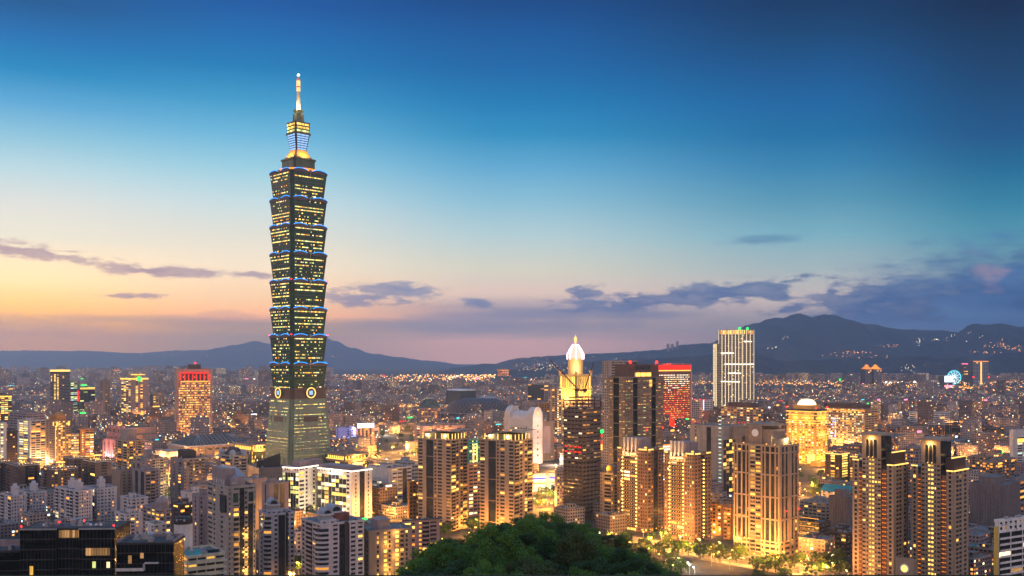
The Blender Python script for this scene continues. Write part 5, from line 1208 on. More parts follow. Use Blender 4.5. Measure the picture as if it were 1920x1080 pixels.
def red_block():
    Y = 2080
    b = Bld('dotted_tower', 'broad tower speckled with white and red lights under a red lit roof band', 1205, 1218, 1296, 684, Y, 30, 'brown'); h = b.h; W_ = b.w
    b.facade('R', 'S', 4); b.facade('L', 'SS', 4); n = 0
    zlow = zz(792, Y); rows, cols_ = 22, 26; P = []
    for i in range(rows):
        for j in range(cols_):
            if b.rng.random() < .93: P.append((W_*(.06 + .88*j/(cols_ - 1)), zlow + 4 + (h - 26 - zlow)*i/(rows - 1), i/(rows - 1), b.rng.random()))
    keys = []
    for u, z_, t, q in P: keys.append('white' if q < 1.8*t - .95 else ('red' if q < .62 else 'amber'))
    me = {}
    mb2 = MB(); mats = [S['white'], S['red'], S['amber']]
    for i, ((u, z_, t, q), k) in enumerate(zip(P, keys)):
        if i % 6 == 0:
            if k not in me:
                m1 = MB(); m1.box(-.8, .8, -.4, 0, -.8, .8); me[k] = bpy.data.meshes.new('dot_lamp'); me[k].from_pydata(m1.v, [], m1.f); me[k].materials.append(S[k])
            link('dot_lamp', me[k], b.root, (u, -.4, z_))
        else: b.bx(mb2, 'R', u - .8, u + .8, .4, .8, z_ - .8, z_ + .8, mats.index(S[k]))
    tag(mb2.build('dot_lamp', mats, b.root), kind='stuff')
    b.strip('R', 0, W_, h - 10, h - 1, S['red'], .5, .5, 'red_band'); b.strip('R', 0, W_, h - 13.5, h - 11.5, S['amber'], .5, .8, 'amber_band'); b.strip('L', 0, b.d, h - 10, h - 1, S['red'], .5, .5, 'red_band')
    m = MB(); b.bx(m, 'R', W_*.98, W_ + 1, .5, 1.6, 0, h + 1); b.bx(m, 'R', W_*.3, W_ + 1, .5, 1.6, h + 1, h + 2); m.build('white_frame', S['white'], b.root) if False else m.build('white_frame', M['pink'], b.root)
    m = MB(); b.bx(m, 'R', W_*.32, W_*.62, .6, 4, 0, zlow); m.build('red_pylon', surf('red_cladding', (.6,.04,.02), .6), b.root)
    for k in range(5): b.strip('R', W_*.45, W_*1.0, zlow - 14 - k*7, zlow - 11.5 - k*7, S['white'] if k < 2 else G['green' if k == 2 else 'yellow'], 4.2, .5, 'lit_storey')
    for x in (W_*.15, W_*.5, W_*.8): m = MB(); m.ball((x, 1, h + 1.5), 1, 8); m.build('red_beacon', S['beacon'], b.root)
    lamp('red_flood', b.world('R', W_*.5, 22, h*.2), 55000, (1,.08,.03), 2); lamp('red_flood', b.world('R', W_*.4, 10, h + 2), 12000, (1,.08,.03), 2)
    b.finish(hut=False, clutter=2)
    b = Bld('striped_block', 'low block of bright white light stripes below the red-banded tower', 1240, 1241, 1300, 836, 1440, 32, 'white'); 
    for k in range(8): b.strip('R', 0, b.w, b.h - 2 - k*4.2, b.h - .6 - k*4.2, S['white'], .4, .4)
    b.facade('R', 'SSS', 4, off=.3); b.strip('R', 0, b.w, b.h + .5, b.h + 1.8, S['orange'], .2, .5); b.finish(hut=False)
    b = Bld('mall_block', 'red-lit mall corner glimpsed between the brown tower and the unfinished tower', 1104, 1112, 1142, 815, 1500, 32, 'rose'); b.strip('R', 0, b.w, b.h - 4, b.h - .5, S['red'], .4, .5, 'red_strip'); b.strip('R', 0, b.w, b.h - 14, b.h - 10, S['red'], .4, .5, 'red_strip'); b.strip('R', b.w*.2, b.w, b.h - 24, b.h - 15, G['yellow'], .4, .5, 'shop_front'); b.strip('L', 0, b.d, b.h - 4, b.h - .5, S['red'], .4, .5, 'red_strip'); b.strip('R', 0, b.w, b.h - 44, b.h - 38, S['deepblue'], .4, .4, 'blue_strip'); b.facade('R', 'SS').facade('L', 'SS'); b.finish()
red_block()
b = Bld('white_grid_block', 'white gridded office with light-tube edges left of the white-lined tower', 1293, 1320, 1336, 751, 2150, 44, 'white'); b.facade('L', 'kkkkkkk', 4.2, lit=.06, wr=.6).facade('R', 'kkk', 4.2, lit=.1)
b.strip('L', 0, 1.2, 0, b.h, S['cool'], .5, .5); b.strip('L', b.d*.94, b.d*.99, 0, b.h*.8, S['cool'], .5, .5)
for k in range(4): m = MB(); m.ball((1, b.d*k/3.2, b.h + 1.5), 1, 8); m.build('red_beacon', S['beacon'], b.root)
b.finish(hut=False)
def lined_tower():
    Y = 2350
    b = Bld('lined_tower', 'tall slab tower outlined by white vertical light lines with green rooftop lamps', 1348, 1392, 1413, 618, Y, 44, 'stone', 'glass_black'); h = b.h
    def lines(bb, f, n, z0, z1, pat):
        Lf = bb.L(f); bb.facade(f, pat, 4.2, z1=z1, lit=.10, pal=('white','yellow','dim'), wr=.8, hr=.3)
        for k in range(n): u = Lf*(k + .0)/(n - 1); bb.strip(f, max(0, u - .42), min(Lf, u + .42), z0, z1, glow_line, .8, .5, 'light_line')
    glow_line = glow('line_glow', (1,.78,.46), 1.7, False)
    lines(b, 'L', 8, 0, h, 'k'*14); lines(b, 'R', 4, 0, h, 'k'*6)
    for f, u0, u1, py in (('L', .0, .75, 683), ('R', 0, 1, 683), ('L', .35, .95, 662), ('L', .05, .6, 700), ('L', .1, .9, 716), ('R', .1, .8, 640)):
        z_ = zz(py, Y); b.strip(f, b.L(f)*u0, b.L(f)*u1, z_ - 1, z_ + 1, S['white'], .9, .5, 'lit_floor')
    for f in 'LR':
        n = 8 if f == 'L' else 4
        for k in range(n - 1): u = b.L(f)*(k + .5)/(n - 1); b.strip(f, u - 2, u + 2, h - 10, h - 1, G['warm'], .3, .4, 'lit_crown_panel')
    for u in (.25, -.1): m = MB(); p = (-1.5, b.d*.1, h + 2.5) if u > 0 else (b.w*.4, -1.5, h + 2.5); m.ball(p, 3.2, 10); m.build('green_lamp', S['green'], b.root)
    lamp('green_roof_lamp', b.world('L', b.d*.1, 4, h + 3), 40000, (.05,1,.2), 1)
    b.finish(hut=False, clutter=2, parapet=.5)
    b2 = Bld('lined_slab', 'lower slab with the same white light lines at the left of the lined tower', 1338, 1344, 1352, 645, Y + 30, 44, 'stone', 'glass_black'); h = b2.h
    b2.facade('L', 'kkk', 4.2, lit=.06, wr=.8, hr=.3).facade('R', 'kk', 4.2, lit=.05)
    for u in (0, .5, 1): b2.strip('L', max(0, b2.d*u - .7), min(b2.d, b2.d*u + .7), 0, h, glow_line, .8, .5, 'light_line')
    b2.strip('L', 0, b2.d, h - 8, h - 1, G['warm'], .3, .4, 'lit_crown_panel'); b2.finish(hut=False, clutter=1)
lined_tower()
b = Bld('gridded_block', 'beige gridded office with a dark roof screen in front of the lined tower', 1352, 1412, 1431, 765, 2060, 44, 'sand'); b.facade('L', 'kkkkkkkkkk', 5, lit=.45, pal=('warm','white','dim'), wr=.55).facade('R', 'kkkk', 5, lit=.4, pal=('warm','dim'), wr=.55)
m = MB(); m.box(b.w*.1, b.w*.9, b.d*.1, b.d*.8, b.h, b.h + 10); m.build('roof_screen', M['darkbrown'], b.root)
for k in range(10): b.strip('L', b.d*(.04 + .095*k), b.d*(.07 + .095*k), 26, 28, S['red'], .6, .3, 'red_light')
b.finish(hut=False)
lamp('street_glow', b.world('L', b.d*.4, 14, 8), 120000, (1,.5,.2), 1)
# blank slab with dark glazed slot
b = Bld('slab_office', 'pinkish windowless slab office with an overhanging top and dark glazed end', 1294, 1356, 1394, 801, 1090, 44, 'stone'); h = b.h
b.facade('L', 'SnSSVsSS'[::-1], 4.2, lit=.3, pal=('yellow','white'), wr=.5, hr=.6); b.facade('R', 'ggggggg', 4.2, z1=h - 14, lit=.4, pal=('yellow','warm','dim')); b.facade('R', 'SS', 6, z0=h - 14)
m = MB(); b.bx(m, 'R', b.w*.3, b.w*1.02, .4, 6, h - 14, h + .5); m.build('overhang', M['tan'], b.root)
for i in range(22): b.strip('L', b.d*.05, b.d*.13, 8 + i*4.2, 9 + i*4.2, G['cool'], .38, .1, 'slit_window')
b.finish(hut=False, clutter=4)
# lamp-lit brown twins
M['brownrose'] = surf('brown_rose_tile', (.21,.12,.088))
def lamp_twin(label, xl, xc, xr, top, Y, ang, side):
    b = Bld('lamp_tower', label, xl, xc, xr, top, Y, ang, 'brownrose'); h = b.h; W_ = b.w; D_ = b.d
    b.facade('L', 'wwwkk'[::-1], 3.3, z1=h - 2, lit=.1, pal=('warm','yellow'), wr=.6, hr=.55) if False else None
    pat = 'swwwVVwws'
    b.facade('L', 'wnwwsBBsww', 3.3, z1=h, lit=.10, blit=.12, pal=('warm','yellow','white'), wr=.55, hr=.52)
    b.facade('R', ('wwVww' if side else 'wnVwn'), 3.3, z1=h, lit=.05, pal=('warm',), hr=.5)
    tot = sum(BW[c] for c in 'wnwwsBBsww'); uu = [sum(BW[c] for c in 'wnwwsBBsww'[:i])/tot*D_ for i in range(11)]
    lights_on(b, 'L', [uu[4] + .9, uu[8] - .9], 5, h - 6, 3.3, S['bead'], .72, 1.3)
    k = 0; zq = 4.0
    for j in range(5): lights_on(b, 'L', [uu[5] + (uu[7] - uu[5])*(j + .5)/5], 5.4, h - 8, 3.3, S['gold'], .3, 1.6, 'balcony_lamp')
    if side:  lights_on(b, 'R', [W_*.52], 5, h - 5, 3.3, S['bead'], .72, 1.0)
    for f, a0, a1 in (('L', 0, uu[4] - 1), ('L', uu[8] + 1, D_), ('R', 0, W_*.35), ('R', W_*.7, W_)): b.strip(f, a0 + .4, a1 - .4, h + .1, h + 1.3, S['gold'], .45, .3, 'cornice_light')
    hh = 11
    for j in range(4):
        u = uu[4] + (uu[8] - uu[4])*(j + .5)/4; m = MB(); b.bx(m, 'L', u - .8, u + .8, -.6, .9, h - 5, h + hh); m.build('crest_fin', M['pale'], b.root)
        p = b.world('L', u, 2.6, h - 4.5); lamp('fin_lamp', p, 1500, (1,.62,.2), .3); m = MB(); q = b.pt('L', u, 1.6, h - 4.6); m.ball(q, .5, 6); m.build('uplight', S['amber'], b.root)
    m = MB(); b.bx(m, 'L', uu[4], uu[8], -W_*.8, -.7, h + .2, h + hh - 1); m.build('crest_block', M['mauve'], b.root)
    for i, e in enumerate((.12, .34, .56, .78)): lamp('shaft_glow', b.world('L', (uu[4] + uu[8])/2, 4.5, h*e), 700, (1,.50,.10), .5)
    for q_ in (.6, .85): m = MB(); m.ball((2, uu[2]*q_, h + 2.4), .8, 8); m.build('roof_lamp', S['amber'], b.root)
    for f in 'LR':
        for u in (.12, .5, .86): m = MB(); p = b.pt(f, b.L(f)*u, 1, 3); m.ball(p, .5, 6); m.build('entrance_lamp', S['amber'], b.root)
    b.finish(hut=False, clutter=3); return b
b1 = lamp_twin('brown tower with lamp-lined balcony shaft beside the unfinished tower', 1158, 1214, 1244, 845, 915, 44, False)
b2 = lamp_twin('brown tower with lamp-lined balcony shaft and a lit line down its right side', 1246, 1302, 1332, 853, 868, 44, True)
b = Bld('cream_tower', 'small cream apartment tower under a golden glowing ball', 1126, 1150, 1166, 890, 950, 44, 'sand'); b.facade('L', 'nBsn', 3.3, lit=.12, blit=.15).facade('R', 'nn', 3.3, lit=.1); m = MB(); m.box(1, b.w - 1, 1, b.d*.6, b.h, b.h + 8); m.build('penthouse', M['mauve'], b.root); m = MB(); m.ball((0, b.d*.3, b.h + 6), 3.2, 14); m.build('golden_ball', surf('golden_ball', (.7,.38,.05), .35), b.root); lamp('ball_lamp', b.world('L', b.d*.3, 5.5, b.h + 6), 2600, (1,.55,.1), .5); b.finish(hut=False)
b = Bld('orange_block', 'pale narrow block left of the unfinished tower base', 1041, 1044, 1058, 883, 1060, 40, 'pink'); b.facade('R', 'wnw', 3.4, lit=.3, pal=('warm','yellow')).facade('L', 's'); b.finish()
b = Bld('arcade_block', 'white low mall with blue and orange light bands beside the right canopy tower', 996, 998, 1045, 890, 1200, 22, 'pale'); b.strip('R', 0, b.w, b.h*.72, b.h*.80, S['deepblue'], .5, .3); b.strip('R', 0, b.w, b.h*.45, b.h*.5, S['orange'], .5, .3); m = MB(); b.bx(m, 'R', b.w*.52, b.w*.64, .4, 1.2, 0, b.h + 2); m.build('pylon', M['pink'], b.root); b.facade('R', 'SSSS').facade('L', 'S'); b.finish(hut=False, clutter=9)
lamp('plaza_lamp', b.world('R', b.w*.5, 18, 8), 18000, (1,.8,.5), 1)
# gold floodlit tower
def gold_tower():
    Y = 1500
    gs = surf('floodlit_gold_stone', (.62,.36,.09), .75, .2)
    b = Bld('golden_tower', 'golden floodlit tower with bright cornices and a glowing dome cap', 1475, 1530, 1551, 768, Y, 44, gs); h = b.h; zc = zz(789, Y)
    b.facade('L', 'swwwwwswwws', 3.8, z1=zc - 2, lit=.7, pal=('white','yellow','yellow'), wr=.6).facade('R', 'wwwww', 3.8, z1=zc - 2, lit=.55, pal=('white','yellow','warm'), wr=.6)
    for f in 'LR':
        Lf = b.L(f); b.facade(f, 'wwwwwwww' if f == 'L' else 'wwww', 3.8, z0=zc + 1, z1=h - 4, lit=.75, pal=('white','yellow'), u0=Lf*.06, u1=Lf*.94)
        for zq, o, t in ((zc - 1, 2.4, 1.3), (zz(795, Y), 2.2, 1.0), (h - 4, 1.8, 1.0), (h - 9, 1.6, .7)):
            m = MB(); b.bx(m, f, -o, Lf + (o if f == 'R' else 0), .3, o, zq - 1, zq - .1); m.build('cornice', gs, b.root); b.strip(f, -1, Lf, zq, zq + t, S['amber'], o - .9, .6, 'cornice_light')
    cx_, cy_ = b.w/2, b.d/2; m = MB(); r = min(b.w, b.d)*.36
    m.box(cx_ - r*1.2, cx_ + r*1.2, cy_ - r*1.2, cy_ + r*1.2, h, h + 6); m.build('dome_base', gs, b.root)
    m = MB(); m.lathe(cx_, cy_, [(r*1.15, h + 6), (r*1.08, h + 9), (r*.8, h + 13), (r*.55, h + 14.5), (.2, h + 15)], 18); m.build('glowing_dome', glow('warm_dome', (1,.72,.36), 2.6, False), b.root)
    for x, y in ((0, 0), (b.w, 0), (0, b.d)): m = MB(); m.ball((x, y, h + 2.5), 1.1, 8); m.build('red_beacon', S['beacon'], b.root)
    for f in 'LR':
        for u in (.15, .5, .85): lamp('flood_lamp', b.world(f, b.L(f)*u, 9, 8), 9500, (1,.40,.05), 1)
        for u in (.3, .7): lamp('flood_lamp', b.world(f, b.L(f)*u, 8, h*.55), 5500, (1,.40,.05), 1); lamp('flood_lamp', b.world(f, b.L(f)*u, 6, zc + 3), 5000, (1,.45,.06), 1)
    m = MB(); b.bx(m, 'L', b.d*.02, b.d*.26, .4, 3, 2, 16); m.build('entrance_screen', S['gold'], b.root)
    m = MB(); m.box(-16, b.w, -14, 0, 0, 7); m.build('podium', gs, b.root); b.strip('R', 0, b.w, 7.2, 8, S['white'], 13, .5)
    b.finish(hut=False, clutter=0, tanks=0, parapet=0)
gold_tower()
def lattice_block():
    Y = 1680
    b = Bld('lattice_block', 'broad tan office with a grid of lit square windows behind the golden tower', 1545, 1622, 1645, 768, Y, 44, 'sand'); b.off = .8
    b.facade('L', 's' + 'k'*20 + 's', 4, lit=.62, pal=('white','cool','yellow','warm'), wr=.55, off=.8).facade('R', 'WWWW', 4, lit=.15, hr=.4)
    m = MB(); m.box(1, b.w - 1, b.d*.4, b.d, b.h, b.h + 9); m.box(3, b.w - 3, b.d*.15, b.d*.4, b.h, b.h + 7); m.build('roof_frame', M['darkbrown'], b.root)
    b.strip('L', 0, b.d, b.h - 3, b.h - 1.5, S['orange'], .8, .4)
    for u in (.2, .5, .8): lamp('street_glow', b.world('L', b.d*u, 16, 8), 45000, (1,.45,.1), 1)
    for i in range(7):
        for j in range(5):
            if b.rng.random() < .5: b.strip('L', b.d*(.70 + .03*j), b.d*(.715 + .03*j), 26 + i*5, 28 + i*5, G['blue'] if b.rng.random() < .5 else S['cool'], .85, .2, 'light_display')
    b.finish(hut=False, clutter=2)
    r = empty('tower_crane', at(1641, 1560, 0)); tag(r, 'amber lattice crane leaning right behind the arched-top twins', 'crane')
    m = MB(); p0 = (0, 0, zz(775, 1560)); p1 = (ux(1680)*1560 - ux(1641)*1560, 0, zz(838, 1560)); P0, P1 = Vector(p0), Vector(p1)
    for dy in (-1, 1): m.tube(P0 + Vector((0, dy, 0)), P1 + Vector((0, dy, 0)), .35, 4)
    m.tube(P0 + Vector((1.5, 0, 1.5)), P1 + Vector((1.5, 0, 1.5)), .35, 4)
    for k in range(18): a, c = k/18, (k + 1)/18; m.tube(P0.lerp(P1, a) + Vector((0, -1, 0)), P0.lerp(P1, c) + Vector((1.5, 0, 1.5)), .2, 4); m.tube(P0.lerp(P1, a) + Vector((0, 1, 0)), P0.lerp(P1, c) + Vector((1.5, 0, 1.5)), .2, 4)
    m.build('jib', M['orange'], r)
    m = MB(); m.box(p1[0] - 1, p1[0] + 1, -1, 1, 0, p1[2]); m.box(p1[0] - 2.5, p1[0] + 2.5, -2, 2, p1[2] - 3, p1[2]); m.build('mast', M['orange'], r)
lattice_block()
# gridded tower with the round disc
def clock_tower():
    Y = 795
    b = Bld('gridded_tower', 'tan gridded residential tower with a pale disc and uplit base piers', 1376, 1462, 1497, 838, Y, 44, 'sand'); h = b.h; W_, D_ = b.w, b.d; b.off = .5
    pat = 'knkknk'; F = 3.25; zb = 13
    L1, L2 = D_*.40, D_*.64
    for u0, u1 in ((0, L1), (L2, D_)): 
        b.facade('L', 'svsVsVsvs', F, z0=zb, z1=h, u0=u0, u1=u1, sl=.05, pal=('warm','dim'), off=.5); b.facade('L', 'nkkn', 4.3, z0=0, z1=zb, u0=u0, u1=u1, lit=.1, wr=.6, off=.5)
        z_ = zb
        while z_ < h + 1: b.bx(b.mb, 'L', u0 + .1, u1 - .1, .1, .95, z_ - .5, z_ + .6); z_ += F*5.5
    b.facade('L', 'BB', F, u0=L1, u1=L2, lit=.3, blit=.5, pal=('warm','yellow','dim'), off=.15)
    b.facade('R', 'svsvSvsvs', F, z0=zb, z1=h, sl=.03, pal=('warm','dim'), off=.5); b.facade('R', 'nknn', 4.3, z0=0, z1=zb, lit=.2, off=.5)
    z_ = zb
    while z_ < h + 1: b.bx(b.mb, 'R', .1, W_ - .1, .1, .95, z_ - .5, z_ + .6); z_ += F*5.5
    hh = zz(800, Y)
    m = MB(); m.box(2, W_*.8, D_*.2, D_*.78, h, hh - 3); m.box(.4, W_*.9, L1 - .5, L2 + .5, h, hh); m.box(1, W_*.85, D_*.18, D_*.82, hh, hh + 1); m.build('stepped_crown', M['tan'], b.root)
    for y in (D_*.06, D_*.84): m = MB(); m.box(1, W_*.7, y, y + D_*.12, h, h + 5.5); m.box(.6, W_*.74, y - .4, y + D_*.12 + .4, h + 5.5, h + 6.2); m.build('corner_pavilion', M['tan'], b.root)
    n = 24; m = MB(); yc, zc = (L1 + L2)/2, hh - 6; c = [(3.0*cos(2*pi*k/n), 3.0*sin(2*pi*k/n)) for k in range(n)]
    m.loft([[(-.9, yc - a, zc + q) for a, q in c], [(-.2, yc - a, zc + q) for a, q in c]][::-1]); m.build('pale_disc', surf('pale_disc', (.75,.75,.74), .6, .05), b.root)
    k = 0
    for f, us in (('L', [.015*D_, .095*D_, .20*D_, .305*D_, .385*D_, .655*D_, .74*D_, .84*D_, .985*D_]), ('R', [.02*W_, .4*W_, .6*W_, .97*W_])):
        for u in us:
            m = MB(); p = b.pt(f, u, 1.0, zb + .6); m.ball(p, .45, 6); m.build('uplight', S['gold'], b.root)
            q = b.pt(f, u, 1.3, zb + .9); t_ = b.pt(f, u, .55, zb + 16); spot('pier_uplight', q, t_, 9000, (1,.55,.15), 24, b.root, .15)
    for f, u in (('L', .12), ('L', .3), ('L', .8), ('R', .3), ('R', .75), ('R', .95)): p = b.pt(f, b.L(f)*u, -1.2, h + 1.4); m = MB(); m.ball(p, .55, 6); m.build('roof_lamp', S['amber'], b.root)
    for f, u in (('R', .3), ('R', .98)): m = MB(); m.ball(b.pt(f, b.L(f)*u, 1.2, h*.42), .5, 8); m.build('red_beacon', S['beacon'], b.root)
    for k in range(6): m = MB(); m.ball(b.pt('L', D_*(.05 + .06*k), 1.4, 2.4), .45, 6); m.build('entrance_lamp', S['amber'], b.root)
    lamp('crown_lamp', b.world('L', D_*.2, -3, h + 5), 4000, (1,.75,.35), .4); lamp('crown_lamp', b.world('R', W_*.5, -1, h + 5), 4000, (1,.75,.35), .4)
    b.finish(hut=False, clutter=3)
clock_tower()
# arched-top twins
def arch_twin(label, xl, xc, xr, top, Y, ang):
    b = Bld('arched_top_tower', label, xl, xc, xr, top, Y, ang, 'sand'); h = b.h; D_, W_ = b.d, b.w; F = 3.15
    zs = h - 21                       # shoulders stop lower than the centre shaft
    b.core.v = []; b.core.f = []; b.core.m = []
    b.core.box(0, W_*.72, D_*.30, D_*.76, -2, h - .1); b.core.box(.01, W_, 0, D_*.299, -2, zs); b.core.box(.01, W_*.9, D_*.761, D_, -2, zs + 2)
    b.facade('L', 'sks', F, z1=zs, u0=0, u1=D_*.16, lit=.06, pal=('warm',), hr=.6); 
    b.facade('L', 'V', F, z1=zs, u0=D_*.16, u1=D_*.28, off=.3)
    b.facade('L', 'knllnk', F, z1=h - 17, u0=D_*.30, u1=D_*.76, lit=.08, pal=('yellow',), wr=.7, hr=.42)
    b.facade('L', 'v', F, z1=zs, u0=D_*.76, u1=D_*.84); b.facade('L', 'sks', F, z1=zs + 2, u0=D_*.84, u1=D_, lit=.06, hr=.6)
    b.facade('R', 'skksks', F, z1=zs, lit=.04, hr=.55)
    # recessed dark red balconies with orange lamps
    for u0, u1 in ((D_*.165, D_*.275), (D_*.765, D_*.835)):
        m = MB(); i = 1; b.bx(m, 'L', u0, u1, .01, .06, 2, zs - 3)
        while i*F < zs - 3: b.bx(m, 'L', u0, u1, .05, .7, i*F - .3, i*F + .6); i += 1
        m.build('red_balcony', M['brick'], b.root)
        for j in range(3 if u1 - u0 > D_*.08 else 2): lights_on(b, 'L', [u0 + (u1 - u0)*(j + .5)/(3 if u1 - u0 > D_*.08 else 2)], F*1.6 + .3, zs - 5, F, S['orange'], .3, .8, 'balcony_lamp')
    # crown: solid block with three tall arches
    m = MB(); b.bx(m, 'L', D_*.29, D_*.77, -W_*.72, .1, h - 17, h - 17 + .8)
    us = [D_*(.30 + .46*t) for t in (.0, .2, .26, .44, .48, .52, .56, .74, .8, 1.0)]
    b.bx(m, 'L', us[0], us[1], 0, .8, h - 16.2, h); b.bx(m, 'L', us[8], us[9], 0, .8, h - 16.2, h)
    b.bx(m, 'L', us[1], us[8], 0, .8, h - 3, h)
    arches = [(.20, .37), (.415, .585), (.63, .80)]
    for a0, a1 in zip([.37, .585], [.415, .63]): b.bx(m, 'L', D_*(.30 + .46*a0), D_*(.30 + .46*a1), .0, .8, h - 16.2, h - 3)
    for a0, a1 in arches:            # spandrels that round the arch heads
        u0, u1 = D_*(.30 + .46*a0), D_*(.30 + .46*a1); uc, r = (u0 + u1)/2, (u1 - u0)/2; zc = h - 3 - r; nn = 8
        for sgn in (-1, 1):
            pts = [(uc + sgn*r*cos(pi/2*j/nn), zc + r*sin(pi/2*j/nn)) for j in range(nn + 1)] + [(uc + sgn*r, h - 3)]
            ring = [[(-.75, u, z_) for u, z_ in pts], [(-.05, u, z_) for u, z_ in pts]]
            m.loft(ring)
    m.build('arched_crown', M['sand'], b.root)
    m = MB(); m.box(-2.2, W_*.72 + 1, D_*.27, D_*.79, h, h + .9); m.box(-1.2, W_*.72, D_*.285, D_*.775, h + .9, h + 1.5); m.build('crown_cornice', M['sand'], b.root)
    for a in (.392, .607): u = D_*(.30 + .46*a); p = b.pt('L', u, 2.0, h - 15.6); spot('arch_uplight', p, b.pt('L', u, .8, h - 4), 1500, (1,.62,.2), 40, b.root, .15); m = MB(); m.ball(p, .4, 6); m.build('uplight', S['gold'], b.root)
    p = b.pt('L', D_*.53, 2.4, h - 3.2); lamp('cornice_lamp', p, 1800, (1,.6,.18), .4, b.root)
    for f, u0, u1, zq in (('L', 0, D_*.155, zs), ('R', 0, W_, zs), ('L', D_*.845, D_, zs + 2)): b.strip(f, u0, u1, zq + .05, zq + .9, S['gold'], .2, .5, 'cornice_light')
    m = MB(); m.box(W_*.2, W_*.95, D_*.05, D_*.26, zs, zs + 9); m.build('roof_frame', M['darkbrown'], b.root); m = MB(); m.box(0, W_*.96, D_*.04, D_*.055, zs + 9, zs + 9.8); m.build('light_strip', S['gold'], b.root)
    m = MB()
    for k in range(6): m.ball((W_*(.1 + .15*k), D_*.12, zs + 1), 1.0, 6)
    m.build('roof_planting', M['hill'], b.root)
    b.finish(hut=False, clutter=0, tanks=0, parapet=0); return b
arch_twin('tan tower with three tall arches at the top, nearer the gridded disc tower', 1599, 1676, 1702, 818, 705, 44)
arch_twin('tan tower with three tall arches at the top, nearer the grey scaffold block', 1709, 1788, 1815, 828, 690, 44)
b = Bld('gate_block', 'beige entrance block with a round glowing clock between the arched-top towers', 1680, 1714, 1720, 1054, 655, 44, 'sand'); b.facade('L', 'SSS', 5).facade('R', 'S'); c = [(cos(2*pi*k/24), sin(2*pi*k/24)) for k in range(24)]
for r_, x_, mt in ((3.1, -.9, 'amber'), (2.2, -1.2, 'lampw')):
    m = MB(); m.loft([[(x_, b.d*.5 - r_*a, b.h - 5 + r_*q) for a, q in c], [(-.3, b.d*.5 - r_*a, b.h - 5 + r_*q) for a, q in c]][::-1]); m.build('clock_face' if mt == 'lampw' else 'clock_rim', S['gold'] if mt == 'lampw' else M['white'], b.root)
b.finish(hut=False, clutter=0, tanks=0)
# ornate pair, scaffolded blocks and the rest
b = Bld('ornate_block', 'narrow grey block with white frames and a round crest lamp beside the golden tower', 1548, 1575, 1592, 853, 1230, 44, 'darkbrown'); b.facade('L', 'pkpbpkp', 3.2, lit=.2, blit=.6, pal=('yellow','warm')).facade('R', 'pbp', 3.2, blit=.8, pal=('yellow',)); m = MB(); m.ball((-1, b.d*.5, b.h + 2), 1.2, 8); m.build('round_lamp', S['gold'], b.root)
for f in 'LR': b.strip(f, 0, b.L(f), b.h + .2, b.h + 1.4, S['gold'], .4, .4, 'cornice_light')
b.finish(hut=False)
b = Bld('ornate_block', 'narrow grey block with white frames behind the left arched-top tower', 1594, 1608, 1622, 858, 1220, 44, 'darkbrown'); b.facade('L', 'pkpk', 3.2, lit=.2).facade('R', 'pbp', 3.2, blit=.8, pal=('yellow',)); b.strip('L', 0, b.d, b.h + .2, b.h + 1.4, S['gold'], .4, .4, 'cornice_light'); b.finish(hut=False)
b = Bld('grey_flats', 'grey flats with many small lit squares between the arched-top towers', 1692, 1722, 1742, 842, 1020, 44, 'mauve'); b.facade('L', 'knkknk', 3.2, lit=.12, pal=('orange','warm')).facade('R', 'ww', 3.2, lit=.2); b.finish()
teal = Bld('teal_roof_hall', 'long low hall with a bright teal gable roof', 1540, 1590, 1606, 925, 1080, 44, 'pale'); teal.facade('L', 'nnnnn', 4, lit=.3, pal=('warm',)).facade('R', 'S'); m = MB(); o_ = 1.2; m.loft([[(-o_, y, teal.h), (teal.w + o_, y, teal.h), (teal.w/2, y, teal.h + 7)] for y in (-o_, teal.d + o_)]); m.build('gable_roof', M['teal'], teal.root); teal.finish(hut=False, clutter=0, tanks=0, parapet=0)
net = surf('grey_net', (.17,.145,.145), .95, .35, .4)
def netted(label, xl, xc, xr, top, Y, ang):
    b = Bld('scaffold_block', label, xl, xc, xr, top, Y, ang, net); b.facade('L', 'SS', 4).facade('R', 'SS', 4)
    m = MB()
    for f in 'LR':
        for k in range(int(b.L(f)/2.4) + 1): b.bx(m, f, k*2.4, k*2.4 + .12, .5, .62, 0, b.h + 2)
        for i in range(int(b.h/2) + 1): b.bx(m, f, 0, b.L(f), .62, .72, i*2, i*2 + .1)
    m.build('scaffolding', M['mauve'], b.root); m = MB(); m.box(b.w*.15, b.w*.8, b.d*.3, b.d*.8, b.h, b.h + 7); m.build('netted_core', net, b.root); b.finish(hut=False, clutter=2, tanks=0)
netted('grey-netted block under construction in front of the teal roof', 1555, 1588, 1606, 935, 905, 44)
netted('large grey-netted block under construction at the far right', 1818, 1880, 1912, 912, 930, 44)
b = Bld('dark_office', 'low dark office with amber lit ledges right of the disc tower', 1499, 1536, 1556, 982, 860, 44, 'darkbrown'); b.facade('L', 'WWWWW', 3.6, lit=.3, pal=('warm','dim','yellow'), hr=.35).facade('R', 'WW', 3.6, lit=.12, hr=.35)
for i in range(6): b.strip('L', 0, b.d, 3.4 + i*3.6, 3.7 + i*3.6, G['warm'], .5, .3, 'lit_ledge')
lamp('street_glow', b.world('L', b.d*.6, 8, 5), 16000, (1,.5,.12), .6); b.finish()
b = Bld('dark_office', 'low dark office with ruled ledges beside the left arched-top tower', 1553, 1586, 1604, 1002, 800, 44, 'darkbrown'); b.facade('L', 'WWWW', 3.6, lit=.12, pal=('warm','dim'), hr=.45).facade('R', 'WW', 3.6, lit=.1); b.finish()
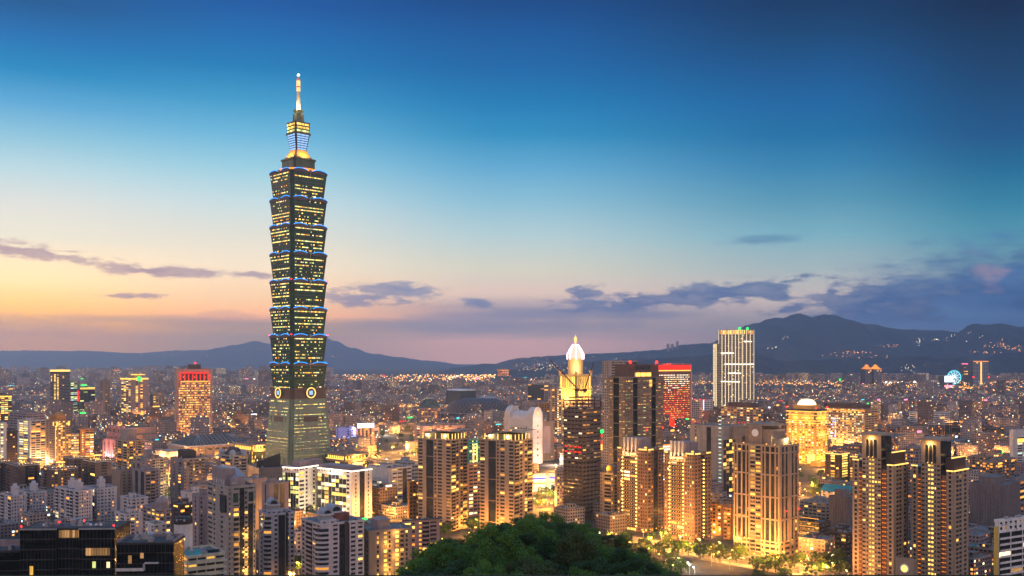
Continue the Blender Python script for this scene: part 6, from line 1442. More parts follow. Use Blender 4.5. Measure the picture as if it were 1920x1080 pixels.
b = Bld('school_block', 'wide low grey school block behind the dark offices', 1500, 1548, 1575, 945, 960, 44, 'stone'); b.facade('L', 'kkkkkk', 3.6, lit=.1).facade('R', 'kkk', 3.6, lit=.05); b.finish(clutter=5)
b = Bld('orange_walk_up', 'orange-lit walk-up block between the lamp-lined tower and disc tower', 1330, 1352, 1364, 948, 900, 44, 'orange'); b.facade('L', 'kskk', 3.3, lit=.3, pal=('warm','white','yellow')).facade('R', 's'); b.finish()
lamp('street_glow', b.world('L', b.d*.5, 8, 5), 9000, (1,.45,.1), .6)
b = Bld('orange_walk_up', 'narrow orange block tucked against the disc tower', 1357, 1370, 1378, 955, 880, 44, 'orange'); b.facade('L', 'kk', 3.3, lit=.4, pal=('warm','yellow')).facade('R', 's'); b.finish()
b = Bld('grey_roof_block', 'grey low block behind the right lamp-lined tower', 1328, 1348, 1362, 926, 990, 44, 'mauve'); b.facade('L', 'ww', 3.4, lit=.1).facade('R', 'ww', 3.4, lit=.1); b.finish()
b = Bld('balcony_block', 'white terraced balcony block with a yellow side at the bottom right corner', 1866, 1872, 1960, 978, 600, 30, 'white'); b.facade('R', 'BBBB', 3.6, blit=.12, z1=b.h - 7, pal=('white','dim')).facade('R', 'nnnnnnnnnn', 3.5, z0=b.h - 7, lit=.2, pal=('dim',)).facade('L', 'S', 4)
m = MB(); b.bx(m, 'L', -.3, b.d, .4, 1.4, 0, b.h - 3); m.build('yellow_wall', surf('yellow_plaster', (.62,.42,.08), .8), b.root); b.finish(clutter=3)
b = Bld('white_office_block', 'white office with square windows and a dark top slot at the right edge', 1893, 1900, 1960, 808, 1430, 34, 'pale'); b.facade('R', 'skkkkk', 3.6, z1=b.h - 18, lit=.4, pal=('white','yellow','cool')); b.facade('R', 'sBB', 6, z0=b.h - 18, z1=b.h - 10); b.facade('R', 'SS', 6, z0=b.h - 10); b.facade('L', 'S'); b.finish()
b = Bld('striped_office', 'white horizontally striped office beyond the dark outlined blocks', 1705, 1762, 1780, 775, 2200, 44, 'white'); b.facade('L', 'WWWW', 4.4, lit=.12, pal=('white','yellow'), hr=.55).facade('R', 'WW', 4.4, lit=.1, hr=.55); b.finish(hut=False)
def outlined(label, xl, xc, xr, top, Y, ang):
    b = Bld('outlined_block', label, xl, xc, xr, top, Y, ang, 'dark'); b.facade('L', 'kkkkkk', 4, lit=.08, pal=('orange',)).facade('R', 'kk', 4, lit=.1)
    for k in range(3):
        m = MB(); q = k*3.2; D_ = b.d; m_ = M['sand']
        b.bx(m, 'L', q, q + .9, .6, 1.3, 0, b.h - q); b.bx(m, 'L', D_ - q - .9, D_ - q, .6, 1.3, 0, b.h - q); b.bx(m, 'L', q + .9, D_ - q - .9, .6, 1.3, b.h - q - .9, b.h - q); m.build('pale_outline', m_, b.root)
    b.finish(hut=False, clutter=3)
outlined('dark block with nested pale outlines, smallest of the three', 1753, 1772, 1778, 799, 1850, 44)
outlined('dark block with nested pale outlines, widest of the three', 1777, 1836, 1844, 797, 1840, 44)
outlined('dark block with nested pale outlines, rightmost of the three', 1843, 1870, 1882, 803, 1830, 44)
def brownflat(label, xl, xc, xr, top, Y, lit=.25, w_='tan'):
    b = Bld('brown_flats', label, xl, xc, xr, top, Y, 44, w_); b.facade('L', 'wbwnbw', 3.3, lit=lit, blit=.4, pal=('orange','warm')).facade('R', 'wbw', 3.3, lit=lit*.7, pal=('orange','warm')); b.finish()
brownflat('brown flats with orange windows right of the arched-top towers', 1818, 1848, 1862, 858, 1250)
brownflat('brown flats with a lit stair column near the right edge', 1838, 1866, 1884, 868, 1180, .3)
brownflat('dim brown flats rightmost before the white edge office', 1862, 1892, 1906, 862, 1210, .15)
brownflat('grey-brown flats low at the right edge under the netted block', 1880, 1902, 1935, 905, 1080, .15, 'mauve')
# far landmarks
def far_landmarks():
    for lab, px in (('far left tower of the pair with golden pagoda caps', 1629.5), ('far right tower of the pair with golden pagoda caps', 1646)):
        Y = 5600; b = Bld('twin_cap_tower', lab, px - 7.5, px - 7.5, px + 7, 692, Y, 20, 'mauve', dep=40); b.facade('R', 'kkkkk', 8, lit=.1)
        m = MB(); m.prism([(2, 2), (b.w - 2, 2), (b.w - 2, 36), (2, 36)], b.h, b.h + 14, 0, None, [(b.w*.3, 12), (b.w*.7, 12), (b.w*.7, 28), (b.w*.3, 28)]); m.build('lit_cap', G['orange'], b.root); m = MB(); m.box(b.w*.36, b.w*.64, 15, 25, b.h + 14, b.h + 24); m.build('cap_lantern', S['orange'], b.root); b.strip('R', 0, b.w, b.h - 1, b.h + 2, S['orange'], .5, 1); b.finish(hut=False, clutter=0, tanks=0, parapet=0)
    Y = 5900; b = Bld('lit_edge_tower', 'far dark tower with a glowing orange T of light', 1825, 1825, 1853, 677, Y, 10, 'bluegrey', dep=50); b.facade('R', 'kkkkkk', 8, lit=.06); b.strip('R', 0, b.w, b.h - 4, b.h, S['orange'], .8, 2); b.strip('R', b.w*.47, b.w*.55, 0, b.h - 5, S['gold'], .8, 2); 
    for u in (-.02, 1.02): m = MB(); m.ball((b.w*u, -3, b.h*.35), 4, 8); m.build('red_beacon', S['beacon'], b.root)
    b.finish(hut=False, clutter=0, tanks=0)
    b = Bld('lit_edge_tower', 'far slim tower with a pink lit top left of the orange T tower', 1803, 1803, 1815, 681, 6000, 10, 'mauve', dep=30); b.facade('R', 'kkk', 8, lit=.12); b.strip('R', 0, b.w, b.h - 6, b.h - 2, S['magenta'], .8, 2); b.finish(hut=False, clutter=0, tanks=0)
    Y = 5500; R = 20/FPX*Y*.62; root = empty('ferris_wheel', at(1789, Y)); tag(root, 'far ferris wheel glowing cyan and white', 'ferris wheel'); zc = zz(707.5, Y); N_ = 24
    m = MB()
    for k in range(N_): a0, a1 = 2*pi*k/N_, 2*pi*(k + 1)/N_; m.tube((R*cos(a0), 0, zc + R*sin(a0)), (R*cos(a1), 0, zc + R*sin(a1)), 2.4, 5)
    m.build('rim', S['cyan'], root)
    for k in range(N_): an = 2*pi*k/N_; m = MB(); m.tube((0, 0, zc), (R*cos(an), 0, zc + R*sin(an)), 1.0, 4); m.build('spoke', S['cyan'] if k % 2 else S['cool'], root)
    for k in range(N_): an = 2*pi*(k + .5)/N_; m = MB(); m.ball(((R + 4)*cos(an), 0, zc + (R + 4)*sin(an)), 2.2, 6); m.build('gondola', M['white'], root)
    m = MB(); m.tube((0, -3, zc), (-R*.6, -3, 0), 2.2, 5); m.tube((0, -3, zc), (R*.6, -3, 0), 2.2, 5); m.tube((0, 3, zc), (-R*.6, 3, 0), 2.2, 5); m.tube((0, 3, zc), (R*.6, 3, 0), 2.2, 5); m.build('support_frame', M['metal'], root)
    m = MB(); m.ball((0, 0, zc), 6, 10); m.build('hub', S['cool'], root)
    b = Bld('mall_block', 'far white-lit mall beside the ferris wheel', 1771, 1771, 1786, 705, 5450, 10, 'pale', dep=60); b.strip('R', 0, b.w, b.h*.5, b.h, S['cool'], .5, 1); b.strip('R', 0, b.w, 0, b.h*.25, S['magenta'], .5, 1); b.finish(hut=False, clutter=0, tanks=0)
    Y = 7600; b = Bld('palace_hotel', 'far palace-roofed hotel on the hillside lit orange', 933, 933, 954, 694, Y, 8, 'brick', dep=60, base=18); b.facade('R', 'kkkkk', 9, lit=.7, pal=('orange',)); m = MB(); m.prism([(-6, -6), (b.w + 6, -6), (b.w + 6, 66), (-6, 66)], b.h, b.h + 12, 0, None, [(b.w*.2, 22), (b.w*.8, 22), (b.w*.8, 40), (b.w*.2, 40)]); m.build('palace_roof', M['orange'], b.root); b.strip('R', -4, b.w + 4, b.h - 2, b.h + 2, S['orange'], 1, 2); b.finish(hut=False, clutter=0, tanks=0, parapet=0)
    for lab, px, top in (('tiny tower on the far ridge, left of three', 1253, 644), ('tiny tower on the far ridge, middle of three', 1261, 645), ('tiny tower on the far ridge, tallest of three', 1271, 640)):
        Y = 12600; b = Bld('ridge_tower', lab, px - 2, px - 2, px + (2 if top > 641 else 1.2), top, Y, 10, 'mauve', dep=24, base=zz(660, Y)); b.facade('R', 's', 8); b.finish(hut=False, clutter=0, tanks=0, parapet=0)
far_landmarks()
# ------------------------------------------------------------------ the rest of the city
GA = radians(44); gc, gs_ = cos(GA), sin(GA)
def facade_mat():
    m, t, out = new_mat('city_facade')
    uvn = t.n('ShaderNodeUVMap'); uvn.uv_map = 'UVMap'
    sp = t.n('ShaderNodeSeparateXYZ'); t.put(sp.inputs[0], uvn.outputs[0]); u, v = sp.outputs[0], sp.outputs[1]
    at_ = t.n('ShaderNodeAttribute', attribute_name='tint'); tint, lit = at_.outputs['Color'], at_.outputs['Alpha']
    BU, BV = 3.0, 3.3
    cu, cv = t.m('DIVIDE', u, BU), t.m('DIVIDE', v, BV)
    fu, fv = t.m('FRACT', cu), t.m('FRACT', cv)
    cell = t.comb(t.m('FLOOR', cu), t.m('FLOOR', cv))
    wn = t.n('ShaderNodeTexWhiteNoise'); t.put(wn.inputs[0], cell); r1 = wn.outputs[0]
    wc = t.n('ShaderNodeTexWhiteNoise'); sc = t.n('ShaderNodeVectorMath', operation='ADD'); t.put(sc.inputs[0], cell); sc.inputs[1].default_value = (17.3, 5.1, 2.2); t.put(wc.inputs[0], sc.outputs[0]); r2 = wc.outputs[0]
    inside = t.m('MULTIPLY', t.m('MULTIPLY', t.m('GREATER_THAN', fu, .2), t.m('LESS_THAN', fu, .8)), t.m('MULTIPLY', t.m('GREATER_THAN', fv, .38), t.m('LESS_THAN', fv, .86)))
    inside = t.m('MULTIPLY', inside, t.m('GREATER_THAN', v, .5))
    on = t.m('MULTIPLY', inside, t.m('LESS_THAN', r1, lit))
    col = t.ramp(r2, [(0, (1,.22,.03)), (.35, (1,.36,.06)), (.65, (1,.50,.12)), (.85, (1,.74,.36)), (.95, (.8,1,.55)), (1, (.5,.8,1))])
    p = t.n('ShaderNodeBsdfPrincipled'); geo_ = t.n('ShaderNodeTexCoord').outputs['Object']
    dirt = t.smooth(t.noise(geo_, .12, 4), .3, .7)
    wall = t.mix(dirt, t.mix(1.0, tint, (.7,.7,.7), 'MULTIPLY'), tint)
    wall = t.mix(t.m('MULTIPLY', t.m('LESS_THAN', fv, .10), .5), wall, t.mix(1.0, wall, (.55,.55,.55), 'MULTIPLY'))
    t.put(p.inputs['Base Color'], t.mix(inside, wall, (.02,.022,.026)))
    t.put(p.inputs['Roughness'], t.m('SUBTRACT', .85, t.m('MULTIPLY', inside, .6)))
    t.put(p.inputs['Emission Color'], col)
    t.put(p.inputs['Emission Strength'], t.m('MULTIPLY', on, t.m('ADD', .7, t.m('MULTIPLY', t.m('POWER', r2, 2.0), CITY_GLOW))))
    t.put(out.inputs[0], p.outputs[0]); m.cycles.emission_sampling = 'NONE'
    return m
CITY_GLOW = 3.2
M['facade'] = facade_mat()
TINTS = [tuple(x*f for x, f in zip(c, (1.05,.92,.92))) for c in [(.34,.27,.23),(.30,.23,.20),(.40,.33,.29),(.26,.23,.23),(.22,.17,.15),(.46,.41,.38),(.20,.12,.10),(.32,.28,.29),(.17,.15,.16),(.38,.28,.21),(.52,.47,.44)]]
class CB:
    """many plain city blocks: box with facade coordinates, roof, roof huts, tanks"""
    def __init__(s): s.v=[]; s.f=[]; s.m=[]; s.uv=[]; s.t=[]
    def quad(s, p, uv, m, t):
        i = len(s.v); s.v += p; s.f.append((i,i+1,i+2,i+3)); s.m.append(m); s.uv += uv; s.t.append(t)
    def box(s, cx, cy, a, w_, d_, z0, z1, tint, lit, rng, roof=1, rt=None):
        ca, sa = cos(a), sin(a); P = [(cx + x*ca - y*sa, cy + x*sa + y*ca) for x, y in ((-w_/2,-d_/2),(w_/2,-d_/2),(w_/2,d_/2),(-w_/2,d_/2))]
        for k in range(4):
            (x0, y0), (x1, y1) = P[k], P[(k+1) % 4]; L = w_ if k % 2 == 0 else d_
            nb = max(1, round(L/3.0)); u0 = rng.randrange(4000)*3.0; nf = max(1, round((z1 - z0)/3.3)); H = nf*3.3
            s.quad([(x0,y0,z0),(x1,y1,z0),(x1,y1,z1),(x0,y0,z1)], [(u0, 0),(u0 + nb*3.0, 0),(u0 + nb*3.0, H),(u0, H)], 0, tint + (lit,))
        s.quad([(x, y, z1) for x, y in P], [(0,-1)]*4, roof, (tint if rt is None else rt) + (0,))
        return P
    def building(s, b, rng, fine=True):
        cx, cy, w_, d_, h, tint, lit, a, rf = b
        s.box(cx, cy, a, w_, d_, -1, h, tint, lit, rng, rf)
        for k in range(rng.choice((1, 1, 2, 3)) if fine else 1):
            ox, oy = rng.uniform(-.3, .3)*w_, rng.uniform(-.3, .3)*d_; q = rng.uniform(.16, .34)
            s.box(cx + ox*cos(a) - oy*sin(a), cy + ox*sin(a) + oy*cos(a), a, w_*q, d_*q*rng.uniform(.8, 1.4), h + .01, h + rng.uniform(2.2, 4.5), tuple(x*rng.uniform(.8, 1.15) for x in tint), lit*.3, rng, 1 if rng.random() < .8 else 2)
        if fine:
            for k in range(rng.randrange(3, 7)):
                ox, oy = rng.uniform(-.42, .42)*w_, rng.uniform(-.42, .42)*d_
                s.box(cx + ox*cos(a) - oy*sin(a), cy + ox*sin(a) + oy*cos(a), a, rng.uniform(1, 3), rng.uniform(1, 3), h + .01, h + rng.uniform(.8, 2), rng.choice(((.3,.3,.31),(.5,.5,.5),(.15,.15,.15))), 0, rng, 1)
    def build(s, name, parent=None):
        me = bpy.data.meshes.new(name); me.from_pydata(s.v, [], s.f)
        for k in ('facade', 'roof', 'roof_red', 'teal'): me.materials.append(M[k])
        me.polygons.foreach_set('material_index', s.m)
        uv = me.uv_layers.new(name='UVMap'); uv.data.foreach_set('uv', [c for q in s.uv for c in q])
        ta = me.attributes.new('tint', 'FLOAT_COLOR', 'FACE'); ta.data.foreach_set('color', [c for q in s.t for c in q])
        me.update(); return link(name, me, parent)
# footprints already taken
TAKEN = []
for b in ALLB: TAKEN.append((b.root.location.x, b.root.location.y, b.a, b.w, b.d))
TAKEN += [(ux(559)*TY - 38, TY - 6, radians(44), 66, 66), (ux(352)*1500, 1500, radians(42), 112, 74), (ux(228)*1560, 1560, radians(50), 70, 62), (ux(105)*2660, 2636, 0, 24, 24), (ux(897)*2480 - 95, 2430, 0, 190, 130), (ux(338)*560, 545, 0, 14, 14)]
CELLS = {}
for t in TAKEN:
    R = hypot(t[3], t[4]) + 40
    for i in range(int((t[0] - R)//100), int((t[0] + R)//100) + 1):
        for j in range(int((t[1] - R)//100), int((t[1] + R)//100) + 1): CELLS.setdefault((i, j), []).append(t)
def clear(x, y, r):
    for bx_, by_, a, w_, d_ in CELLS.get((int(x//100), int(y//100)), ()):
        dx_, dy_ = x - bx_, y - by_; lx, ly = dx_*cos(a) + dy_*sin(a), -dx_*sin(a) + dy_*cos(a)
        if -r < lx < w_ + r and -r < ly < d_ + r: return False
    return True
PARKS = [(700, 800, 1480, 2150), (1005, 1060, 1100, 1500), (1490, 1550, 1120, 1480)]         # px range, depth range
def in_park(x, y):
    p = x/y*FPX + CX
    return any(a < p < b and c < y < d for a, b, c, d in PARKS)
def street_gap(x, y):       # the lit avenue in front of the disc tower
    p = x/y*FPX + CX; q = HY + CZ*FPX/y
    return (1225 < p < 1520 and q > 985) or (780 < p < 1260 and y < 760) or (480 < p < 700 and 700 < y < 930 and abs(((p - 480)/220) - .5) < .0)
LIMIT = [(0, 868), (150, 880), (320, 866), (470, 872), (620, 880), (700, 872), (790, 900), (1000, 900), (1130, 900), (1300, 900), (1480, 905), (1560, 905), (1700, 890), (1920, 880)]
def cap_row(p):
    for (a, ya), (b, yb) in zip(LIMIT, LIMIT[1:]):
        if a <= p <= b: return ya + (yb - ya)*(p - a)/(b - a)
    return 870
# street lamps that shine between the buildings: (column, row, power, white, place)
LS = [(1262,1062,9000,0,'beside the hill edge'),(1275,1048,7000,0,'under the lamp-lined tower'),(1293,1060,9000,1,'by the glass canopy, left'),(1302,1064,9000,1,'by the glass canopy, right'),(1334,1040,6000,0,'left of the disc tower, far one'),(1352,1036,6000,0,'left of the disc tower, near one'),(1368,1046,6000,0,'at the disc tower corner'),(1505,1058,5000,0,'right of the disc tower, left one'),(1530,1062,6000,0,'right of the disc tower, middle one'),(1562,1056,5000,0,'right of the disc tower, right one'),(1590,1070,6000,0,'at the arched-top tower foot'),
      (1512,918,12000,0,'among trees below the golden tower'),(1525,905,12000,0,'deep among trees below the golden tower'),(1503,930,9000,0,'beside the disc tower top edge'),(1535,925,9000,0,'left of the teal roof hall'),
      (1016,925,20000,0,'on the bright plaza, left'),(1026,938,30000,0,'on the bright plaza, brightest'),(1040,922,14000,0,'on the bright plaza, right'),(1008,912,16000,0,'behind the right canopy tower'),(1000,935,16000,0,'beside the right canopy tower'),(1036,945,16000,0,'at the hill crest'),
      (715,846,14000,0,'in the near park, leftmost'),(735,838,16000,0,'in the near park, second'),(752,850,22000,0,'in the near park, third'),(757,836,20000,0,'in the near park, brightest'),(770,844,16000,0,'in the near park, fifth'),(779,852,16000,0,'in the near park, rightmost'),(723,808,14000,1,'in the dark park, white one'),(756,803,12000,0,'in the dark park, amber one'),(745,822,12000,0,'in the dark park, lower one'),(727,862,9000,1,'at the park edge terrace'),(760,862,9000,0,'at the right park edge'),
      (888,990,14000,0,'between the twin canopy towers, left'),(895,975,16000,0,'between the twin canopy towers, right'),(882,1000,14000,0,'by the traffic below the left canopy tower'),(892,1004,9000,0,'lowest between the canopy towers'),
      (725,958,9000,0,'under the pale office, left'),(745,965,9000,0,'under the pale office, middle'),(762,960,11000,0,'under the pale office, right'),(700,962,7000,0,'under the white office end wall'),(553,978,12000,0,'at the ribbon-glazed office forecourt, left'),(566,974,12000,0,'at the ribbon-glazed office forecourt, right'),(598,990,7000,0,'at the ribbon-glazed office corner'),
      (545,1068,9000,0,'between the curved apartments, upper'),(552,1078,12000,0,'between the curved apartments, lower'),(560,1055,7000,0,'behind the curved apartments'),(235,984,9000,0,'among the orange street trees, left'),(245,978,11000,0,'among the orange street trees, middle'),(258,990,9000,0,'among the orange street trees, right'),(228,1000,9000,0,'low by the orange street trees'),
      (306,931,26000,1,'in the car park, dazzling white'),(318,908,16000,0,'on the street left of the arched tower'),(312,890,22000,0,'on the bright street below the exhibition hall'),(322,870,26000,0,'at the exhibition hall side street'),(392,915,18000,0,'right of the arched tower, upper'),(402,930,18000,0,'right of the arched tower, middle'),(396,945,14000,0,'right of the arched tower, lower'),(408,905,14000,0,'beside the domed flats'),
      (205,900,9000,0,'behind the brick blocks'),(150,862,12000,0,'in front of the amber office'),(100,868,12000,0,'in front of the golden-niche tower'),(60,872,12000,0,'at the white gridded block foot'),(1095,870,14000,0,'behind the unfinished tower'),(1246,900,14000,1,'between the brown towers, upper'),(1246,960,9000,0,'between the lamp-lined towers'),(1246,1000,9000,0,'low between the lamp-lined towers'),(1345,975,9000,0,'behind the orange walk-up'),(640,870,14000,0,'at the mall wing foot'),(475,985,7000,0,'below the mauve flats'),(830,1012,9000,0,'at the hill foot, left'),(1150,1000,9000,0,'behind the hill right shoulder'),(1185,1018,9000,0,'under trees left of the lamp-lined towers'),(1215,1030,9000,0,'under trees below the lamp-lined towers'),(1240,1040,9000,0,'among trees between hill and lamp-lined towers'),
      (1430,870,16000,0,'behind the disc tower'),(1455,880,16000,0,'left of the golden tower foot'),(1640,905,9000,0,'behind the left arched-top tower'),(1750,880,9000,0,'behind the right arched-top tower'),(1835,850,9000,0,'under the outlined blocks'),(1870,800,14000,0,'above the outlined blocks'),(1680,800,16000,0,'left of the striped office'),(1792,795,16000,0,'right of the striped office'),(1885,780,16000,0,'at the far right streets'),(440,805,26000,0,'left of the tall tower, far'),(655,900,9000,0,'behind the white office')]
LSP = [(px, (CZ - 9)*FPX/(py - HY)) for px, py, *_ in LS]
def before_lamp(x, y, r, h):
    p = x/y*FPX + CX
    for lp, ly in LSP:
        if abs(lp - p) < 9 + r*FPX/y and ly - 95 < y < ly + r + 5 and (abs(lp - p) < r*FPX/y + 9): return True
    return False
rng = random.Random(42); BL = []
def scatter(y0, y1, step, hts, margin):
    n = int(y1*1.5/step)
    for i in range(-n, n):
        for j in range(-n, n):
            if i % 5 == 0 or j % 7 == 0: continue
            p, q = i*step + rng.uniform(-.1, .1)*step, j*step + rng.uniform(-.1, .1)*step
            x, y = p*gc - q*gs_, p*gs_ + q*gc
            if not (y0 <= y < y1) or abs(x) > .56*y + 30: continue
            w_, d_ = step*rng.uniform(.62, .94), step*rng.uniform(.62, .94)
            if not clear(x, y, max(w_, d_)*.62) or in_park(x, y) or street_gap(x, y) or before_lamp(x, y, (w_ + d_)*.25, 0): continue
            px = x/y*FPX + CX
            dens = mnoise.noise(Vector((x*.0012, y*.0012, 5)))
            h = hts(rng, dens, px, y)
            if not h: continue
            if y < 1500: h = min(h, zz(cap_row(px), y)) if y > 1000 else min(h, 15)
            if y < 4300: h = min(h, zz(752, y))
            if h < 6: h = rng.uniform(7, 11)
            h = round(h/3.3)*3.3 + .8
            lit = min(.55, max(.02, rng.gauss(.075, .05) + (.25 if rng.random() < .08 else 0)))
            tint = rng.choice(TINTS); k = rng.uniform(.75, 1.2); tint = tuple(c*k for c in tint)
            BL.append((x, y, w_, d_, h, tint, lit, GA + (rng.choice((0, 0, 0, .12, -.15))), 1 if rng.random() < .82 else rng.choice((2, 2, 3)) if rng.random() < .5 else 1))
def h_mid(r, dn, px, y):
    if r.random() < .05: return None
    h = r.choice((12, 14, 15, 17, 17, 20, 24)) + 6*dn
    if r.random() < .10 + .1*max(0, dn): h = r.uniform(28, 52)
    if y > 2000 and r.random() < .02: h = r.uniform(55, 80)
    return h
def h_far(r, dn, px, y):
    if 1300 < px and 4700 < y < 6500: return None if r.random() < .93 else 7
    if 620 < px < 1010 and 5600 < y < 9000: return None if r.random() < .88 else 7
    h = r.choice((14, 18, 20, 24, 30)) + 10*dn
    if r.random() < .14: h = r.uniform(35, 62)
    if 1300 < px and y >= 6500 and r.random() < .6: h = r.uniform(38, 66)
    if px > 925 and y > 6950: return None
    if px < 700 and y > 5000 and r.random() < .06: h = r.uniform(70, 105)
    return h
scatter(690, 1500, 27, lambda r, dn, px, y: None if r.random() < (.35 if y < 1150 else .12) else r.choice((11, 14, 14, 17, 20, 26)), 4)
scatter(1500, 2700, 30, h_mid, 4)
scatter(2700, 4500, 42, h_mid, 4)
scatter(4500, 9000, 66, h_far, 4)
NEARB = {}
for b_ in BL:
    if b_[1] < 3600:
        for i in (-1, 0, 1):
            for j in (-1, 0, 1): NEARB.setdefault((int(b_[0]//60) + i, int(b_[1]//60) + j), []).append(b_)
# which of them show largest: sweep from near to far keeping the skyline already covered
def span(b):
    x, y, w_, d_, h = b[:5]; R = (w_ + d_)*.5*.98*.72; return (x - R)/y*FPX + CX, (x + R)/y*FPX + CX, HY + (CZ - h)*FPX/y
sky_row = [1080.0]*1920
items = [('b', b[1], k) for k, b in enumerate(BL)] + [('h', bb.root.location.y, bb) for bb in ALLB] + [('t', TY, None)]
items.sort(key=lambda t: t[1]); VIS = {}
for kind, y, k in items:
    if kind == 'b': l, r, top = span(BL[k])
    elif kind == 't': l, r, top = 500, 618, 140
    else:
        pts = [(0, 0), (k.w, 0), (k.w, k.d), (0, k.d)]; pr = []
        for lx, ly in pts:
            X, Yv = k.root.location.x + lx*cos(k.a) - ly*sin(k.a), k.root.location.y + lx*sin(k.a) + ly*cos(k.a); pr.append(X/Yv*FPX + CX)
        l, r, top = min(pr), max(pr), HY + (CZ - k.h - k.base)*FPX/y
    vis = 0
    for c in range(max(0, int(l)), min(1919, int(r)) + 1):
        if top < sky_row[c]: vis += sky_row[c] - top; sky_row[c] = top
    if kind == 'b': VIS[k] = vis
order = sorted(VIS, key=lambda k: -VIS[k])[:285]
singles = set(order)
# labels by place: which landmark, which band of depth, which number from the left
ZONES = [(-99, 226, 'left of the amber-roofed tower'), (226, 330, 'near the amber-roofed tower'), (330, 400, 'around the red-crowned tower'), (400, 505, 'left of the tall tiered tower'), (505, 620, 'around the tall tiered tower'), (620, 705, 'around the white roof sign'),
         (705, 830, 'before the stadium dome'), (830, 960, 'around the stadium dome'), (960, 1045, 'left of the golden-crowned tower'), (1045, 1145, 'around the golden-crowned tower'), (1145, 1300, 'around the red-banded tower'), (1300, 1420, 'around the white-lined tower'), (1420, 1475, 'left of the golden tower'), (1475, 1560, 'around the golden tower'),
         (1560, 1700, 'behind the lattice office'), (1700, 1785, 'around the striped office'), (1785, 1885, 'around the outlined blocks'), (1885, 2100, 'near the right edge')]
BANDS = [(0, 1000, 'front'), (1000, 1500, 'second'), (1500, 2100, 'middle'), (2100, 3200, 'farther'), (3200, 4500, 'distant'), (4500, 99999, 'farthest')]
ORD = ['first','second','third','fourth','fifth','sixth','seventh','eighth','ninth','tenth','eleventh','twelfth','thirteenth','fourteenth','fifteenth','sixteenth','seventeenth','eighteenth','nineteenth','twentieth'] + ['twenty-' + q for q in ('first','second','third','fourth','fifth','sixth','seventh','eighth','ninth')] + ['thirtieth'] + ['thirty-' + q for q in ('first','second','third','fourth','fifth','sixth','seventh','eighth','ninth')]
buck = {}
for k in order:
    x, y = BL[k][:2]; px = x/y*FPX + CX
    z_ = next(q[2] for q in ZONES if q[0] <= px < q[1]) if -99 <= px < 2100 else 'near the right edge'
    bd = next(q[2] for q in BANDS if q[0] <= y < q[1]); buck.setdefault((z_, bd), []).append((px, k))
LABEL = {}
for (z_, bd), lst in buck.items():
    for n_, (px, k) in enumerate(sorted(lst)):
        h = BL[k][4]; tn = BL[k][5]; lum = sum(tn)/3
        c = 'pale' if lum > .36 else 'dark' if lum < .18 else ('reddish' if tn[0] > tn[2]*1.5 else 'grey-brown')
        s_ = 'low block' if h < 16 else 'mid-rise block' if h < 32 else 'tower block'
        LABEL[k] = '%s %s, %s from left, %s row %s' % (c, s_, ORD[n_] if n_ < len(ORD) else 'last', bd, z_)
SIGNS = ['red', 'magenta', 'cool', 'green', 'white', 'amber', 'orange', 'cyan']
rs = random.Random(5)
for k in order:
    b = BL[k]; cx, cy, w_, d_, h, tint, lit, a, rf = b
    root = empty('city_block', (cx, cy, 0), a); tag(root, LABEL[k], 'building', 'city blocks between the landmark towers')
    loc = (0, 0, w_, d_, h, tint, lit, 0, rf)
    c = CB(); c.box(0, 0, 0, w_, d_, -1, h, tint, lit, rs, rf); c.build('wall', root)
    if b[1] < 2400:
        m = MB(); t_ = .25
        m.box(-w_/2 - .1, w_/2 + .1, -d_/2 - .1, -d_/2 + t_, h, h + .9); m.box(-w_/2 - .1, w_/2 + .1, d_/2 - t_, d_/2 + .1, h, h + .9); m.box(-w_/2 - .1, -w_/2 + t_, -d_/2 + t_, d_/2 - t_, h, h + .9); m.box(w_/2 - t_, w_/2 + .1, -d_/2 + t_, d_/2 - t_, h, h + .9)
        m.build('parapet', M[rs.choice(('tan', 'mauve', 'stone', 'grey', 'concrete'))], root)
        for q in range(rs.choice((1, 1, 2))):
            c = CB(); ww, dd = w_*rs.uniform(.2, .36), d_*rs.uniform(.2, .36); ox, oy = rs.uniform(-.25, .25)*w_, rs.uniform(-.25, .25)*d_
            c.box(ox, oy, 0, ww, dd, h + .01, h + rs.uniform(2.4, 4.6), tuple(x*rs.uniform(.85, 1.1) for x in tint), .05, rs, 1); c.build('roof_hut', root)
        for q in range(rs.choice((1, 2, 3))):
            m = MB(); R = rs.uniform(.7, 1.2); x, y = rs.uniform(-.4, .4)*w_, rs.uniform(-.4, .4)*d_; m.lathe(x, y, [(R, h), (R, h + 1.8), (R*.5, h + 2.2)], 8); m.build('water_tank', M['metal'], root)
        for q in range(rs.choice((1, 2))):
            m = MB(); x, y = rs.uniform(-.4, .25)*w_, rs.uniform(-.4, .25)*d_; m.box(x, x + rs.uniform(1.5, 4), y, y + rs.uniform(1.5, 4), h, h + rs.uniform(.8, 2)); m.build('roof_shed', M[rs.choice(('teal', 'roof_red', 'bluegrey', 'grey', 'metal', 'stone'))], root)
    if rs.random() < (.16 if b[1] > 1500 else .05):
        m = MB(); kk = rs.choice(SIGNS); ww = w_*rs.uniform(.25, .6); zt = h + rs.uniform(.5, 2); m.box(-ww/2, ww/2, -d_/2 - .6, -d_/2 - .2, zt, zt + rs.uniform(1.5, 3.5)); m.build('roof_sign', S[kk], root)
c = CB(); rr = random.Random(9)
for k, b in enumerate(BL):
    if k in singles: continue
    c.building(b, rr, b[1] < 2600)
tag(c.build('distant_city_blocks'), kind='stuff', label='dense mass of small city blocks receding to the hills')
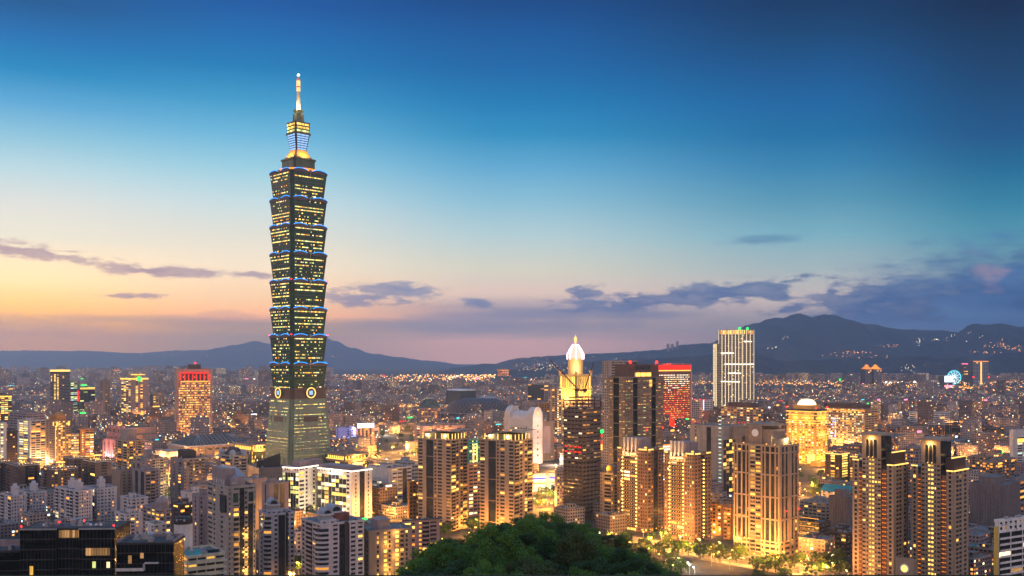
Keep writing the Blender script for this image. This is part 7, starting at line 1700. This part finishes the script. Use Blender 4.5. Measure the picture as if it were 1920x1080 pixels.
# ------------------------------------------------------------------ lights of the far city
mats = [S['far'], S['farw'], S['red'], S['green'], S['cool'], S['magenta'], S['amber']]
mb = MB(); rl = random.Random(3)
def spark(x, y, z_, r, k): mb.ball((x, y, z_), r, 4, k)
for _ in range(4600):           # streets glimpsed between the roofs
    y = 1400 + 6800*rl.random()**1.3; px = rl.uniform(-10, 1930); x = ux(px)*y
    if not clear(x, y, 3) or mnoise.noise(Vector((x*.004, y*.0022, 9))) < rl.uniform(-.45, .35): continue
    z_ = rl.uniform(14, 26) if rl.random() < .75 else rl.uniform(24, 40)
    k = rl.choices(range(7), (70, 7, 6, 2, 2, 2, 14))[0]; spark(x, y, z_, (.45 + .00022*y)*rl.uniform(.6, 1.3), k)
def row(px0, py0, px1, py1, n, jit, ks=(0,), r=1.0):
    for i in range(n):
        t_ = (i + rl.uniform(-.3, .3))/n; px = px0 + (px1 - px0)*t_; py = py0 + (py1 - py0)*t_ + rl.uniform(-jit, jit)
        y = gy(py, 16)
        if y > 9200 or y < 0: y = rl.uniform(6300, 9300)
        spark(ux(px)*y, y, 16, (.5 + .00036*y)*r*rl.uniform(.6, 1.3), rl.choice(ks))
row(1300, 716, 1920, 728, 230, 4, (0, 0, 0, 6)); row(1300, 713, 1920, 716, 150, 3, (0, 0, 6, 1), .8); row(1420, 708, 1920, 712, 120, 4, (0, 6, 1), .7); row(1640, 724, 1920, 731, 110, 3, (0, 6), 1.2)
row(640, 690, 1000, 694, 190, 3, (0, 6, 1)); row(740, 697, 1010, 700, 160, 3, (0, 0, 6), 1.1); row(840, 702, 1000, 706, 70, 4, (0, 1), 1.2); row(0, 690, 500, 693, 170, 5, (0, 6, 1, 2), .8); row(1100, 700, 1340, 706, 90, 4, (0, 6), .9); row(1660, 718, 1680, 719, 8, 2, (1,), 1.5)
row(620, 694, 700, 697, 40, 3, (0, 6))
for px, py, r, k in ((118, 714, 4, 5), (27, 722, 3.5, 3), (500, 710, 5, 5), (720, 705, 4.5, 2), (875, 722, 5, 2), (895, 709, 5.5, 5), (410, 730, 4, 4), (432, 727, 6, 4), (1575, 712, 4, 3), (905, 714, 4, 6), (688, 706, 5, 6), (1715, 716, 3.5, 1), (250, 694, 4, 2), (274, 692, 3.5, 2)):
    y = gy(py, 25); spark(ux(px)*y, y, 25, r*y/3500, k)
tag(mb.build('city_lights', mats), kind='stuff', label='thousands of street lamps and signs of the far city')
# houses on the far hills
from mathutils.bvhtree import BVHTree
mb = MB(); trees_ = []
for o in list(COL.objects):
    if o.name.startswith('mountain'): trees_.append(BVHTree.FromPolygons([tuple(v.co) for v in o.data.vertices], [tuple(p.vertices) for p in o.data.polygons]))
def on_hill(px, py):
    d = Vector((ux(px), 1, (HY - py)/FPX)).normalized(); best = None
    for bt in trees_:
        h_ = bt.ray_cast(Vector((0, 0, CZ)), d)
        if h_[0] is not None and (best is None or h_[3] < best[1]): best = (h_[0], h_[3])
    return best[0] if best else None
for cx_, cy_, sx, sy, n, k in ((1605, 661, 28, 3, 26, 0), (1672, 649, 14, 3, 14, 0), (1722, 639, 8, 4, 12, 1), (1757, 637, 6, 1.5, 10, 1), (1875, 648, 30, 7, 34, 0), (1905, 655, 18, 6, 22, 0), (1850, 660, 22, 3, 16, 0), (1470, 634, 12, 6, 8, 1), (1445, 652, 10, 3, 5, 1), (1700, 690, 28, 6, 14, 1), (1600, 668, 60, 3, 14, 0), (1020, 690, 45, 8, 36, 1), (990, 686, 35, 5, 22, 0), (960, 672, 50, 4, 22, 0), (640, 668, 20, 1, 6, 0), (490, 655, 24, 3, 8, 0), (300, 664, 90, 3, 10, 0), (1800, 630, 60, 10, 12, 1), (1120, 672, 40, 3, 6, 1)):
    for _ in range(n):
        p = on_hill(rl.gauss(cx_, sx*.6), rl.gauss(cy_, sy*.6))
        if p is not None: r = .00030*p.y*rl.uniform(.5, 1.1); mb.ball((p.x, p.y - r*1.2, p.z + r*.6), r, 4, k)
tag(mb.build('hillside_lights', [S['far'], S['farw']]), kind='stuff', label='small house lights scattered over the far hills')
# ------------------------------------------------------------------ trees
def leaf_mat(name, c0, c1, c2):
    m, t, out = new_mat(name); p = t.n('ShaderNodeBsdfPrincipled')
    g = t.n('ShaderNodeNewGeometry').outputs['Random Per Island']; r = t.n('ShaderNodeObjectInfo').outputs['Random']; tc = t.n('ShaderNodeTexCoord').outputs['Object']
    c = t.mix(g, c0, c1); c = t.mix(t.smooth(t.noise(tc, .45, 3), .45, .7), c, c2); c = t.mix(t.m('MULTIPLY', r, .85), c, t.mix(1.0, c, (.45,.58,.5), 'MULTIPLY'))
    t.put(p.inputs['Base Color'], c); p.inputs['Roughness'].default_value = .6; p.inputs['Specular IOR Level'].default_value = .25
    tr = t.n('ShaderNodeBsdfTranslucent'); t.put(tr.inputs[0], t.mix(1.0, c, (1.2, 1.25, .8), 'MULTIPLY')); ms = t.n('ShaderNodeMixShader'); ms.inputs[0].default_value = .38
    t.put(ms.inputs[1], p.outputs[0]); t.put(ms.inputs[2], tr.outputs[0]); t.put(out.inputs[0], ms.outputs[0]); return m
M['leaf'] = leaf_mat('broad_leaves', (.08,.17,.022), (.15,.27,.04), (.24,.36,.06))  # bright against the dark kind, sky highlights put into leaf colour
M['leaf2'] = leaf_mat('dark_leaves', (.024,.065,.02), (.05,.11,.03), (.07,.14,.045))
M['leaf3'] = leaf_mat('olive_leaves', (.06,.085,.024), (.10,.12,.036), (.13,.13,.05))
def tree_proto(seed, nclump, nleaf, leaf, flat=.75):
    """crown of leaf-sized faces gathered in uneven clumps on limbs; unit size: height 1, crown radius about .5"""
    r = random.Random(seed); cr = MB(); tk = MB(); cl = []
    for k in range(nclump):
        an = 2*pi*k*.381966 + r.uniform(-.4, .4); t = (k + .5)/nclump; rad = .40*sqrt(1 - (t*1.5 - .62)**2*.7 if (t*1.5 - .62)**2*.7 < 1 else .1)*r.uniform(.6, 1.15)
        cl.append((rad*cos(an), rad*sin(an), .36 + .52*t + r.uniform(-.05, .05), r.uniform(.10, .185)))
    cl.append((0, 0, .90, .14))
    tk.tube((0, 0, -.06), (.01, 0, .32), .030, 6, 0, .022); tk.tube((.01, 0, .32), (0, .01, .72), .022, 6, 0, .010)
    for x, y, z_, q in cl: tk.tube((.005, 0, .2 + .3*r.random()), (x*.85, y*.85, z_), .011, 4, 0, .004)
    for x, y, z_, q in cl:
        for _ in range(nleaf):
            d = Vector((r.gauss(0, 1), r.gauss(0, 1), r.gauss(0, 1))).normalized(); rr = q*(r.random()**.35)*r.uniform(.8, 1.15)
            c = Vector((x + d.x*rr, y + d.y*rr, z_ + d.z*rr*flat)); nrm = (d*.7 + Vector((r.gauss(0,.6), r.gauss(0,.6), .5 + r.random()*.6))).normalized()
            a = nrm.orthogonal().normalized(); b = nrm.cross(a); th = r.uniform(0, pi); a, b = a*cos(th) + b*sin(th), b*cos(th) - a*sin(th); s_ = leaf*r.uniform(.6, 1.3)
            cr.face([tuple(c - a*s_), tuple(c - b*s_*.55), tuple(c + a*s_), tuple(c + b*s_*.55)])
    return cr, tk
def mesh_of(mb, name, mat):
    me = bpy.data.meshes.new(name); me.from_pydata(mb.v, [], mb.f); me.materials.append(mat); return me
HP = []
for i in range(6):
    cr, tk = tree_proto(100 + i, 12, 330, .022, .7 if i % 2 else .85); HP.append((mesh_of(cr, 'crown', M[('leaf', 'leaf2', 'leaf', 'leaf2', 'leaf3', 'leaf')[i]]), mesh_of(tk, 'trunk', M['bark'])))
SP = []
for i in range(4):
    cr, tk = tree_proto(200 + i, 13, 70, .045); SP.append((mesh_of(cr, 'crown', M[('leaf2', 'leaf2', 'leaf3', 'leaf')[i]]), mesh_of(tk, 'trunk', M['bark'])))
def plant(proto, name, loc, h, wd, rz, label, group):
    r = empty(name, loc, rz); tag(r, label, 'tree', group); link('crown', proto[0], r, scale=(wd, wd, h)); link('trunk', proto[1], r, scale=(wd, wd, h)); return r
PROF = [(740,1075),(780,1046),(800,1022),(850,1002),(900,990),(950,970),(1000,961),(1050,968),(1100,984),(1150,1000),(1200,1022),(1240,1050),(1262,1078)]
def prof(px):
    if px <= PROF[0][0]: return PROF[0][1] + (PROF[0][0] - px)*.8
    for (a, ya), (b, yb) in zip(PROF, PROF[1:]):
        if px <= b: return ya + (yb - ya)*(px - a)/(b - a)
    return 1078 + (px - 1262)*1.2
rt = random.Random(11); hill_trees = []
yy = 92.0
while yy < 318:
    st = 5.2 + yy*.010; x = -70.0
    while x < 75:
        X, Y = x + rt.uniform(-.45, .45)*st, yy + rt.uniform(-.45, .45)*st; px = X/Y*FPX + CX; base = spur_h(X, Y)
        x += st
        if not 690 < px < 1300: continue
        top = zz(prof(px) + rt.uniform(-3, 34), Y); want = rt.uniform(5.5, 11)
        h = min(want, top - base)
        if 215 < Y < 285 and top - base > 5: h = min(13.5, max(h, (top - base)*rt.uniform(.80, 1.10)))
        if h < 3.0: continue
        if HY + (CZ - base - h)*FPX/Y > 1092: continue
        hill_trees.append((px, Y, X, base, h))
    yy += st*.86
hill_trees.sort(key=lambda t: t[1]); print('hill trees', len(hill_trees))
rows_ = {}
for n_, t in enumerate(hill_trees): rows_.setdefault(int((t[1] - 90)//18), []).append(t)
RN = ['nearest', 'second nearest', 'third nearest', 'fourth nearest', 'fifth nearest', 'sixth nearest', 'seventh nearest', 'eighth nearest', 'ninth nearest', 'tenth nearest', 'eleventh nearest', 'twelfth nearest', 'crest']
KIND = ['bright green', 'dark green', 'bright green', 'dark green', 'olive green', 'bright green']
for rk, lst in sorted(rows_.items()):
    lst.sort()
    for n_, (px, Y, X, base, h) in enumerate(lst):
        i = rt.randrange(6); wd = h*rt.uniform(.9, 1.3)
        plant(HP[i], 'hill_tree', (X, Y, base - .3), h, max(wd, 6.5), rt.uniform(0, 6.28), '%s hill tree, %s from left in the %s band' % (KIND[i], ORD[n_] if n_ < len(ORD) else 'last', RN[min(rk, 12)]), 'trees on the wooded hill')
# street and park trees: (px0, px1, row0, row1, how many, place)
spots = [(1265, 1345, 1035, 1050, 12, 'below the lamp-lined towers'), (1340, 1395, 1042, 1056, 8, 'left of the disc tower foot'), (1400, 1500, 1062, 1074, 12, 'in front of the disc tower'), (1500, 1600, 1050, 1085, 14, 'right of the disc tower foot'),
         (1225, 1290, 1062, 1092, 10, 'beside the bright avenue'), (1395, 1520, 1084, 1104, 6, 'on the near side of the avenue'), (1120, 1262, 1015, 1052, 30, 'below the left lamp-lined tower'), (1005, 1050, 930, 955, 8, 'at the plaza edge'), (1500, 1545, 895, 935, 12, 'below the golden tower'), (1505, 1545, 1000, 1030, 5, 'among the dark offices'),
         (705, 790, 775, 815, 22, 'in the dark park'), (700, 790, 820, 862, 22, 'in the near park'), (1005, 1050, 905, 930, 8, 'on the bright plaza'), (690, 780, 945, 962, 12, 'at the foot of the white offices'), (540, 600, 962, 985, 7, 'below the ribbon-glazed office'),
         (225, 275, 985, 1012, 10, 'beside the orange street lamps'), (300, 330, 925, 940, 6, 'by the bright white car-park lamp'), (385, 412, 905, 930, 6, 'below the domed flats'), (870, 900, 985, 1000, 5, 'between the twin canopy towers'), (545, 570, 1050, 1078, 5, 'between the curved apartments'), (820, 850, 990, 1010, 4, 'at the hill foot')]
for a, b, r0, r1, n, pl in spots:
    pts = []
    for _ in range(n*6):
        px, py = rt.uniform(a, b), rt.uniform(r0, r1); Y = gy(py); X = ux(px)*Y
        if clear(X, Y, 3.2) and all(hypot(X - q[1], Y - q[2]) > 5 for q in pts): pts.append((px, X, Y))
        if len(pts) >= n: break
    for n_, (px, X, Y) in enumerate(sorted(pts)):
        i = rt.randrange(4); h = rt.uniform(8, 12.5); plant(SP[i], 'street_tree', (X, Y, 0), h, h*rt.uniform(.8, 1.1), rt.uniform(0, 6.28), '%s street tree, %s from the left %s' % (('dark green', 'dark green', 'olive', 'green')[i], ORD[n_], pl), 'street and park trees')
        TAKEN.append((X - 3, Y - 3, 0, 6, 6))
# ------------------------------------------------------------------ avenue, kerbs and street lamps
dt = next(b for b in ALLB if b.name == 'gridded_tower' and b.Y == 795)
M['asphalt'] = land_mat('asphalt', (.075,.07,.066), (.10,.093,.086), .8, .8); M['pave'] = land_mat('pavement', (.16,.14,.12), (.24,.21,.18), .9, .9); M['paint'] = surf('road_paint', (.6,.58,.5), .7, .2, 1.0, streak=False)
r0 = dt.root.location; A = dt.a
def loc2(x, y): return (r0.x + x*cos(A) - y*sin(A), r0.y + x*sin(A) + y*cos(A))
def strip_mesh(name, mat, x0, x1, y0, y1, z_, th=0.0, kind='structure', label=None):
    m = MB(); m.box(x0, x1, y0, y1, z_ - .3, z_); o = m.build(name, mat, None, (r0.x, r0.y, 0), A); tag(o, kind=kind, label=label); return o
strip_mesh('pavement', M['pave'], -13, -3, -90, 150, .12, label='pavement in front of the disc tower'); strip_mesh('road', M['asphalt'], -38, -13, -120, 190, .03, label='wide lamp-lit avenue in front of the disc tower'); strip_mesh('pavement', M['pave'], -47, -38, -120, 190, .12, label='far-side pavement of the avenue')
m = MB()
for k in range(34):
    for xl in (-32, -19.5): m.box(xl - .1, xl + .1, -110 + k*8.6, -106 + k*8.6, .02, .036)
m.box(-25.9, -25.7, -110, 180, .02, .036); m.box(-25.3, -25.1, -110, 180, .02, .036); tag(m.build('road_marking', M['paint'], None, (r0.x, r0.y, 0), A), kind='structure', label='painted lane lines of the avenue')
pole = MB(); pole.tube((0, 0, 0), (0, 0, 9), .13, 6, 0, .08); pole.tube((0, 0, 8.9), (1.8, 0, 9.6), .06, 5); bulb = MB(); bulb.lathe(1.8, 0, [(.1, 9.3), (.42, 9.4), (.5, 9.55), (.15, 9.75)], 8)
pm, bm, bw = mesh_of(pole, 'lamp_pole', M['metal']), mesh_of(bulb, 'lamp_head', S['lamp']), mesh_of(bulb, 'lamp_head', S['lampw'])
def street_lamp(X, Y, rz, label, e, white=False, big=1.0):
    r = empty('street_lamp', (X, Y, 0), rz); tag(r, label, 'street lamp', 'street lamps'); link('lamp_pole', pm, r); o = link('lamp_head', bw if white else bm, r)
    if big != 1: o.scale = (big, big, 1); o.location = (1.8*(1 - big), 0, 0)
    if e: lamp('lamp_light', (1.8, 0, 8.9), e, (1,.88,.65) if white else (1,.43,.075), .35, r)
for n_, k in enumerate(range(-5, 9)):
    for sd, xl, rz in (('near', -38.6, 0), ('far', -12.4, pi)):
        X, Y = loc2(xl, k*20 + (8 if sd == 'far' else 0)); px = X/Y*FPX + CX
        if 1200 < px < 1560 and HY + CZ*FPX/Y < 1130: street_lamp(X, Y, A + rz, 'amber street lamp on the %s side of the bright avenue, %s along it' % (sd, ORD[n_]), 34000)
# bright places glimpsed between buildings: (px, row, energy, white, place)
for px, py, e, wh, pl in LS:
    Y = gy(py, 9); X = ux(px)*Y; street_lamp(X, Y, rt.uniform(0, 6.28), '%s street lamp %s' % ('white' if wh else 'amber', pl), e*(1.1 if px > 1200 and py > 960 else 3.2), bool(wh), 1.2 if px > 1200 and py > 960 else 2.0)
MID = []  # lamps added at random street spots to spread amber glow on the blocks
for _ in range(900):
    Y = rt.uniform(1150, 3400); px = rt.uniform(0, 1920); X = ux(px)*Y
    if len(MID) < 120 and clear(X, Y, 9) and all(hypot(X - q[1], Y - q[2]) > 60 for q in MID) and all(hypot(X - b_[0], Y - b_[1]) > (b_[2] + b_[3])*.27 + 1 for b_ in NEARB.get((int(X//60), int(Y//60)), ())): MID.append((px, X, Y))
bk = {}
for px, X, Y in MID: bk.setdefault((next(q[2] for q in ZONES if q[0] <= px < q[1]), next(q[2] for q in BANDS if q[0] <= Y < q[1])), []).append((px, X, Y))
for (z_, bd), lst in bk.items():
    for n_, (px, X, Y) in enumerate(sorted(lst)): street_lamp(X, Y, rt.uniform(0, 6.28), 'added amber street lamp, %s from left, %s streets %s' % (ORD[n_], bd, z_), 70000 + 50*Y, False, 2.5 + Y/1500)
# the glowing canopy by the avenue, cars
def canopy_hall():
    X, Y = at(1272, gy(1062))[:2]; r = empty('glass_canopy', (X, Y, 0), radians(20)); tag(r, 'low glowing white canopy roof at the hill edge', 'canopy')
    m = MB(); n = 10; m.loft([[(7*cos(pi*j/n), y, 3 + 2.2*sin(pi*j/n)) for j in range(n + 1)] for y in (-9, 9)]); m.build('curved_roof', surf('white_membrane', (.8,.78,.72), .5, .05), r)
    for y in (-8.5, 8.5):
        for x in (-6.8, 6.8): m = MB(); m.tube((x, y, 0), (x, y, 3.1), .18, 6); m.build('post', M['metal'], r)
    lamp('canopy_lamp', (0, -12, 6), 5000, (1,.9,.7), .5, r); lamp('canopy_lamp', (9, 0, 7), 5000, (1,.85,.6), .5, r)
canopy_hall()
carp = {}
def car(X, Y, rz, label, col):
    r = empty('car', (X, Y, .03), rz); tag(r, label, 'car', 'cars on the avenue')
    m = MB(); m.loft([[(x, y, z_) for y, z_ in ((-.85,.35),(.85,.35),(.9,.75),(-.9,.75))] for x in (-2.1, -1.2, 1.2, 2.1)]); m.loft([[(-1.5,-.8,.75),(1.1,-.8,.75),(1.1,.8,.75),(-1.5,.8,.75)],[(-1.1,-.65,1.4),(.5,-.65,1.4),(.5,.65,1.4),(-1.1,.65,1.4)]]); m.build('body', M[col], r)
    for x in (-1.3, 1.3):
        for y in (-.85, .85): m = MB(); m.tube((x, y - .1, .32), (x, y + .1, .32), .32, 10); m.build('wheel', M['dark'], r)
    for y in (-.6, .6): m = MB(); m.ball((2.1, y, .62), .12, 6); m.build('headlight', S['lampw'], r); m = MB(); m.ball((-2.1, y, .66), .1, 6); m.build('tail_light', S['beacon'], r)
for k, (x, y, c) in enumerate(((-20, 22, 'white'), (-22, 40, 'dark'), (-30, 30, 'grey'), (-33, 55, 'bluegrey'), (-17, 62, 'red'))):
    X, Y = loc2(x, y); car(X, Y, A + (pi/2 if x > -25 else -pi/2), '%s car on the bright avenue' % {'white': 'white', 'dark': 'black', 'grey': 'grey', 'bluegrey': 'blue-grey', 'red': 'red'}[c], c)
# ------------------------------------------------------------------ dusk air
mb = MB(); mb.box(-19000, 19000, -1500, 28500, -40, 790)

me = bpy.data.meshes.new('haze'); me.from_pydata(mb.v, [], mb.f); hz = link('haze', me); tag(hz, kind='stuff', label='thin dusk haze over the whole city')
m, t, out = new_mat('haze_air'); pv = t.n('ShaderNodeVolumePrincipled')
pv.inputs['Color'].default_value = (.52, .71, 1.0, 1); pv.inputs['Density'].default_value = HAZE; pv.inputs['Anisotropy'].default_value = .66
t.put(out.inputs[1], pv.outputs[0]); me.materials.append(m)
